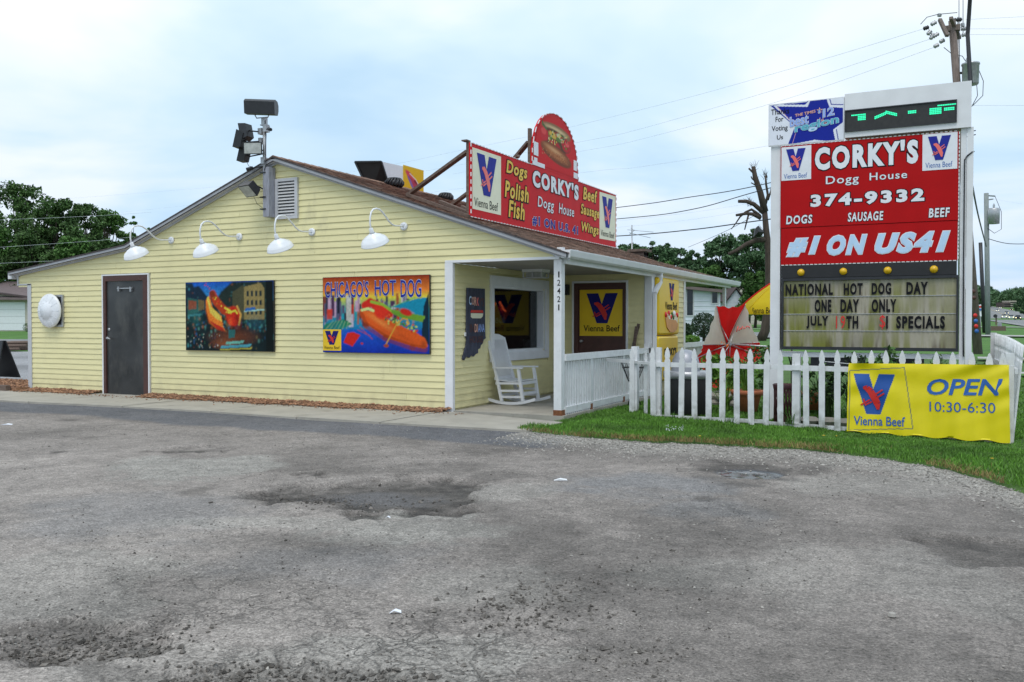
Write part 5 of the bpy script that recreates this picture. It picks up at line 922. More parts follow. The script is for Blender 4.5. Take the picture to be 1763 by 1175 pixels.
c.poly([q_(*p) for p in star], '#1a2a98'); c.line([q_(*p) for p in [(150, 385), (560, 712), (440, 985)]], .010, '#1a2a98'); c.line([q_(*p) for p in [(290, 352), (700, 348), (740, 310)]], .012, '#1a2a98'); c.line([q_(*p) for p in [(1085, 265), (1110, 350), (1290, 352)]], .012, '#1a2a98'); c.line([q_(*p) for p in [(1190, 735), (1225, 915)]], .012, '#1a2a98'); c.line([q_(*p) for p in [(250, 395), (580, 725), (500, 985)]], .006, '#e0a8b0'); c.poly([q_(*p) for p in [(770, 950), (850, 900), (910, 935)]], '#e4e8f4')
c.to_mesh('star_print', FS, 4.44, 5.456, 3.91, 4.49, .013, M['print_'], sp_)
def ptxt(s_, u0, u1, v0, v1, m, parent, **k): return text(FS, s_, u0, u1, v0, v1, M[m], parent, **k)
ptxt('Thanks', 4.465, 4.72, 4.345, 4.425, 'blackp', sp_, n=.016, off=.01); ptxt('For', 4.53, 4.64, 4.24, 4.315, 'blackp', sp_, n=.016, off=.01); ptxt('Voting', 4.475, 4.70, 4.09, 4.185, 'blackp', sp_, n=.016, off=.01); ptxt('Us', 4.55, 4.635, 3.985, 4.05, 'blackp', sp_, n=.016, off=.01)
ptxt('best', 4.73, 4.985, 4.145, 4.285, 'sky', sp_, n=.017, off=.02, slope=.03, outline=.03, om=M['whitep']); ptxt('region', 4.80, 5.39, 4.03, 4.17, 'teal', sp_, n=.019, off=.02, slope=.08, outline=.03, om=M['ice']); ptxt("'12", 5.12, 5.33, 4.23, 4.35, 'sky', sp_, n=.017, off=.02, slope=.03, outline=.03, om=M['whitep'])
ptxt('THE TIMES', 4.80, 5.08, 4.285, 4.325, 'peach', sp_, n=.017, off=.02, slope=.035); ptxt('of the', 5.10, 5.23, 4.175, 4.25, 'peach', sp_, n=.017, off=.02, slope=-.03)
mb = MB(); cxs, czs = 5.135, 4.345; P = [(cxs + (.045 if i % 2 == 0 else .018) * math.sin(i * math.pi / 5), czs + (.045 if i % 2 == 0 else .018) * math.cos(i * math.pi / 5)) for i in range(10)]; plate(mb, FS, P[::-1], .014, .017); mb.build('star_emblem', M['peach'], sp_)
rp = pbox('red_panel', 4.605, 6.90, 2.715, 3.885, -.2, .004, 'red2'); rl = pbox('red_panel', 4.612, 6.895, 2.185, 2.708, -.2, -.002, 'red2')
mb = MB()
for j in range(34): z = 2.2 + j * .05; rect(mb, FS, 6.900, 6.912, z, z + .03, -.02, .010)
for j in range(40): x = 4.62 + j * .057; rect(mb, FS, x, x + .035, 3.887, 3.897, -.02, .010); rect(mb, FS, x, x + .04, 2.172, 2.183, -.02, .006)
mb.build('rope_light', M['whitew'], PS, kind='stuff')
w1_ = pbox('logo_panel', 4.615, 5.025, 3.39, 3.868, .004, .008, 'whitep', rp); w2_ = pbox('logo_panel', 6.462, 6.884, 3.395, 3.880, .004, .008, 'whitep', rp)
v_logo(FS, 4.68, 4.947, 3.52, 3.835, rp, M['blue'], M['pink'], .012); v_logo(FS, 6.528, 6.805, 3.525, 3.845, rp, M['blue'], M['pink'], .012)
ptxt('Vienna Beef', 4.65, 4.97, 3.415, 3.485, 'bluev', rp, n=.010); ptxt('Vienna Beef', 6.50, 6.825, 3.425, 3.50, 'bluev', rp, n=.010)
K_ = dict(om=M['blackp'])
ptxt("CORKY'S", 5.075, 6.41, 3.50, 3.835, 'whitep', rp, off=.055, outline=.040, n=.006, space=1.24, **K_)
ptxt('Dogg', 5.225, 5.66, 3.265, 3.41, 'whitep', rp, off=.01, outline=.028, n=.006, space=1.12, **K_); ptxt('House', 5.80, 6.275, 3.312, 3.415, 'whitep', rp, off=.01, outline=.028, n=.006, space=1.12, **K_)
ptxt('374-9332', 5.02, 6.49, 2.985, 3.165, 'whitep', rp, off=.05, outline=.045, n=.006, space=1.28, **K_)
ptxt('DOGS', 4.685, 5.045, 2.762, 2.885, 'whitep', rp, off=.03, outline=.05, n=.006, shear=.1, space=1.18, **K_); ptxt('SAUSAGE', 5.52, 5.98, 2.758, 2.885, 'whitep', rp, off=.03, outline=.05, n=.006, shear=.1, space=1.18, **K_); ptxt('BEEF', 6.545, 6.80, 2.762, 2.885, 'whitep', rp, off=.03, outline=.05, n=.006, shear=.1, space=1.18, **K_)
for s_, a, b_ in (('#1', 4.695, 5.15), ('ON', 5.25, 5.77), ('US41', 5.88, 6.80)): ptxt(s_, a, b_, 2.30, 2.575, 'ice', rl, off=.055, shear=.28, outline=.03, om=M['whitep'], n=.002, space=1.27)
pbox('lamp_strip', 4.62, 6.89, 1.992, 2.172, -.2, .0, 'black')
for j, u in enumerate((4.894, 5.466, 6.04, 6.615)):
    mb = MB(); mb.lathe([(.048, 0), (.052, .012), (.043, .03), (.02, .045), (0, .05)], FS.p(u, 2.067, 0), (0, -1, 0), 18); b_ = mb.build('amber_lamp', M['bulb'], PS)
rc = pbox('letter_board_cabinet', 4.63, 6.915, .965, 1.985, -.22, -.012, 'brown')
mb = MB(); rect(mb, FS, 4.63, 4.658, .965, 1.985, -.012, .03); rect(mb, FS, 6.888, 6.915, .965, 1.985, -.012, .03); rect(mb, FS, 4.658, 6.888, 1.948, 1.985, -.012, .03); rect(mb, FS, 4.658, 6.888, .965, 1.01, -.012, .03); mb.build('frame', M['dark'], rc)
# mildewed board: vertical ribs in four rows
c = Canvas(240, 104, '#a9a394'); n_ = fbm(c.X * 30, c.Y * 1.2, 4, 5); n2_ = fbm(c.X * 9, c.Y * 3, 4, 6); c.a = np.array(lin('#a8a292')) * (.60 + .6 * n2_[..., None]) * np.ones(3)
rowp = (c.Y * 4) % 1.0
gk = np.clip((n_ - .36) * 4.5, 0, 1) * np.clip(1.25 - c.X * 1.0 + .35 * n2_, .15, 1) * np.clip(1.1 - rowp * .6, .4, 1); gk = gk[..., None]; c.a = c.a * (1 - gk * .85) + np.array(lin('#767a1e')) * .9 * gk * .85
n3 = fbm(c.X * 45, c.Y * 2, 3, 9); gk = (np.clip((n3 - .60) * 6, 0, 1) * np.clip(.95 - rowp, 0, 1))[..., None]; c.a = c.a * (1 - gk * .6) + np.array(lin('#4a3c28')) * gk * .6
gk = np.clip((rowp - .93) * 14, 0, 1)[..., None] * .5; c.a = c.a * (1 - gk) + np.array(lin('#4c4a30')) * gk
FRc = Frame((0, 1.5, 0), (1, 0, 0), (0, 0, 1), (0, -1, 0), disp=lambda u, v: .005 * np.sin(np.asarray(u) * 2 * np.pi / .11) ** 2)
bd = c.to_mesh('letter_board', FRc, 4.658, 6.888, 1.01, 1.948, -.006, M['print_'], rc)
for z in (1.232, 1.470, 1.714): mb = MB(); rect(mb, FS, 4.66, 6.886, z, z + .006, -.01, .006); mb.build('letter_track', M['lgrey'], rc)
MK = dict(off=.044, n=.016)
for s_, a, b_, v0, v1, m_i in (('NATIONAL', 4.684, 5.331, 1.738, 1.905, 'blackp'), ('HOT', 5.473, 5.723, 1.736, 1.902, 'blackp'), ('DOG', 5.838, 6.088, 1.735, 1.900, 'blackp'), ('DAY', 6.278, 6.545, 1.732, 1.902, 'blackp'), ('ONE', 5.086, 5.312, 1.496, 1.678, 'blackp'), ('DAY', 5.432, 5.677, 1.496, 1.678, 'blackp'), ('ONLY', 5.84, 6.156, 1.494, 1.675, 'blackp'),
  ('JULY', 4.975, 5.275, 1.266, 1.446, 'blackp'), ('19', 5.375, 5.495, 1.266, 1.446, 'redp'), ('TH', 5.51, 5.668, 1.268, 1.444, 'blackp'), ('$', 5.945, 6.015, 1.262, 1.455, 'redp'), ('1', 6.025, 6.05, 1.268, 1.444, 'blackp'), ('SPECIALS', 6.155, 6.756, 1.268, 1.442, 'blackp')): ptxt(s_, a, b_, v0, v1, m_i, rc, space=1.2, **(MK if s_ not in ('$', '19') else dict(off=.004, n=.016)))
mb = MB(); rect(mb, FS, 4.60, 6.925, .86, .925, -.18, -.03); mb.build('cross_beam', M['white'], PS); mb = MB(); rect(mb, FS, 4.60, 6.925, .66, .70, -.18, -.03); mb.build('cross_beam', M['white'], PS)
for a, b_ in ((5.02, 5.75), (5.95, 6.5)): mb = MB(); rect(mb, FS, a, b_, .705, .855, -.16, -.10); mb.build('dark_panel', M['dark'], PS)
mb = MB(); mb.tube([FS.p(7.0, 3.55, .0), FS.p(6.97, 3.50, .015), FS.p(6.97, 2.2, .012), FS.p(6.975, 1.2, .0), FS.p(6.98, .9, .0)], .010, 6); mb.tube([FS.p(7.0, 3.55, .0), FS.p(7.06, 3.60, .0), FS.p(7.08, 3.62, -.1)], .010, 6); mb.build('conduit', M['dark'], PS)
mb = MB(); mb.tube([np.array([7.03, 1.6, 4.53]), at(1666, 60, 13.2), at(1670, 0, 13.0), at(1673, -120, 12.6)], .028, 8); tag(mb.build('service_cable', M['cable']), 'thick black cable rising from the top right corner of the pole sign', 'cable')

# ------------------------------------------------------------------ picket fence and banner
def fy(x): return .70 if x < 4.6 else .70 - .2 * (x - 4.6)
PK = [(.040, 0), (.041, .80), (.040, .825), (.030, .845), (.029, .858), (.039, .885), (.038, .905), (.030, .945), (.014, .99), (0, 1.01)]
def picket(parent, x, y, z0, h, ang=0.0, lean=(0, 0), t=.02, m='fencew'):
    ca_, sa_ = math.cos(ang), math.sin(ang); s_ = h / 1.01; pts = PK + [(-a, b_) for a, b_ in PK[-2::-1]]; mb = MB()
    fr_ = [(x + u * ca_ + lean[0] * v * s_, y + u * sa_ + lean[1] * v * s_, z0 + v * s_) for u, v in pts]; mb.prism(fr_, (-sa_ * -t, -ca_ * -t if False else ca_ * t, 0)); return mb.build('picket', M[m], parent)
PF = thing('picket_fence', (5.2, .6, 0), 'white picket fence with spade tipped boards along the lawn in front of the sign', 'fence')
for x in (2.967, 3.176, 3.377, 3.574, 3.775, 3.967, 4.172, 4.369, 4.566, 4.768, 5.118, 5.32, 5.52, 5.72, 5.916, 6.113, 6.307, 6.497, 6.687, 6.872, 7.058, 7.255, 7.411):
    dr = 0 if x < 4.6 else .03; picket(PF, x, fy(x) - .0, -.06 - dr, 1.055 + dr + random.uniform(-.014, .012), (-.02 if x < 4.6 else -.197) + random.uniform(-.05, .05), (random.uniform(-.018, .018), random.uniform(-.012, .012)))
picket(PF, 2.78, .93, -.05, .99, -.6, (.0, 0)); 
def rail(a, b_, z, h_=.065, m='fencew'): mb = MB(); mb.bar((a[0], a[1], z), (b_[0], b_[1], z), .035, h_); return mb.build('rail', M[m], PF)
rail((2.9, .745), (4.58, .745), .745); rail((4.585, .745), (7.46, fy(7.46) + .045), .745); rail((2.9, .745), (4.58, .745), -.01, .05); rail((4.585, .745), (7.46, fy(7.46) + .045), -.03, .05); rail((2.50, 1.17), (2.92, .76), .755, .04); rail((1.85, 1.75), (2.50, 1.17), .755, .05)
for x, y, w in ((4.965, fy(4.97) + .11, .10), (2.53, 1.17, .095), (7.47, fy(7.5) + .11, .09), (3.02, .80, .07)): mb = MB(); mb.box(x - w / 2, x + w / 2, y - w / 2, y + w / 2, -.1, .99 if w < .1 else .93); mb.build('post', M['fencew'], PF)
picket(PF, 2.50, 1.105, -.05, 1.02, -.1)
RF = thing('picket_fence', (7.4, 2, 0), 'leaning white picket fence run going back from the corner behind the banner', 'fence')
for j in range(24):
    f_ = j / 23; x = 7.50 - .12 * f_; y = .30 + 3.1 * f_; tp = 1.17 + .02 * math.sin(f_ * math.pi) + .10 * f_; picket(RF, x, y, -.08, tp, math.pi / 2 + random.uniform(-.06, .06), (.085 - .07 * f_, random.uniform(-.012, .012)))
PF_ = PF; PF = RF; rail((7.54, .25), (7.40, 3.45), .78); rail((7.47, .25), (7.36, 3.45), .12); PF = PF_
mb = MB(); mb.box(7.34, 7.42, 3.46, 3.54, -.1, 1.2); mb.build('post', M['fencew'], RF)

class Quad(Frame):
    def __init__(s, bl, br, tr, tl, n, disp): s.c = [np.array(q, float) for q in (bl, br, tr, tl)]; s.n = np.array(n, float); s.disp = disp; s.o = s.c[0]
    def p(s, u, v, n=0.0): bl, br, tr, tl = s.c; return bl * (1 - u) * (1 - v) + br * u * (1 - v) + tr * u * v + tl * (1 - u) * v + s.n * (n + s.disp(u, v))
def bdisp(u, v):
    u = np.asarray(u, float); v = np.asarray(v, float)
    sag = .020 * np.sin((v * 1.0 - .55 * (u - .5) ** 2 * 2) * 16) * np.exp(-((1 - v) * 3.2)) * (.5 + np.abs(u - .5)); crn = .018 * np.sin((u - 1) * 22 + (1 - v) * 26) * np.exp(-((1 - u) * 4 + (1 - v) * 3.0)) + .018 * np.sin(u * 24 + (1 - v) * 20) * np.exp(-(u * 6 + (1 - v) * 2.5))
    return sag + crn + .010 * np.sin(u * 19 + v * 3) * (1 - v) + .008 * np.sin(u * 7 + 2) + .03 * (1 - v) + .006 * np.sin(u * 56) * np.clip(1 - v, 0, 1)
BQ = Quad(ony(1459.5, 742.5, .44), ony(1740.5, 762, .05), ony(1737, 628.5, .05), ony(1461, 625.5, .44), (-.2, -.98, 0), bdisp)
BN = thing('open_banner', tuple(BQ.p(.5, 0)), 'bright yellow banner with blue OPEN lettering and opening hours tied to the picket fence', 'banner')
c = Canvas(200, 96, '#e6d40a'); c.line([(.012, .89), (.372, .945), (.428, .10), (.016, .02), (.012, .89)], .006, '#2a4a6a')
P_ = lambda x, y: (.036 + x * .275, .27 + y * .575); c.poly([P_(*q) for q in VSH], '#1a4f9e')
u_, v_ = c.X, c.Y
V = np.zeros((c.h * c.w, 3)); uu = c.X.ravel(); vv = c.Y.ravel(); bl, br, tr, tl = BQ.c
V = bl * ((1 - uu) * (1 - vv))[:, None] + br * (uu * (1 - vv))[:, None] + tr * (uu * vv)[:, None] + tl * ((1 - uu) * vv)[:, None] + np.outer(bdisp(uu, vv), BQ.n)
hem = .012 * np.sin(uu * 31) * (vv < .02); V[:, 2] += hem
i = np.arange(c.h * c.w).reshape(c.h, c.w); F = np.stack([i[:-1, :-1], i[:-1, 1:], i[1:, 1:], i[1:, :-1]], -1).reshape(-1, 4)
np_mesh('banner_cloth', V, F, M['fabricp'], BN, smooth=True, colors=c.a.reshape(-1, 3))
mb = MB(); n = .006; C0 = [(.25, .66), (.34, .65), (.43, .57), (.52, .42), (.59, .27), (.61, .12)]; wd = [.03, .07, .08, .085, .08, .03]
for i in range(5):
    a, b_ = C0[i], C0[i + 1]; dx_, dy_ = b_[0] - a[0], b_[1] - a[1]; l_ = math.hypot(dx_, dy_); w0, w1 = wd[i], wd[i + 1]
    plate(mb, BQ, [P_(a[0] + dy_ / l_ * w0, a[1] - dx_ / l_ * w0), P_(b_[0] + dy_ / l_ * w1, b_[1] - dx_ / l_ * w1), P_(b_[0] - dy_ / l_ * w1, b_[1] + dx_ / l_ * w1), P_(a[0] - dy_ / l_ * w0, a[1] + dx_ / l_ * w0)], n, n + .003)
for a, b_ in (((.20, .22), (.42, .36)), ((.26, .38), (.30, .25)), ((.30, .22), (.46, .31)), ((.55, .50), (.72, .62)), ((.59, .42), (.76, .53))):
    dx_, dy_ = b_[0] - a[0], b_[1] - a[1]; l_ = math.hypot(dx_, dy_); ox, oy = -dy_ / l_ * .018, dx_ / l_ * .018; plate(mb, BQ, [P_(a[0] - ox, a[1] - oy), P_(b_[0] - ox, b_[1] - oy), P_(b_[0] + ox, b_[1] + oy), P_(a[0] + ox, a[1] + oy)], n, n + .0035)
mb.build('sausage_emblem', M['redp'], BN)
text(BQ, 'Vienna Beef', .047, .38, .10, .235, M['bluev'], BN, off=.012, n=.006, slope=.02); text(BQ, 'OPEN', .515, .965, .575, .795, M['bluev'], BN, off=.02, shear=.22, n=.006, slope=.025); text(BQ, '10:30-6:30', .53, .92, .35, .485, M['bluev'], BN, off=-.002, n=.006, slope=.02)
mb = MB()
for a, b_ in (((.005, .99), (-.16, 1.02)), ((.99, .985), (1.03, .99))): mb.tube([BQ.p(*a, .0), BQ.p(b_[0], b_[1], -.03)], .004, 5)
mb.build('tie_cord', M['whitew'], BN)

# ------------------------------------------------------------------ porch things
t = thing('rocking_chair', (.5, 1.45, .012), 'white slatted rocking chair on the porch below the window', 'chair')
W_ = 'white'; z0 = .012
for y in (1.16, 1.74):
    pts = [(-.12 + .98 * i / 12, y, z0 + .028 + .12 * ((i / 12 - .52) ** 2) * 4 * .75) for i in range(13)]; mb = MB()
    for a, b_ in zip(pts[:-1], pts[1:]): mb.bar(a, b_, .035, .045)
    mb.build('rocker', M[W_], t)
    def rk(x): return z0 + .05 + .12 * (((x + .12) / .98 - .52) ** 2) * 4 * .75
    mb = MB(); mb.bar((.26, y, rk(.26)), (.16, y, .50), .045, .045, (0, 1, 0)); mb.bar((.16, y, .50), (-.01, y, 1.10), .04, .045, (0, 1, 0)); mb.build('back_post', M[W_], t)
    mb = MB(); mb.bar((.64, y, rk(.64)), (.56, y, .60), .045, .045, (0, 1, 0)); mb.build('leg', M[W_], t)
    mb = MB(); mb.bar((.10, y, .615), (.63, y, .62), .07, .025); mb.build('armrest', M[W_], t)
    for z, dx_ in ((.36, .0), (.24, .03), (.14, .04)): mb = MB(); mb.bar((.18 + dx_, y, z), (.58 + dx_ * .8, y, z + .01), .025, .035); mb.build('side_rail', M[W_], t)
for j in range(9): x = .16 + j * .052; mb = MB(); mb.box(x, x + .042, 1.17, 1.73, .385 + .006 * abs(j - 4), .40 + .006 * abs(j - 4)); mb.build('seat_slat', M[W_], t)
for j in range(13): y = 1.20 + j * .0415; mb = MB(); mb.bar((.145, y, .46), (.01, y, 1.06), .028, .014, (0, 1, 0)) if False else mb.bar((.145, y, .46), (.005, y, 1.07), .014, .018, (0, 1, 0)); mb.build('back_slat', M[W_], t)
mb = MB(); mb.prism([(-.02, 1.14, 1.06), (-.02, 1.76, 1.06), (-.035, 1.74, 1.115), (-.045, 1.60, 1.155), (-.045, 1.45, 1.165), (-.045, 1.30, 1.155), (-.035, 1.16, 1.115)], (.025, 0, 0)); mb.build('top_rail', M[W_], t)
for x, z in ((.135, .44), (.155, .36), (.60, .37), (.62, .20), (.225, .16)): mb = MB(); mb.bar((x, 1.16, z), (x, 1.74, z), .028, .05, (0, 0, 1)); mb.build('cross_rail', M[W_], t)

t = thing('state_shaped_board', (.03, .65, 1.3), 'dark slate blue wooden board with a jagged outline and coloured letters on the porch wall', 'wall board')
P = [(.40, 1.895), (.97, 1.90), (.975, 1.36), (.985, 1.14), (1.0, 1.10), (.93, 1.075), (.90, 1.02), (.83, .985), (.81, .94), (.74, .925), (.74, .865), (.66, .85), (.60, .815), (.52, .835), (.46, .80), (.36, .825), (.30, .765), (.25, .785), (.30, .88), (.36, .99), (.385, 1.08), (.37, 1.12)]
cuts = [(.37, .56), (.56, .76), (.76, 1.02)]
mb = MB(); plate(mb, FB, P[::-1], .026, .05); mb.build('board', M['blind'], t)
for s_, a, b_, v0, v1, m_i in (("C", .44, .52, 1.63, 1.77, 'ice'), ("O", .53, .60, 1.63, 1.76, 'peach'), ("R", .61, .68, 1.62, 1.76, 'peach'), ("K", .69, .76, 1.62, 1.75, 'pink'), ("Y'S", .77, .93, 1.61, 1.75, 'maroon'), ("IN", .46, .60, 1.20, 1.33, 'maroon'), ("DI", .62, .72, 1.20, 1.33, 'peach'), ("ANA", .73, .95, 1.20, 1.33, 'sky'), ("HOUSE", .46, .90, 1.03, 1.14, 'maroon')): text(FB, s_, a, b_, v0, v1, M[m_i], t, off=.02, n=.053)
mb = MB(); plate(mb, FB, [(.50, 1.44), (.55, 1.42), (.82, 1.42), (.88, 1.45), (.90, 1.50), (.50, 1.50)], .05, .056); mb.build('bun_cutout', M['cream'], t); mb = MB(); plate(mb, FB, [(.49, 1.51), (.90, 1.51), (.88, 1.55), (.51, 1.55)], .05, .058); mb.build('sausage_cutout', M['redp'], t)
t = thing('outlet_cover', (.03, .36, 1.17), 'small white outlet cover beside the dark wooden board', 'outlet'); mb = MB(); rect(mb, FB, .335, .375, 1.14, 1.20, .02, .04); mb.build('cover', M['white'], t)
t = thing('porch_light', (.45, 2.1, 2.2), 'square white light fixture under the porch ceiling', 'ceiling light'); mb = MB(); mb.box(.22, .60, 1.98, 2.30, 2.215, 2.262); mb.build('housing', M['whitem'], t); mb = MB()
for x, y in ((.24, 2.0), (.58, 2.0), (.58, 2.28), (.24, 2.28), (.41, 2.0)): mb.box(x - .012, x + .012, y - .012, y + .012, 2.13, 2.215)
mb.box(.23, .59, 1.99, 2.29, 2.115, 2.13); mb.build('cage', M['lgrey'], t); mb = MB(); mb.box(.27, .55, 2.03, 2.25, 2.135, 2.21); mb.build('diffuser', M['lens'], t)
t = thing('wall_speaker', (.14, 4.0, 1.98), 'black loudspeaker in the corner beside the porch door', 'speaker'); mb = MB(); mb.box(.06, .22, 3.93, 4.07, 1.88, 2.08); mb.build('cabinet', M['dark'], t); mb = MB(); mb.box(.07, .21, 3.922, 3.929, 1.89, 2.07); mb.build('grille', M['black'], t); mb = MB(); mb.box(.11, .17, 4.07, 4.085, 1.93, 2.03); mb.build('bracket', M['black'], t)
t = thing('leaning_frame', (1.55, 3.95, 0), 'dark wooden frame leaning against the wall by the downspout', 'frame'); mb = MB()
for o in (0, .16): mb.bar((1.30 + o * .9, 3.98 - o * .2, .02), (1.62, 4.02 - o * .8, 1.33 - o * .3), .035, .05)
mb.bar((1.55, 3.97, 1.0), (1.60, 3.88, .98), .03, .03); mb.build('rail', M['wood'], t); mb = MB(); mb.hexa([(1.31, 3.95, .1), (1.46, 3.92, .1), (1.46, 3.93, .1), (1.31, 3.96, .1), (1.58, 3.99, 1.25), (1.60, 3.90, 1.1), (1.60, 3.91, 1.1), (1.58, 4.0, 1.25)]); mb.build('panel', M['mgrey'], t)
# inside the window
t = thing('neon_sign', (-.2, 1.5, 1.4), 'round red soda sign with orange strokes inside the porch window', 'neon sign')
mb = MB(); mb.lathe([(.0, .0), (.27, .0), (.27, .03), (0, .03)], (-.235, 1.90, 1.38), (1, 0, 0), 28); mb.build('disc', M['red2'], t)
Fn = Frame((-.20, 0, 0), (0, 1, 0), (0, 0, 1), (1, 0, 0)); text(Fn, 'Coca-Cola', 1.66, 2.18, 1.33, 1.47, M['whitep'], t, off=.02, shear=.25, n=.0, slope=.02)
M['neon'] = mat('orange neon tube', (.9, .12, .03), .4, .05, 4, emit=1.6)
for a in ((1.66, 1.58, 1.80, 1.68), (1.96, 1.71, 2.08, 1.60), (2.08, 1.60, 2.17, 1.55)): mb = MB(); mb.tube([Fn.p(a[0], a[1], .01), Fn.p(a[2], a[3], .01)], .018, 6); mb.build('tube', M['neon'], t)
t = thing('paper_cup', (-.25, 2.9, .86), 'pale paper cup on the sill inside the porch window', 'cup'); mb = MB(); mb.lathe([(.045, 0), (.065, .16), (.07, .165), (.07, .175), (0, .175)], (-.25, 3.12, .86), n=14); mb.build('cup', M['whitem'], t)
# yellow moulded menu sign on the side wall
t = thing('moulded_menu_sign', (1.85, 4.95, .5), 'tall glossy yellow moulded sign with a V and a hot dog on the side wall', 'sign')
FV = Frame((1.85, 0, 0), (0, 1, 0), (0, 0, 1), (1, 0, 0))
def vac(u0, u1, v0, v1, nm):
    mb = MB(); r = .07
    def ring(i_, n):
        P = []
        for cx_, cy_, a0 in ((u1 - r, v1 - r, 0), (u0 + r, v1 - r, 90), (u0 + r, v0 + r, 180), (u1 - r, v0 + r, 270)):
            for q in range(5): a = R(a0 + q * 22.5); rr_ = max(r - i_, .01); P.append(FV.p(cx_ + rr_ * math.cos(a), cy_ + rr_ * math.sin(a), n))
        return P
    rings = [ring(0, .0), ring(0, .04), ring(.012, .065), ring(.04, .078)]; V = sum(rings, []); F = [(i * 20 + j, i * 20 + (j + 1) % 20, (i + 1) * 20 + (j + 1) % 20, (i + 1) * 20 + j) for i in range(3) for j in range(20)]; mb.add(V, F, 0, True); mb.add(rings[-1], [tuple(range(20))]); return mb.build(nm, M['yellow'], t)
vac(4.26, 5.60, 1.115, 2.20, 'upper_panel'); vac(4.24, 5.54, .25, 1.10, 'lower_panel')
v_logo(FV, 4.90, 5.24, 1.78, 2.11, t, M['blued'], M['redp'], .082); text(FV, 'Vienna Beef', 4.64, 5.44, 1.60, 1.75, M['blackp'], t, off=.02, n=.081); text(FV, "CORKY'S", 4.58, 5.40, .72, .87, M['blackp'], t, off=.04, n=.081)
mb = MB(); plate(mb, FV, [(4.70, 1.40), (4.80, 1.28), (4.98, 1.20), (5.16, 1.19), (5.34, 1.24), (5.44, 1.34), (5.46, 1.48), (5.30, 1.50), (4.74, 1.52)][::1], .078, .09); mb.build('bun', M['cream'], t)
M['bun'] = mat('bun print', (.66, .34, .14), .6, .1, 8); mb = MB(); plate(mb, FV, [(4.64, 1.44), (4.74, 1.26), (4.95, 1.17), (5.2, 1.165), (5.40, 1.22), (5.48, 1.32), (5.30, 1.40), (4.86, 1.42), (4.76, 1.50)], .078, .093); mb.build('bun_front', M['bun'], t)
for a, b_, r_, m_i in ((4.68, 1.50, .06, 'redp'), (4.86, 1.53, .055, 'redp'), (5.08, 1.50, .06, 'leafm'), (5.22, 1.52, .07, 'whitep'), (5.42, 1.50, .055, 'redp'), (5.0, 1.46, .05, 'redp'), (5.14, 1.45, .045, 'leafm')): mb = MB(); mb.lathe([(r_, 0), (r_ * .8, .02), (0, .03)], FV.p(a, b_, .08), (1, 0, 0), 12); mb.build('topping', M[m_i], t)
# board sign at the far left
t = thing('sandwich_board', (-13.6, 2.1, 0), 'black sandwich board standing at the left edge beside the mulch bed', 'sandwich board')
c0 = at(-8, 652, 21.8); c0[2] = 0
for s_ in (-1, 1):
    mb = MB(); mb.hexa([tuple(c0 + np.array(q)) for q in [(-.45, s_ * .30, .02), (.48, s_ * .30, .02), (.48, s_ * .30 + .03, .02), (-.45, s_ * .30 + .03, .02), (-.40, s_ * .03, .92), (.34, s_ * .03, .92), (.34, s_ * .03 + .03, .92), (-.40, s_ * .03 + .03, .92)]]); p_ = mb.build('panel', M['black'], t)
t = thing('log_pile', tuple(at(20, 604, 37)), 'low pile of weathered logs across the side drive at the far left', 'log pile')
for j in range(9): a = at(-30 + random.uniform(-10, 20), 604, 37); b_ = at(46 + random.uniform(-16, 4), 604, 37); z = a[2] + .05 + (j % 3) * .13; mb = MB(); mb.tube([(a[0], a[1] + j * .12, z), (b_[0], b_[1] + j * .12, z + .02)], .06 + .02 * random.random(), 8); mb.build('log', M['wood'], t)

# ------------------------------------------------------------------ garden things behind the fence
def leafset(name, centers, rad, n, size, m, parent=None, flat=1.0, kind='stuff', stretch=(1, 1, 1), shell=.55):
    centers = np.asarray(centers, float); k = rng.integers(0, len(centers), n); d = rng.normal(size=(n, 3)); d /= np.linalg.norm(d, axis=1)[:, None]
    rr = rad[k] if hasattr(rad, '__len__') else rad; rr = np.asarray(rr); rr = rr[:, None] if rr.ndim else rr
    P = centers[k] + d * (rng.random((n, 1)) ** shell) * rr * np.array(stretch); a = rng.normal(size=(n, 3)); a /= np.linalg.norm(a, axis=1)[:, None]; b = np.cross(a, rng.normal(size=(n, 3))); b /= np.linalg.norm(b, axis=1)[:, None]; s = size * rng.uniform(.5, 1.25, (n, 1))
    V = np.stack([P - a * s, P - b * s * .45 * flat, P + a * s, P + b * s * .45 * flat], 1); F = np.arange(n * 4).reshape(n, 4); return np_mesh(name, V.reshape(-1, 3), F, m, parent, kind)
t = thing('drum_grill', (3.2, 1.35, 0), 'black drum grill with a grey domed lid behind the left end of the picket fence', 'grill')
gcx, gcy = 3.27, 1.42; mb = MB(); mb.lathe([(0, .0), (.32, .0), (.34, .05), (.345, .30), (.34, .58), (.335, .60)], (gcx, gcy, -.04), n=28); mb.build('drum', M['black'], t); mb = MB(); mb.lathe([(.345, .56), (.36, .57), (.36, .66), (.34, .665), (.0, .665)], (gcx, gcy, -.04), n=28); mb.build('rim', M['metal'], t)
mb = MB(); mb.lathe([(.215, .665), (.21, .76), (.19, .85), (.15, .925), (.08, .975), (.0, .99)], (gcx - .03, gcy, -.04), n=28); mb.build('lid', M['tin'], t)
t = thing('wire_planter', (2.25, 2.3, 0), 'black wire cone planter stand by the porch railing', 'plant stand'); c_ = np.array([2.16, 2.15, 0]); mb = MB()
for z, r_ in ((.70, .20), (.62, .175), (.40, .08)): mb.tube([c_ + (r_ * math.cos(a), r_ * math.sin(a), z) for a in np.linspace(0, 6.283, 19)], .007, 5, cap=False)
for j in range(14): a = j * 6.283 / 14; mb.tube([c_ + (.20 * math.cos(a), .20 * math.sin(a), .70), c_ + (.08 * math.cos(a), .08 * math.sin(a), .40)], .005, 4)
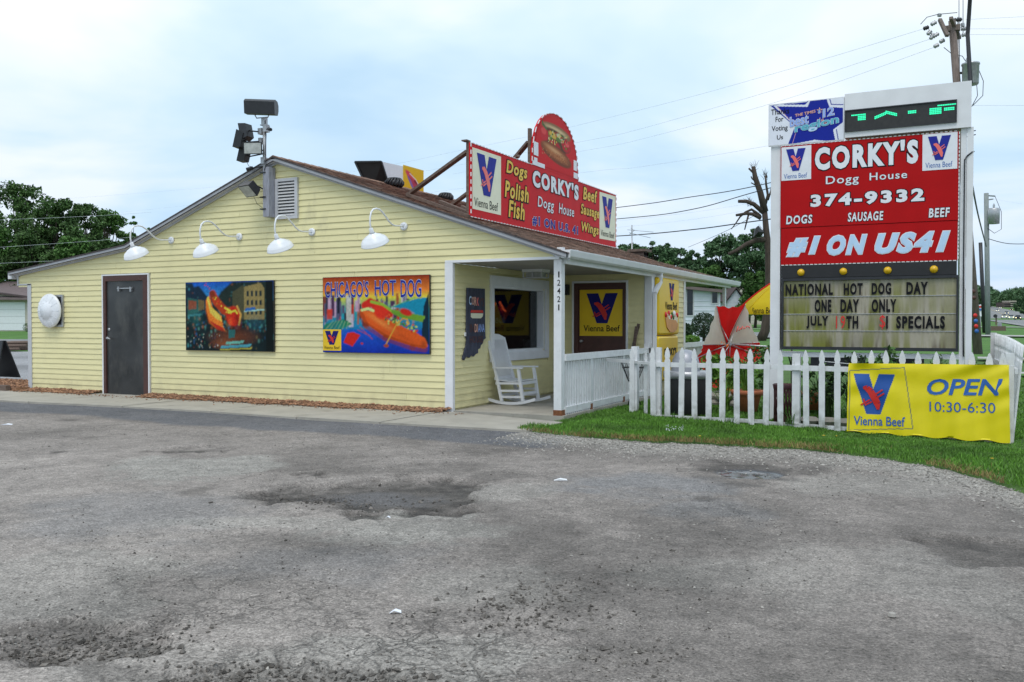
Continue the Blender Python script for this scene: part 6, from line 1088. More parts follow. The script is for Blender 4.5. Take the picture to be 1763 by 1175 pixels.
for j in range(3): a = j * 2.09 + .5; mb.tube([c_ + (.07 * math.cos(a), .07 * math.sin(a), .40), c_ + (.06 * math.cos(a), .06 * math.sin(a), .15), c_ + (.16 * math.cos(a), .16 * math.sin(a), -.06)], .009, 5)
mb.build('wire_frame', M['black'], t)
t = thing('terracotta_pot', (3.95, 2.35, 0), 'wide terracotta pot with tall stems behind the middle of the fence', 'flower pot'); c_ = (3.96, 2.36, -.03)
def pot(c_, s_, t):
    mb = MB(); mb.lathe([(0, 0), (.15 * s_, 0), (.21 * s_, .24 * s_), (.215 * s_, .25 * s_), (.245 * s_, .255 * s_), (.25 * s_, .30 * s_), (.24 * s_, .33 * s_), (.21 * s_, .33 * s_), (.20 * s_, .28 * s_), (0, .28 * s_)], c_, n=28); mb.build('pot', M['terra'], t)
pot(c_, 1.0, t)
def fronds(name, c, n, h, spread, m, parent, w=.008, seg=4, droop=.5, kind='stuff'):
    V = []; F = []
    for _ in range(n):
        a = random.uniform(0, 6.283); hh = h * random.uniform(.55, 1.1); sp = spread * random.uniform(.3, 1.1); o = len(V); bx_, by_ = random.gauss(0, .03), random.gauss(0, .03); px_, py_ = -math.sin(a), math.cos(a)
        for i in range(seg + 1):
            f_ = i / seg; r_ = sp * f_ ** 1.6; z = hh * (f_ - droop * f_ ** 3 * .6); ww = w * (1 - f_ * .85); x = c[0] + bx_ + math.cos(a) * r_; y = c[1] + by_ + math.sin(a) * r_; V += [(x - px_ * ww, y - py_ * ww, c[2] + z), (x + px_ * ww, y + py_ * ww, c[2] + z)]
        for i in range(seg): F.append((o + 2 * i, o + 2 * i + 1, o + 2 * i + 3, o + 2 * i + 2))
    return np_mesh(name, V, F, m, parent, kind)
fronds('stem', (c_[0], c_[1], .25), 46, .78, .34, M['leafy'], t, .012); leafset('leaf', [(c_[0], c_[1], .72), (c_[0] - .15, c_[1], .6), (c_[0] + .12, c_[1], .85)], .16, 260, .035, M['leafm'], t); leafset('flower', [(c_[0] + .05, c_[1], .95), (c_[0] - .1, c_[1], .9)], .12, 14, .022, M['redb'], t)
t = thing('terracotta_pot', (4.95, 2.9, 0), 'terracotta pot half hidden by long leaves right of the fence post', 'flower pot'); pot((4.90, 2.75, .0), .85, t); fronds('stem', (4.95, 2.75, .22), 24, .5, .3, M['leafm'], t, .012)
t = thing('mesh_basket', (4.74, 1.1, 0), 'tall maroon metal mesh basket behind the fence below the left sign post', 'basket'); c_ = (4.76, 1.02); mb = MB()
r_ = .14
for j in range(20): a = j * 6.283 / 20; mb.tube([(c_[0] + r_ * math.cos(a), c_[1] + r_ * math.sin(a), -.03), (c_[0] + r_ * math.cos(a + .5), c_[1] + r_ * math.sin(a + .5), .50)], .009, 4); mb.tube([(c_[0] + r_ * math.cos(a), c_[1] + r_ * math.sin(a), -.03), (c_[0] + r_ * math.cos(a - .5), c_[1] + r_ * math.sin(a - .5), .50)], .009, 4)
mb.lathe([(r_ + .004, .0), (r_ + .006, .10)], (*c_, -.03), n=24); mb.lathe([(r_ + .01, .46), (r_ + .02, .52), (r_ + .0, .53), (r_, .46)], (*c_, -.03), n=24); mb.build('mesh_body', M['maroon'], t)
t = thing('stone_planter', (3.4, 3.2, 0), 'round stone planter overflowing with green leaves beside the grill', 'planter')
for j in range(12):
    a = j * 6.283 / 12
    for r in range(2): mb = MB(); mb.lathe([(0, -.05), (.07, -.04), (.085, 0), (.07, .04), (0, .05)], (3.46 + .30 * math.cos(a + r * .26), 3.2 + .30 * math.sin(a + r * .26), .03 + r * .11), n=8, sm=False); mb.build('stone', M['concrete'], t)
leafset('leaf', [(3.46, 3.2, .40), (3.3, 3.1, .48), (3.62, 3.15, .42), (3.5, 3.3, .58), (3.2, 3.2, .62)], .22, 900, .055, M['leafy'], t); leafset('flower', [(3.5, 3.0, .62), (3.65, 3.05, .55)], .14, 24, .026, M['orange'], t)
def plant(x, y, h, r, n, lb, m='leafm', sz=.05, fl=None, fr_=0, nm='garden_plant'):
    t = thing(nm, (x, y, 0), lb, 'plant')
    cs = [(x + random.gauss(0, r * .45), y + random.gauss(0, r * .45), h * random.uniform(.35, .95)) for _ in range(7)]
    leafset('leaf', cs, r * .5, n, sz, M[m], t); fronds('stem', (x, y, -.02), 12 + fr_, h, r * 1.1, M[m], t, .010)
    if fl: leafset('flower', [(x + random.gauss(0, r * .4), y + random.gauss(0, r * .4), h * random.uniform(.9, 1.05)) for _ in range(4)], .05, 16, .026, M[fl], t)
plant(2.95, 4.9, .98, .22, 260, 'clump of orange lilies in front of the rear porch rail', 'leafm', .05, 'orange', 30, 'lily_clump')
plant(3.62, 3.9, .72, .25, 300, 'orange flowered bush in front of the red umbrella', 'leafy', .05, 'orange', 20)
plant(4.15, 3.0, .95, .22, 320, 'tall reddish flowering plant before the toppled umbrella', 'leafm', .05, 'redb', 30)
for x, y, h, r, lb, m, f in ((5.25, 1.55, .85, .3, 'dark strap leaved plant under the left part of the letter board', 'leafd', 70), (5.62, 1.35, .9, .3, 'dense dark clump of long leaves just left of the yellow banner', 'bush', 80), (6.1, 1.3, .98, .28, 'tall weed with wiry stems behind the left part of the banner', 'leafm', 60), (6.6, 1.35, .92, .3, 'dark leafy clump behind the middle of the banner', 'leafd', 60), (7.0, 1.3, .8, .22, 'small green plant behind the right part of the banner', 'leafm', 40)): plant(x, y, h, r, 420, lb, m, .045, None, f)
t = thing('garden_plant', (3.7, 2.9, 0), 'light green grassy plant trailing behind the fifth and sixth pickets', 'plant'); fronds('stem', (3.62, 2.35, -.02), 80, .62, .38, M['leafy'], t, .009)
for j, (x, y) in enumerate(((5.35, .95), (5.6, .9), (5.1, .95))): mb = MB(); mb.lathe([(0, -.04), (.12, -.03), (.15, .02), (.10, .06), (0, .07)], (x, y, 0), n=9, sm=False); tag(mb.build('edging_stone', M['concrete']), ['flat pale stone behind the fence left of the banner', 'pale edging stone closest to the banner edge', 'pale edging stone by the fence post'][j], 'stone')
fronds('weeds_along_fence', (4.9, .62, -.02), 26, .26, .2, M['leafm'], None, .006, kind='stuff'); 
for x in (3.3, 4.1, 5.5): fronds('weeds_along_fence', (x, .6, -.02), 14, .14, .12, M['leafm'], None, .005, kind='stuff')
# toppled red and white umbrella
def D_(px, py, d): return at(px, py, d)
t = thing('toppled_umbrella', tuple(D_(1257, 640, 17)), 'red and white umbrella lying on its side behind the fence with ribs showing', 'umbrella')
rim = [D_(1233, 526, 16.9), D_(1284, 524, 17.3), D_(1308, 590, 17.2), D_(1304, 650, 17.0), D_(1262, 680, 16.7), D_(1216, 668, 16.5), D_(1202, 612, 16.4), D_(1210, 594, 16.5)]; rim = [rim[0], rim[1], rim[2], D_(1313, 612, 17.1), rim[4], rim[5], D_(1198, 618, 16.4), rim[7]]
apx = D_(1251, 594, 17.75)
for i in range(8):
    a, b_ = rim[i], rim[(i + 1) % 8]; V = []; F = []; n_ = 14
    for r in range(n_ + 1):
        f_ = r / n_
        for q in range(n_ + 1):
            g_ = q / n_; e_ = a * (1 - g_) + b_ * g_; e_ = e_ + (apx - e_) * (.07 * math.sin(g_ * math.pi) + .02 * math.sin(g_ * 19 + i)) + FW * .03 * math.sin(g_ * 13 + i * 2); p_ = apx + (e_ - apx) * f_; bul = .10 * math.sin(f_ * math.pi) ; p_ = p_ + FW * bul * (1 - .35 * math.sin(g_ * math.pi)); V.append(p_)
    F = [(r * (n_ + 1) + q, r * (n_ + 1) + q + 1, (r + 1) * (n_ + 1) + q + 1, (r + 1) * (n_ + 1) + q) for r in range(n_) for q in range(n_)]
    np_mesh('canopy_panel', V, F, M['redb'] if i in (0, 2, 3, 4, 5, 6) else M['fab_w'], t, smooth=True)
for i in range(8):
    mb = MB(); m_ = (rim[i] + apx) / 2 + FW * .06; mb.tube([rim[i], m_, apx], .008, 5); mb.build('rib', M['metal'], t); mb = MB(); mb.tube([(rim[i] * .5 + apx * .5) + FW * .03, D_(1257, 593, 17.1)], .008, 5); mb.build('strut', M['metal'], t)
mb = MB(); mb.tube([apx, D_(1257, 593, 17.1), D_(1320, 597, 16.3)], .017, 8); mb.tube([D_(1257, 593, 17.15), D_(1258, 593, 17.02)], .03, 8); mb.build('pole', M['metal'], t)
for s_ in ((.35, .55, .1), ): 
    a = apx * .45 + (rim[1] + rim[2]) / 2 * .55 - FW * -.03; mb = MB()
    for q in range(6): o = D_(1268 + q * 4, 572 - q * 2, 17.33 - .0 * q); mb.tube([o + np.array([0, 0, 0]), D_(1271 + q * 4, 562 + (q % 2) * 3, 17.33)], .012, 4)
    mb.build('feather_print', M['pink'], t)
# yellow umbrella
t = thing('table_umbrella', tuple(D_(1366, 640, 18)), 'open yellow umbrella with red seams and lettering behind the left sign post', 'umbrella'); ct = D_(1364, 474, 18); R_ = 1.02; H_ = .66
rimz = []
tilt = np.array([0, 0, 0])
for i in range(8):
    a0 = i * math.pi / 4 + .08; a1 = a0 + math.pi / 4; V = []; n_ = 7
    for r in range(n_ + 1):
        f_ = r / n_
        for q in range(n_ + 1):
            a = a0 + (a1 - a0) * q / n_; e_ = 1 - .07 * math.sin(q / n_ * math.pi); rr_ = R_ * f_ * e_; zz_ = -H_ * f_ ** 1.5 - .02 * math.sin(q / n_ * math.pi) * f_; V.append(ct + np.array([rr_ * math.cos(a), rr_ * math.sin(a), zz_]))
    for q in range(n_ + 1): V.append(V[n_ * (n_ + 1) + q] + np.array([0, 0, -.12 + .02 * math.sin(q / n_ * 3.14)]))
    F = [(r * (n_ + 1) + q, r * (n_ + 1) + q + 1, (r + 1) * (n_ + 1) + q + 1, (r + 1) * (n_ + 1) + q) for r in range(n_ + 1) for q in range(n_)]; np_mesh('canopy_panel', V, F, M['fab_y'], t, smooth=True)
    mb = MB(); mb.tube([ct + np.array([R_ * f_ * math.cos(a0), R_ * f_ * math.sin(a0), -H_ * f_ ** 1.5 + .006]) for f_ in np.linspace(0, 1, 8)], .022 if i == 4 else .006, 5); mb.build('seam', M['redb'] if i == 4 else M['fab_y'], t)
mb = MB(); mb.tube([ct + (0, 0, .06), ct + (0, 0, -2.2)], .02, 8); mb.build('pole', M['metal'], t)
for i_, a in enumerate((math.pi / 4 * 5 + .08 + math.pi / 8 - .10,)):
    def cyl(u, v, n=0.0): aa = a + (u - .5) * .60; return ct + np.array([(R_ + .012 + n) * math.cos(aa) * .965, (R_ + .012 + n) * math.sin(aa) * .965, -H_ - .115 + v * .12])
    fr_ = Frame((0, 0, 0), (1, 0, 0), (0, 1, 0), (0, 0, 1)); fr_.p = cyl; text(fr_, 'Vienna Beef', 0, 1, 0, 1, M['blackp'], t, off=.01, n=.012)
# table by the umbrella
t = thing('garden_table', tuple(D_(1320, 640, 16.4)), 'dark metal garden table edge at the left sign post', 'table'); mb = MB(); c_ = D_(1345, 606, 16.6); mb.lathe([(0, 0), (.42, 0), (.43, -.03), (.42, -.035), (0, -.03)], c_, n=24); mb.build('table_top', M['mgrey'], t)
for a in range(3): mb = MB(); mb.tube([c_ + (.12 * math.cos(a * 2.1), .12 * math.sin(a * 2.1), -.03), c_ + (.33 * math.cos(a * 2.1), .33 * math.sin(a * 2.1), -c_[2])], .012, 6); mb.build('leg', M['black'], t)
# litter on the lot
t_l = [((12, 728), .07, 'white bottle cap litter near the left edge of the lot', 'whitep'), ((965, 822), .06, 'flattened pale food wrapper on the asphalt right of the pothole', 'whitew'), ((681, 1046), .028, 'small white paper straw scrap on the asphalt', 'whitep'), ((1536, 1051), .02, 'pale pebble on the right part of the lot', 'gravel'), ((668, 883), .018, 'thin white paper scrap at the rim of the pothole', 'whitep')]
for (px, py), s_, lb, m_i in t_l:
    P = gp(px, py); z = float(lotz(np.array([P[0]]), np.array([P[1]]))[0]); mb = MB()
    if m_i == 'gravel': mb.lathe([(0, 0), (s_, .005), (s_ * .8, .02), (0, .025)], (P[0], P[1], z), n=7, sm=False)
    else: a = RT * s_; b_ = FW * s_ * .45; o = np.array([P[0], P[1], z + .004]); mb.prism([o - a - b_, o - a * .2 - b_ * .8 + (0, 0, .012), o + a - b_ * .4, o + a * .9 + b_ + (0, 0, .006), o + b_ * .9 + (0, 0, .015), o - a * .9 + b_ * .6], (0, 0, .003))
    tag(mb.build('litter' if m_i != 'gravel' else 'pebble', M[m_i]), lb, 'litter' if m_i != 'gravel' else 'stone')

# ------------------------------------------------------------------ street, road, houses
def tz(x, y): return float(terr(np.array(x), np.array(y)))
def sheet(name, xs, ys, dz, m): return grid_mesh(name, np.asarray(xs, float), np.asarray(ys, float), lambda X, Y: terr(X, Y) + dz, m)
yy_ = np.concatenate([np.linspace(-60, 140, 70), np.geomspace(145, 2600, 60)])
sheet('highway', np.linspace(12.8, 36, 8), yy_, .03, M['road'])
M['mark'] = mat('worn lane paint', (.6, .6, .56), .7, .2, 2); M['marky'] = mat('worn yellow lane paint', (.55, .40, .08), .7, .2, 2)
for x, w, m_ in ((13.6, .14, 'mark'), (24.1, .12, 'marky'), (24.5, .12, 'marky'), (35.3, .14, 'mark')): tag(sheet('lane_marking', [x - w / 2, x + w / 2], yy_, .036, M[m_]), kind='structure')
for x in (17.4, 20.8, 28, 31.6):
    V = []; F = []
    for j in range(60): y = 20 + j * 12; o = len(V); V += [(a, b_, tz(a, b_) + .036) for a, b_ in ((x - .07, y), (x + .07, y), (x + .07, y + 3), (x - .07, y + 3))]; F.append((o, o + 1, o + 2, o + 3))
    np_mesh('lane_marking', V, F, M['mark'], None, 'structure')
for y, w in ((15.1, .9), (23.3, 1.3), (53.6, 3.0), (92, 5)): sheet('side_path', np.linspace(7.4, 12.8, 6), [y - w / 2, y + w / 2], .045 if y < 26 else .02, M['path'])
sheet('side_street', np.linspace(-30, 3, 14), np.linspace(43, 55, 6), .02, M['road']); sheet('side_path', np.linspace(-32, -2, 14), [68, 69.2], .02, M['path'])
V = [at(-160, 592, 44.8), at(130, 592, 44.8), at(130, 585, 50.7), at(-160, 585, 50.7)]; V = [np.array([q[0], q[1], tz(q[0], q[1]) + .02]) for q in V]; np_mesh('side_street', V, [(0, 1, 2, 3)], M['road'], None, 'structure')
def P2(px, d, z=None):
    q = at(px, 556, d); return q[0], q[1]
def gable_house(name, lb, pxl, pxr, d, eave, peak, depth, mw, mr, wins, doors=(), over=.35, board=.2, pk=.5, base=None):
    x0, y0 = P2(pxl, d); x1, y1 = P2(pxr, d); u = np.array([x1 - x0, y1 - y0, 0]); Wd = np.linalg.norm(u); u /= Wd; n = np.array([-u[1], u[0], 0]); b0 = tz((x0 + x1) / 2, (y0 + y1) / 2) if base is None else base
    o = np.array([x0, y0, b0]); t = thing(name, tuple(o), lb, 'house'); f = Frame(o, u, (0, 0, 1), -n); mb = MB(); plate(mb, f, [(0, -.3), (Wd, -.3), (Wd, eave), (Wd * pk, peak - .12), (0, eave)], -depth, 0); mb.build('wall', M[mw], t)
    V = 0; z = .1
    while z < peak - .3:
        if z < eave: a, b_ = 0, Wd
        else: g = (z - eave) / (peak - eave); a, b_ = Wd * pk * g, Wd - Wd * (1 - pk) * g
        if b_ - a > .3: mb = MB(); rect(mb, f, a, b_, z, z + .03, 0, .02); mb.build('siding_board', M[mw], t)
        z += board
    for s_ in (0, 1):
        ex, ez = (-over, eave - over * .45) if s_ == 0 else (Wd + over, eave - over * .45); mb = MB(); pts = [(ex, ez), (Wd * pk, peak), (Wd * pk, peak + .14), (ex, ez + .14)]; plate(mb, f, pts if s_ else pts[::-1], -depth - over, over); mb.build('roof', M[mr], t)
    for (a, b_, v0, v1) in wins:
        mb = MB(); rect(mb, f, a - .06, b_ + .06, v0 - .06, v1 + .06, 0, .03); w_ = mb.build('window', M['white'] if mw != 'house' else M['lgrey'], t); mb = MB(); rect(mb, f, a, b_, v0, v1, .03, .035); mb.build('pane', M['glassd'], w_); mb = MB(); rect(mb, f, a, b_, (v0 + v1) / 2 - .02, (v0 + v1) / 2 + .02, .035, .045); mb.build('sash', M['dark'], w_)
    for (a, b_, v1) in doors: mb = MB(); rect(mb, f, a, b_, 0, v1, 0, .03); mb.build('garage_door' if b_ - a > 2 else 'door', M['whitem'], t)
    return t, f, Wd, b0
b42 = tz(*P2(1210, 42))
def zpx(py, d): return CAM[2] + (556 - py) / 1550 * d
gable_house('white_house', 'white clapboard neighbour house seen through the rear porch, with two dark windows', 870, 1240, 42, 2.75 - b42 + .1, 3.15 - b42 + .1, 9, 'house', 'roofg', [(8.47, 8.74, zpx(543, 42) - b42, zpx(499, 42) - b42), (9.64, 9.88, zpx(522, 42) - b42, zpx(504, 42) - b42)], over=.3, board=.22)
b95 = tz(*P2(1262, 92)); gable_house('small_white_garage', 'little white gabled outbuilding with dark barge boards right of the porch', 1252, 1281, 92, zpx(519, 92) - b95, zpx(497, 92) - b95, 7, 'house', 'roofd', [(.05, .42, .9, 1.6), (1.25, 1.6, .9, 1.6)], over=.25, board=.35)
b13 = tz(*P2(1285, 130)); gable_house('beige_house', 'beige gabled house with a brown roof behind the umbrellas', 1254, 1322, 130, zpx(497, 130) - b13, zpx(479, 130) - b13, 12, 'houseb', 'roofd', [(1.2, 2.2, 1.2, 2.6), (3.7, 4.6, 1.2, 2.6)], over=.4, board=.45)
b72 = tz(*P2(0, 72)); t, f, Wd, b0 = gable_house('far_garage', 'low brown roofed garage with a wide white door at the far left', -130, 62, 72.4, zpx(514, 72.4) - b72 + .1, zpx(503, 72.4) - b72, 9, 'houseb', 'roofd', [], [(2.9, 8.1, 2.25)], over=.4, board=.3)
for z in (.55, 1.1, 1.65): mb = MB(); rect(mb, f, 2.9, 8.1, z, z + .03, .031, .036); mb.build('door_groove', M['lgrey'], t)
mb = MB(); o = f.p(-.5, zpx(517, 72.4) - b72, .4); pts = [f.p(-.6, 2.55, .55), f.p(Wd + .6, 2.55, .55), f.p(Wd + .6, zpx(484, 76) - b72, -4.5), f.p(-.6, zpx(484, 76) - b72, -4.5)]; mb.add(pts + [q + np.array([0, 0, -.15]) for q in pts], [(0, 1, 2, 3), (4, 7, 6, 5), (0, 4, 5, 1), (1, 5, 6, 2), (2, 6, 7, 3), (3, 7, 4, 0)]); mb.build('front_roof', M['roofg'], t)
# cars on the highway
def car(x, y, m, lb, dark=False):
    z = tz(x, y) + .03; t = thing('car', (x, y, z), lb, 'car', 'cars on the highway'); S_ = [(-.92, .35), (-.92, .95), (-.75, 1.05), (-.62, 1.55), (.62, 1.55), (.75, 1.05), (.92, .95), (.92, .35)]
    mb = MB(); mb.prism([(x + a, y, z + b_) for a, b_ in [(-.92, .3), (.92, .3), (.92, .95), (.80, 1.02), (-.80, 1.02), (-.92, .95)]], (0, 4.5, 0)); mb.build('body', m, t)
    mb = MB(); mb.hexa([(x - .78, y + 1.1, z + 1.02), (x + .78, y + 1.1, z + 1.02), (x + .78, y + 4.2, z + 1.02), (x - .78, y + 4.2, z + 1.02), (x - .62, y + 1.8, z + 1.55), (x + .62, y + 1.8, z + 1.55), (x + .62, y + 3.8, z + 1.55), (x - .62, y + 3.8, z + 1.55)]); mb.build('cabin', M['glassd'], t); mb = MB(); mb.box(x - .62, x + .62, y + 1.8, y + 3.8, z + 1.552, z + 1.6); mb.build('roof', m, t)
    for s_ in (-1, 1):
        mb = MB(); mb.lathe([(.12, 0), (.14, .02), (0, .04)], (x + s_ * .66, y, z + .72), (0, -1, 0), 10); mb.build('headlight', M['headl'], t)
        for yy in (.9, 3.6): mb = MB(); mb.tube([(x + s_ * .72, y + yy, z + .32), (x + s_ * .95, y + yy, z + .32)], .33, 14); mb.build('wheel', M['black'], t)
M['headl'] = mat('lit headlight', (.9, .8, .45), .3, .05, 5, emit=2.5); M['carw'] = mat('white car paint', (.6, .63, .68), .3, .05, 2); M['carb'] = mat('black car paint', (.02, .022, .03), .25, .05, 2); M['cars'] = mat('silver blue car paint', (.25, .30, .38), .3, .05, 2)
def onroad(px, d): q = at(px, 556, d); return q[0], q[1]
for px, d, m_i, lb in ((1753, 300, 'carb', 'black car with bright headlights nearest on the highway'), (1741, 330, 'carw', 'white car with glowing headlights just left of the black car'), (1729, 345, 'carw', 'pale car third from the right edge on the highway'), (1741, 620, 'carb', 'small dark car farther up the highway behind the white one'), (1733, 440, 'cars', 'silver car in the middle distance of the highway'), (1717, 560, 'carw', 'white car with headlights on, farthest left on the highway'), (1722, 760, 'carw', 'tiny pale car farthest up the highway')): car(*onroad(px, d), M[m_i], lb)
# far buildings and signs along the road
t = thing('far_building', tuple(at(1746, 530, 900)), 'flat roofed grey building beside the far end of the highway', 'building'); 
for (a, b_, y0, y1, m_i) in ((1738, 1754, 518, 531, 'houseb'), (1728, 1740, 521, 531, 'roofg')):
    A_ = at(a, y0, 900); B_ = at(b_, y1 + 4, 900); mb = MB(); u = (RT * (b_ - a) / 1550 * 900); mb.prism([A_, A_ + u, A_ + u + (0, 0, -10), A_ + (0, 0, -10)], FW * 14); mb.build('wall', M[m_i], t)
    for r in range(3): mb = MB(); mb.prism([A_ + u * .08 - FW * .2 + (0, 0, -1.4 - r * 2), A_ + u * .92 - FW * .2 + (0, 0, -1.4 - r * 2), A_ + u * .92 - FW * .2 + (0, 0, -2.2 - r * 2), A_ + u * .08 - FW * .2 + (0, 0, -2.2 - r * 2)], FW * .15); mb.build('window_band', M['glassd'], t)
def post_thing(name, px, d, parts, lb, cat):
    x, y = P2(px, d); t = thing(name, (x, y, tz(x, y)), lb, cat); return t, x, y, tz(x, y)
t, x, y, z = post_thing('roadside_sign', 1688, 100, None, 'small white sign with red and blue marks behind the wooden pole', 'sign'); mb = MB(); mb.box(x - .06, x + .06, y - .06, y + .06, z - .2, zpx(524, 100)); mb.build('post', M['metal'], t)
for (a, b_, y0, y1, m_i) in ((1683, 1693, 525, 545, 'whitep'), (1686, 1693, 527, 530, 'redp'), (1685, 1692, 532, 535, 'bluev')):
    A_ = at(a, y0, 99.8 - (.06 if m_i != 'whitep' else 0)); h_ = (y1 - y0) / 1550 * 100; u = RT * (b_ - a) / 15.5; mb = MB(); mb.prism([A_, A_ + u, A_ + u - (0, 0, h_), A_ - (0, 0, h_)], FW * .04); mb.build('panel' if m_i == 'whitep' else 'stripe', M[m_i], t)
t, x, y, z = post_thing('mailbox', 1715, 118, None, 'dark mailbox on a post on the grass verge', 'mailbox'); mb = MB(); mb.box(x - .09, x + .09, y - .09, y + .09, z - .2, z + 1.0); mb.build('post', M['wood'], t); mb = MB(); mb.tube([(x - .1, y - .35, z + 1.15), (x - .1, y + .35, z + 1.15)], .24, 10); mb.build('box', M['dark'], t)
t, x, y, z = post_thing('utility_box', 1715, 74, None, 'low dark utility box on the lawn beyond the fence corner', 'utility box'); mb = MB(); mb.box(x - .5, x + .7, y - .3, y + .3, z - .1, z + .30); mb.build('box', M['wood'], t); mb = MB(); mb.box(x + .1, x + .4, y - .2, y + .1, z + .3, z + .62); mb.build('cap', M['mgrey'], t)
# utility poles
def seg(name, a, b_, r0, r1, m, parent, n=12): mb = MB(); mb.tube([a, (np.array(a) + np.array(b_)) / 2, b_], [r0, (r0 + r1) / 2, r1], n); return mb.build(name, m, parent)
T1 = at(1639, 36, 36); b_ = at(1683, 600, 36); zb = tz(b_[0], b_[1]) - .3; B1 = T1 + (b_ - T1) * ((T1[2] - zb) / (T1[2] - b_[2]))
UP = thing('utility_pole', tuple(B1), 'tall leaning wooden utility pole with insulators and transformer behind the roadside sign', 'utility pole')
seg('shaft', B1, T1, .175, .135, M['pole'], UP)
def D1(px, py, d=36): return at(px, py, d)
def bars(name, L_, w, m, parent):
    for a, c_, d_ in L_: mb = MB(); mb.bar(D1(*a, 36 + d_), D1(*c_, 36 - d_), w, w * .9); mb.build(name, m, parent)
bars('crossarm', [((1618, 34), (1631, 62), .35), ((1637, 31), (1652, 66), -.5)], .13, M['pole'], UP)
mb = MB(); mb.box(*(T1[0] - .3, T1[0] + .3, T1[1] - .12, T1[1] + .12, T1[2] - .42, T1[2] - .2)); mb.build('bracket', M['pole'], UP)
for a, c_ in (((1590, 50), (1599, 47)), ((1603, 43), (1612, 38)), ((1608, 81), (1616, 77)), ((1618, 73), (1626, 69)), ((1642, 35), (1656, 34)), ((1655, 50), (1663, 50)), ((1656, 61), (1668, 59)), ((1645, 44), (1652, 51)), ((1597, 60), (1603, 53)), ((1602, 68), (1607, 58)), ((1606, 64), (1616, 58)), ((1617, 29), (1618, 24)), ((1657, 40), (1658, 47))):
    a, c_ = D1(*a), D1(*c_); mb = MB(); pts = [a + (c_ - a) * f_ for f_ in np.linspace(0, 1, 7)]; mb.tube(pts, [.05, .09, .05, .09, .05, .09, .04], 8); mb.build('insulator', M['metal'] if a[0] % 1 > .5 else M['dark'], UP)
mb = MB(); c_ = D1(1671, 128, 35.6); mb.lathe([(0, -.42), (.28, -.42), (.30, -.38), (.31, .34), (.34, .36), (.33, .42), (.15, .45), (0, .45)], c_, n=20); mb.lathe([(.05, .45), (.07, .55), (.04, .65), (0, .66)], c_ + (-.12, 0, 0), n=8); mb.build('transformer', M['metal'], UP)
mb = MB(); mb.tube([D1(1648, 126), D1(1657, 126)], .05, 6); mb.build('bracket', M['dark'], UP)
mb = MB()
for L_ in ([(1585, 42), (1596, 30), (1615, 25), (1648, 22)], [(1625, 82), (1640, 94), (1657, 97), (1662, 105)], [(1684, 118), (1693, 140), (1692, 165), (1675, 182)], [(1681, 140), (1683, 165), (1673, 184)], [(1651, 0), (1651, 60), (1652, 130)], [(1658, 0), (1658, 60)]): mb.tube([D1(*q) for q in L_], .015, 5)
mb.build('jumper_wire', M['wire'], UP, kind='stuff')
for px, py, m_i in ((1679, 543.5, 'redp'), (1680, 553, 'bluev'), (1680.5, 562, 'redp'), (1681.5, 570.5, 'bluev'), (1676, 502, 'brown'), (1677, 513, 'brown')): mb = MB(); a = D1(px, py, 35.75); mb.lathe([(.085, 0), (.08, .02), (0, .025)], a, -FW, 14); mb.build('reflector', M[m_i], UP)
def pole2(px0, py0, px1, py1, d, r, lb, m, tr=None):
    a = at(px0, py0, d); b_ = at(px1, py1, d); zb = tz(b_[0], b_[1]) - .3; B_ = a + (b_ - a) * ((a[2] - zb) / (a[2] - b_[2])); t = thing('utility_pole', tuple(B_), lb, 'utility pole'); seg('shaft', B_, a, r * 1.15, r, m, t); return t
t = pole2(1698, 333, 1701, 575, 62.4, .15, 'grey utility pole with a round transformer at the right, beyond the fence', M['poleg']); c_ = at(1711, 372, 62); mb = MB(); mb.lathe([(0, -.55), (.36, -.55), (.38, .42), (.32, .52), (0, .55)], c_, n=18); mb.lathe([(.05, .5), (.08, .7), (.03, .85)], c_, n=8); mb.build('transformer', M['metal'], t)
mb = MB(); mb.tube([at(1698, 337, 62.4), at(1713, 338, 62.4)], .05, 6); mb.tube([at(1698, 345, 62.4), at(1710, 343, 62.4)], .04, 6); mb.build('crossarm', M['poleg'], t); mb = MB(); mb.tube([at(*q, 62.2) for q in ((1713, 338), (1724, 365), (1724, 395), (1712, 402), (1700, 393))], .02, 5); mb.build('jumper_wire', M['wire'], t)
pole2(1688, 418, 1695, 572, 67, .13, 'short dark leaning pole left of the grey transformer pole', M['dark'])
pole2(1650, 30, 1652, 560, 37.5, .05, 'thin metal conduit mast close behind the leaning wooden pole', M['metal'])
# wires: each is one span of cable
WL = []
def wire(pts, r, m, lb, nm='wire'):
    P = [at(*q) for q in pts]; out_ = []
    if len(P) == 2: P = [P[0], (P[0] + P[1]) / 2 - np.array([0, 0, .25]), P[1]]
    # quadratic / catmull interpolation
    n_ = len(P)
    for i in range(n_ - 1):
        p0 = P[max(i - 1, 0)]; p1 = P[i]; p2 = P[i + 1]; p3 = P[min(i + 2, n_ - 1)]
        for t_ in np.linspace(0, 1, 10)[: -1 if i < n_ - 2 else None]: out_.append(.5 * (2 * p1 + (p2 - p0) * t_ + (2 * p0 - 5 * p1 + 4 * p2 - p3) * t_ ** 2 + (3 * p1 - p0 - 3 * p2 + p3) * t_ ** 3))
    mb = MB(); mb.tube(out_, r * (.42 if m is wl else .8), 5); tag(mb.build(nm, m), lb, 'wire', 'overhead wires')
wl, wd_, wc = M['wirel'], M['wire'], M['cable']
wire([(1590, 50, 36), (1350, 122, 43), (1100, 190, 53), (833, 251, 68), (500, 310, 95), (109, 343, 150)], .016, wl, 'thin topmost wire crossing the sky from the leaning pole down to the left')
wire([(1600, 68, 36), (1350, 150, 43), (1100, 223, 53), (992, 246, 58), (700, 300, 78), (400, 345, 110), (189, 368, 150)], .016, wl, 'second thin wire below the topmost one across the sky')
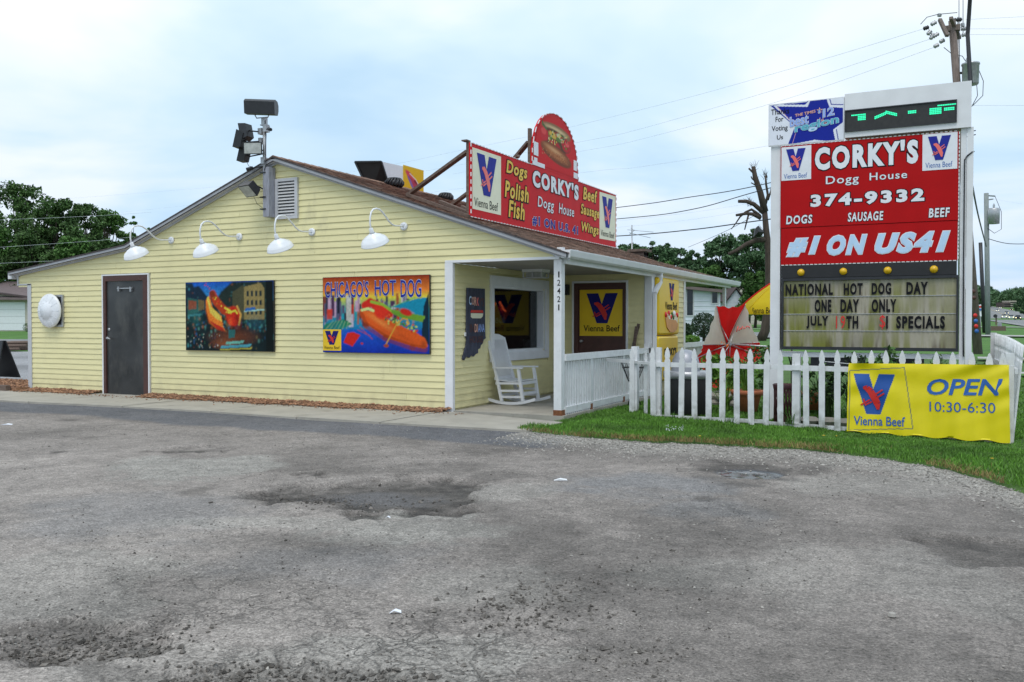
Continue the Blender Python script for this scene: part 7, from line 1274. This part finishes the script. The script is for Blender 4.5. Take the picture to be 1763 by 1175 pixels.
wire([(1608, 82, 36), (1350, 172, 43), (1100, 241, 53), (994, 262, 58), (780, 300, 72)], .015, wl, 'third thin wire above the arched roof sign')
wire([(1673, 184, 36), (1330, 250, 42), (1100, 288, 50), (999, 298, 58), (640, 345, 80)], .014, wl, 'faint single wire leading to the right edge of the arched panel')
wire([(1680, 225, 36), (1322, 316, 42), (1180, 341, 46), (1060, 358, 50), (760, 392, 65)], .026, wc, 'upper thick cable right of the roof sign')
wire([(1680, 232, 36), (1322, 325, 41), (1191, 361, 45), (1060, 377.5, 49), (760, 400, 60)], .026, wc, 'middle sagging cable right of the roof sign')
wire([(1320, 346, 60), (1191, 366, 64), (1060, 381, 70), (900, 396, 80)], .014, wl, 'pale thin wire just under the middle cable')
wire([(1325, 355, 60), (1200, 377, 64), (1060, 392, 70), (900, 402, 80)], .014, wl, 'pale thin wire above the antenna')
wire([(1675, 330, 36), (1309, 380, 42), (1190, 396, 46), (1060, 407, 50), (860, 416, 62)], .034, wc, 'lowest and thickest cable running from the bare tree to the roof sign')
wire([(1318, 360, 52), (1250, 398, 62), (1185, 426, 80)], .02, wd_, 'short wire slanting down from the bare tree over the treetops')
wire([(-60, 382, 60), (0, 379, 60), (145, 373, 60), (260, 366, 60)], .018, wl, 'upper pale wire in front of the trees at the left')
wire([(-60, 429, 60), (0, 426, 60), (162, 415, 60), (230, 408, 60)], .018, wl, 'middle pale wire in front of the trees at the left')
wire([(-60, 456, 60), (0, 453.7, 60), (112, 448.5, 60), (170, 444, 60)], .018, wl, 'lowest pale wire in front of the trees at the left')
wire([(1663, 34, 36), (1763, 29, 32), (1850, 24, 29)], .014, wl, 'highest wire leaving the leaning pole to the right'); wire([(1663, 50, 36), (1763, 50, 32), (1850, 50, 29)], .014, wl, 'second wire leaving the leaning pole to the right'); wire([(1668, 60, 36), (1763, 60, 32), (1850, 61, 29)], .014, wl, 'third wire leaving the leaning pole to the right'); wire([(1675, 182, 36), (1763, 182, 32), (1850, 181, 29)], .014, wl, 'lone wire right of the transformer')
wire([(1674, 320, 37), (1685, 375, 48), (1698, 425, 62)], .05, wd_, 'dark slanting cable between the two poles at the right'); wire([(1700, 411, 62.4), (1738, 420, 60), (1800, 419, 56)], .03, wc, 'dark cable leaving the grey pole to the right')
wire([(1699, 341, 62), (1763, 352, 60), (1850, 362, 57)], .012, wl, 'thin wire from the top of the grey pole to the right')

# ------------------------------------------------------------------ trees
def tree(px, py_top, d, hw, lb, m='leafd', n=5200, leaf=.30, base_frac=.30, ncl=26, seed=0, trunk_px=None, name='tree', gap=.0, rad=None):
    random.seed(seed); x, y = P2(px, d); z0 = tz(x, y); top = zpx(py_top, d); H = top - z0; r = hw / 1550 * d; t = thing(name, (x, y, z0), lb, 'tree'); mb = MB()
    tr = max(.12, H * .018); mb.tube([(x, y, z0 - .2), (x + .1, y, z0 + H * .25), (x - .1, y + .1, z0 + H * .5), (x, y, z0 + H * .8)], [tr * 1.4, tr, tr * .7, tr * .2], 8); mb.build('trunk', M['bark'], t)
    cs = []; rs = []; ncl = int(ncl * 1.9)
    for i in range(ncl):
        v = random.random() ** .75; g_ = v; v = base_frac + (1 - base_frac) * v; prof = math.sin((.16 + .80 * g_) * math.pi) ** .5; a = random.uniform(0, 6.283); q = r * prof * random.random() ** .4 * .86; cr_ = r * random.choice([.12, .16, .2, .26, .32])
        cs.append((x + math.cos(a) * q, y + math.sin(a) * q, z0 + H * v - cr_ * .75 * (v > .7))); rs.append(cr_)
    mb = MB()
    for i in range(0, ncl, 2): c_ = np.array(cs[i]); s_ = np.array([x, y, z0 + (c_[2] - z0) * random.uniform(.45, .7)]); mb.tube([s_, (s_ + c_) / 2 + (0, 0, -.1), c_], [tr * .4, tr * .25, tr * .06], 5)
    mb.build('limbs', M['bark'], t, kind='stuff'); o = leafset('crown', cs, np.array(rs) if rad is None else rad, int(n * 1.7), leaf * .72, M[m], t, kind=None, stretch=(1.15, 1.15, .78), shell=.42)
    return t
TL = [(-60, 300, 88, 80, 'dark tree at the left picture edge behind the garage', 'leafd'), (30, 312, 84, 72, 'tallest dark tree at the left, above the garage roof', 'leafd'), (98, 336, 82, 58, 'broad dark tree second from the tallest one at the left', 'leafd'), (150, 352, 86, 46, 'dark tree rising behind the lower left roof slope', 'leafd'), (186, 360, 92, 42, 'slender tree at the right end of the left tree group', 'leafm'), (-10, 392, 78, 60, 'lower green tree in front of the tallest one at the left', 'leafm'), (62, 400, 78, 60, 'lower rounded tree above the far garage', 'leafd'), (125, 405, 78, 50, 'lower green tree beside the roof corner at the left', 'leafm'), (176, 412, 80, 40, 'low dark tree just above the shallow roof slope', 'leafd'), (214, 398, 84, 36, 'small low tree behind the first lamp', 'leafd')]
for i, (px, py, d, hw, lb, m) in enumerate(TL): tree(px, py, d, hw, lb, m, 7000, .26, .12 if py > 380 else .30, 34, i + 10)
for i, (px, py, d, hw, lb, m, n_) in enumerate([(228, 372, 74, 12, 'thin sparse sapling seen through the first lamp arm', 'leafm', 1000), (262, 392, 74, 12, 'small sparse sapling top above the roof edge', 'leafm', 260)]): tree(px, py, d, hw, lb, m, n_, .16, .35, 10, 40 + i)
TR = [(1088, 412, 108, 34, 'tree just right of the roof sign behind the antenna', 'leafb'), (1124, 414, 110, 32, 'bushy tree behind the chimney', 'leafb'), (1160, 418, 108, 34, 'wide tree right of the chimney', 'leafb'), (1196, 428, 112, 26, 'smaller tree between the wide one and the tall pair', 'leafb'), (1243, 402, 100, 38, 'tall airy tree left of the bare trunk', 'leafb'), (1288, 392, 96, 40, 'tall tree directly behind the bare trunk', 'leafb'), (1330, 405, 98, 34, 'tree crown half hidden by the left sign post', 'leafb'), (1140, 450, 100, 60, 'low green tree behind the roof edge', 'leafm'), (1215, 455, 98, 44, 'low leafy tree above the end of the rear gutter', 'leafm'), (1300, 468, 90, 34, 'low brownish green tree behind the small white outbuilding', 'leafm')]
for i, (px, py, d, hw, lb, m) in enumerate(TR): tree(px, py, d, hw, lb, m, 5200, .30, .1 if py > 440 else .34, 26, i + 70)
for i, (px, py, d, hw, lb) in enumerate([(1662, 495, 190, 22, 'dark green tree behind the wooden pole by the highway'), (1692, 505, 210, 14, 'rounded tree left of the far highway'), (1768, 500, 420, 18, 'dark tree at the right edge beside the highway'), (1788, 492, 380, 26, 'large tree just outside the right edge of the road'), (1758, 514, 560, 12, 'small distant tree beside the far building')]): tree(px, py, d, hw, lb, 'leafb', 2600, .16 * d / 100, .02, 22, i + 120)
# far woods closing the horizon
def woods(name, pts, h0, h1, m, n, leaf, lbl=None):
    cs = []; rs = []
    for (pa, da), (pb, db) in zip(pts[:-1], pts[1:]):
        k_ = int(abs(np.hypot(*(np.array(P2(pa, da)) - np.array(P2(pb, db))))) / (h0 * .5)) + 1
        for i in range(k_):
            f_ = i / k_; x, y = P2(pa + (pb - pa) * f_, da + (db - da) * f_); hh = random.uniform(h0, h1); z = tz(x, y)
            for v in (.2, .45, .7, .9): cs.append((x + random.gauss(0, h0 * .2), y + random.gauss(0, h0 * .2), z + hh * v)); rs.append(h0 * .30)
    o = leafset(name, cs, np.array(rs), n, leaf, M[m], None, stretch=(1, 1, .8), kind='stuff'); return o
woods('distant_woods', [(-900, 150), (-300, 150), (120, 140), (400, 150), (900, 150), (1100, 135), (1350, 135), (1640, 240), (1700, 900)], 6, 9, 'leafd', 60000, .8)
woods('far_roadside_woods', [(1688, 900), (1718, 1500), (1726, 1500), (1752, 1100), (1800, 700), (2200, 500)], 16, 22, 'leafb', 14000, 3.0)
# bare lopped tree
t = thing('lopped_tree', (*P2(1316, 50.7), tz(*P2(1316, 50.7))), 'bare lopped tree with stumpy leafless limbs beside the left sign post', 'tree'); mb = MB(); d = 50.7
def bt(L_, r0, r1): P = [at(a, b_, d) for a, b_ in L_]; mb.tube(P, list(np.linspace(r0, r1, len(P))), 8)
bt([(1309, 588), (1317, 570), (1322, 535), (1324, 480), (1323, 430), (1319, 395), (1316, 360)], .29, .15); mb.build('trunk', M['bark'], t)
for L_, r0, r1 in (([(1317, 365), (1309, 332), (1300, 305), (1297, 287)], .20, .11), ([(1300, 300), (1294, 295), (1289, 290)], .07, .05), ([(1301, 313), (1295, 308), (1293, 304)], .05, .03), ([(1302, 320), (1297, 317), (1293, 315)], .04, .03), ([(1314, 366), (1298, 352), (1285, 347), (1271, 347)], .14, .09), ([(1309, 373), (1301, 366), (1294, 361), (1283, 366), (1274, 374), (1266, 386), (1259, 395)], .10, .02), ([(1310, 376), (1296, 369), (1285, 368), (1267, 371)], .12, .07), ([(1289, 369), (1285, 384), (1282, 396)], .06, .03), ([(1318, 352), (1322, 336), (1319, 318), (1318, 303)], .08, .05), ([(1321, 413), (1302, 414), (1285, 421), (1268, 432), (1254, 438)], .16, .09), ([(1322, 345), (1327, 330), (1331, 310)], .06, .04)):
    mb = MB(); bt(L_, r0, r1); mb.build('limb', M['bark'], t)
mb = MB()
for _ in range(110): a = random.choice([(1298, 288), (1305, 320), (1318, 305), (1290, 350), (1310, 400), (1300, 410)]); x = a[0] + random.uniform(-4, 4); y = a[1] + random.uniform(-6, 6); L_ = [(x, y), (x + random.uniform(-8, 8), y - random.uniform(2, 12))]; P = [at(*q, d) for q in L_]; mb.tube(P, [.012, .004], 4)
mb.build('twigs', M['bark'], t, kind='stuff')
t2 = thing('black_bag', tuple(at(1307, 400, 50.2)), 'crumpled black bag caught in the fork of the bare lopped tree', 'bag'); P = [at(*q, 50.2) for q in ((1299, 407), (1301, 394), (1306, 389), (1311, 395), (1316, 400), (1310, 408))]; mb = MB(); mb.prism(P[::-1], FW * .25); mb.add([at(1306, 399, 49.9)] + P, [(0, i + 1, (i + 1) % 6 + 1) for i in range(6)]); mb.build('bag', M['black'], t2)
# round clipped bushes by the white house and shrubs
def bush(px, py0, py1, d, lb, m='bush', n=2600, sx=1.0):
    r = (py1 - py0) / 2 / 1550 * d; c_ = at(px, (py0 + py1) / 2, d); t = thing('clipped_bush' if m == 'bush' else 'garden_shrub', (c_[0], c_[1], tz(c_[0], c_[1])), lb, 'bush'); mb = MB(); mb.tube([(c_[0], c_[1], tz(c_[0], c_[1]) - .1), c_], .06, 6); mb.build('stem', M['bark'], t); leafset('crown', [c_], r, n, .045, M[m], t, kind=None, stretch=(sx, sx, 1), shell=.2)
bush(1212, 538, 582, 34, 'round dark clipped bush in front of the white house'); bush(1178, 556, 586, 33, 'small dark bush beside the post of the rear porch'); bush(1190, 577, 592, 32, 'low light green shrub between the two dark bushes', 'leafy', 900, 2.0)
bush(48, 556, 572, 70, 'small round bush beside the far garage door', 'leafd', 500)
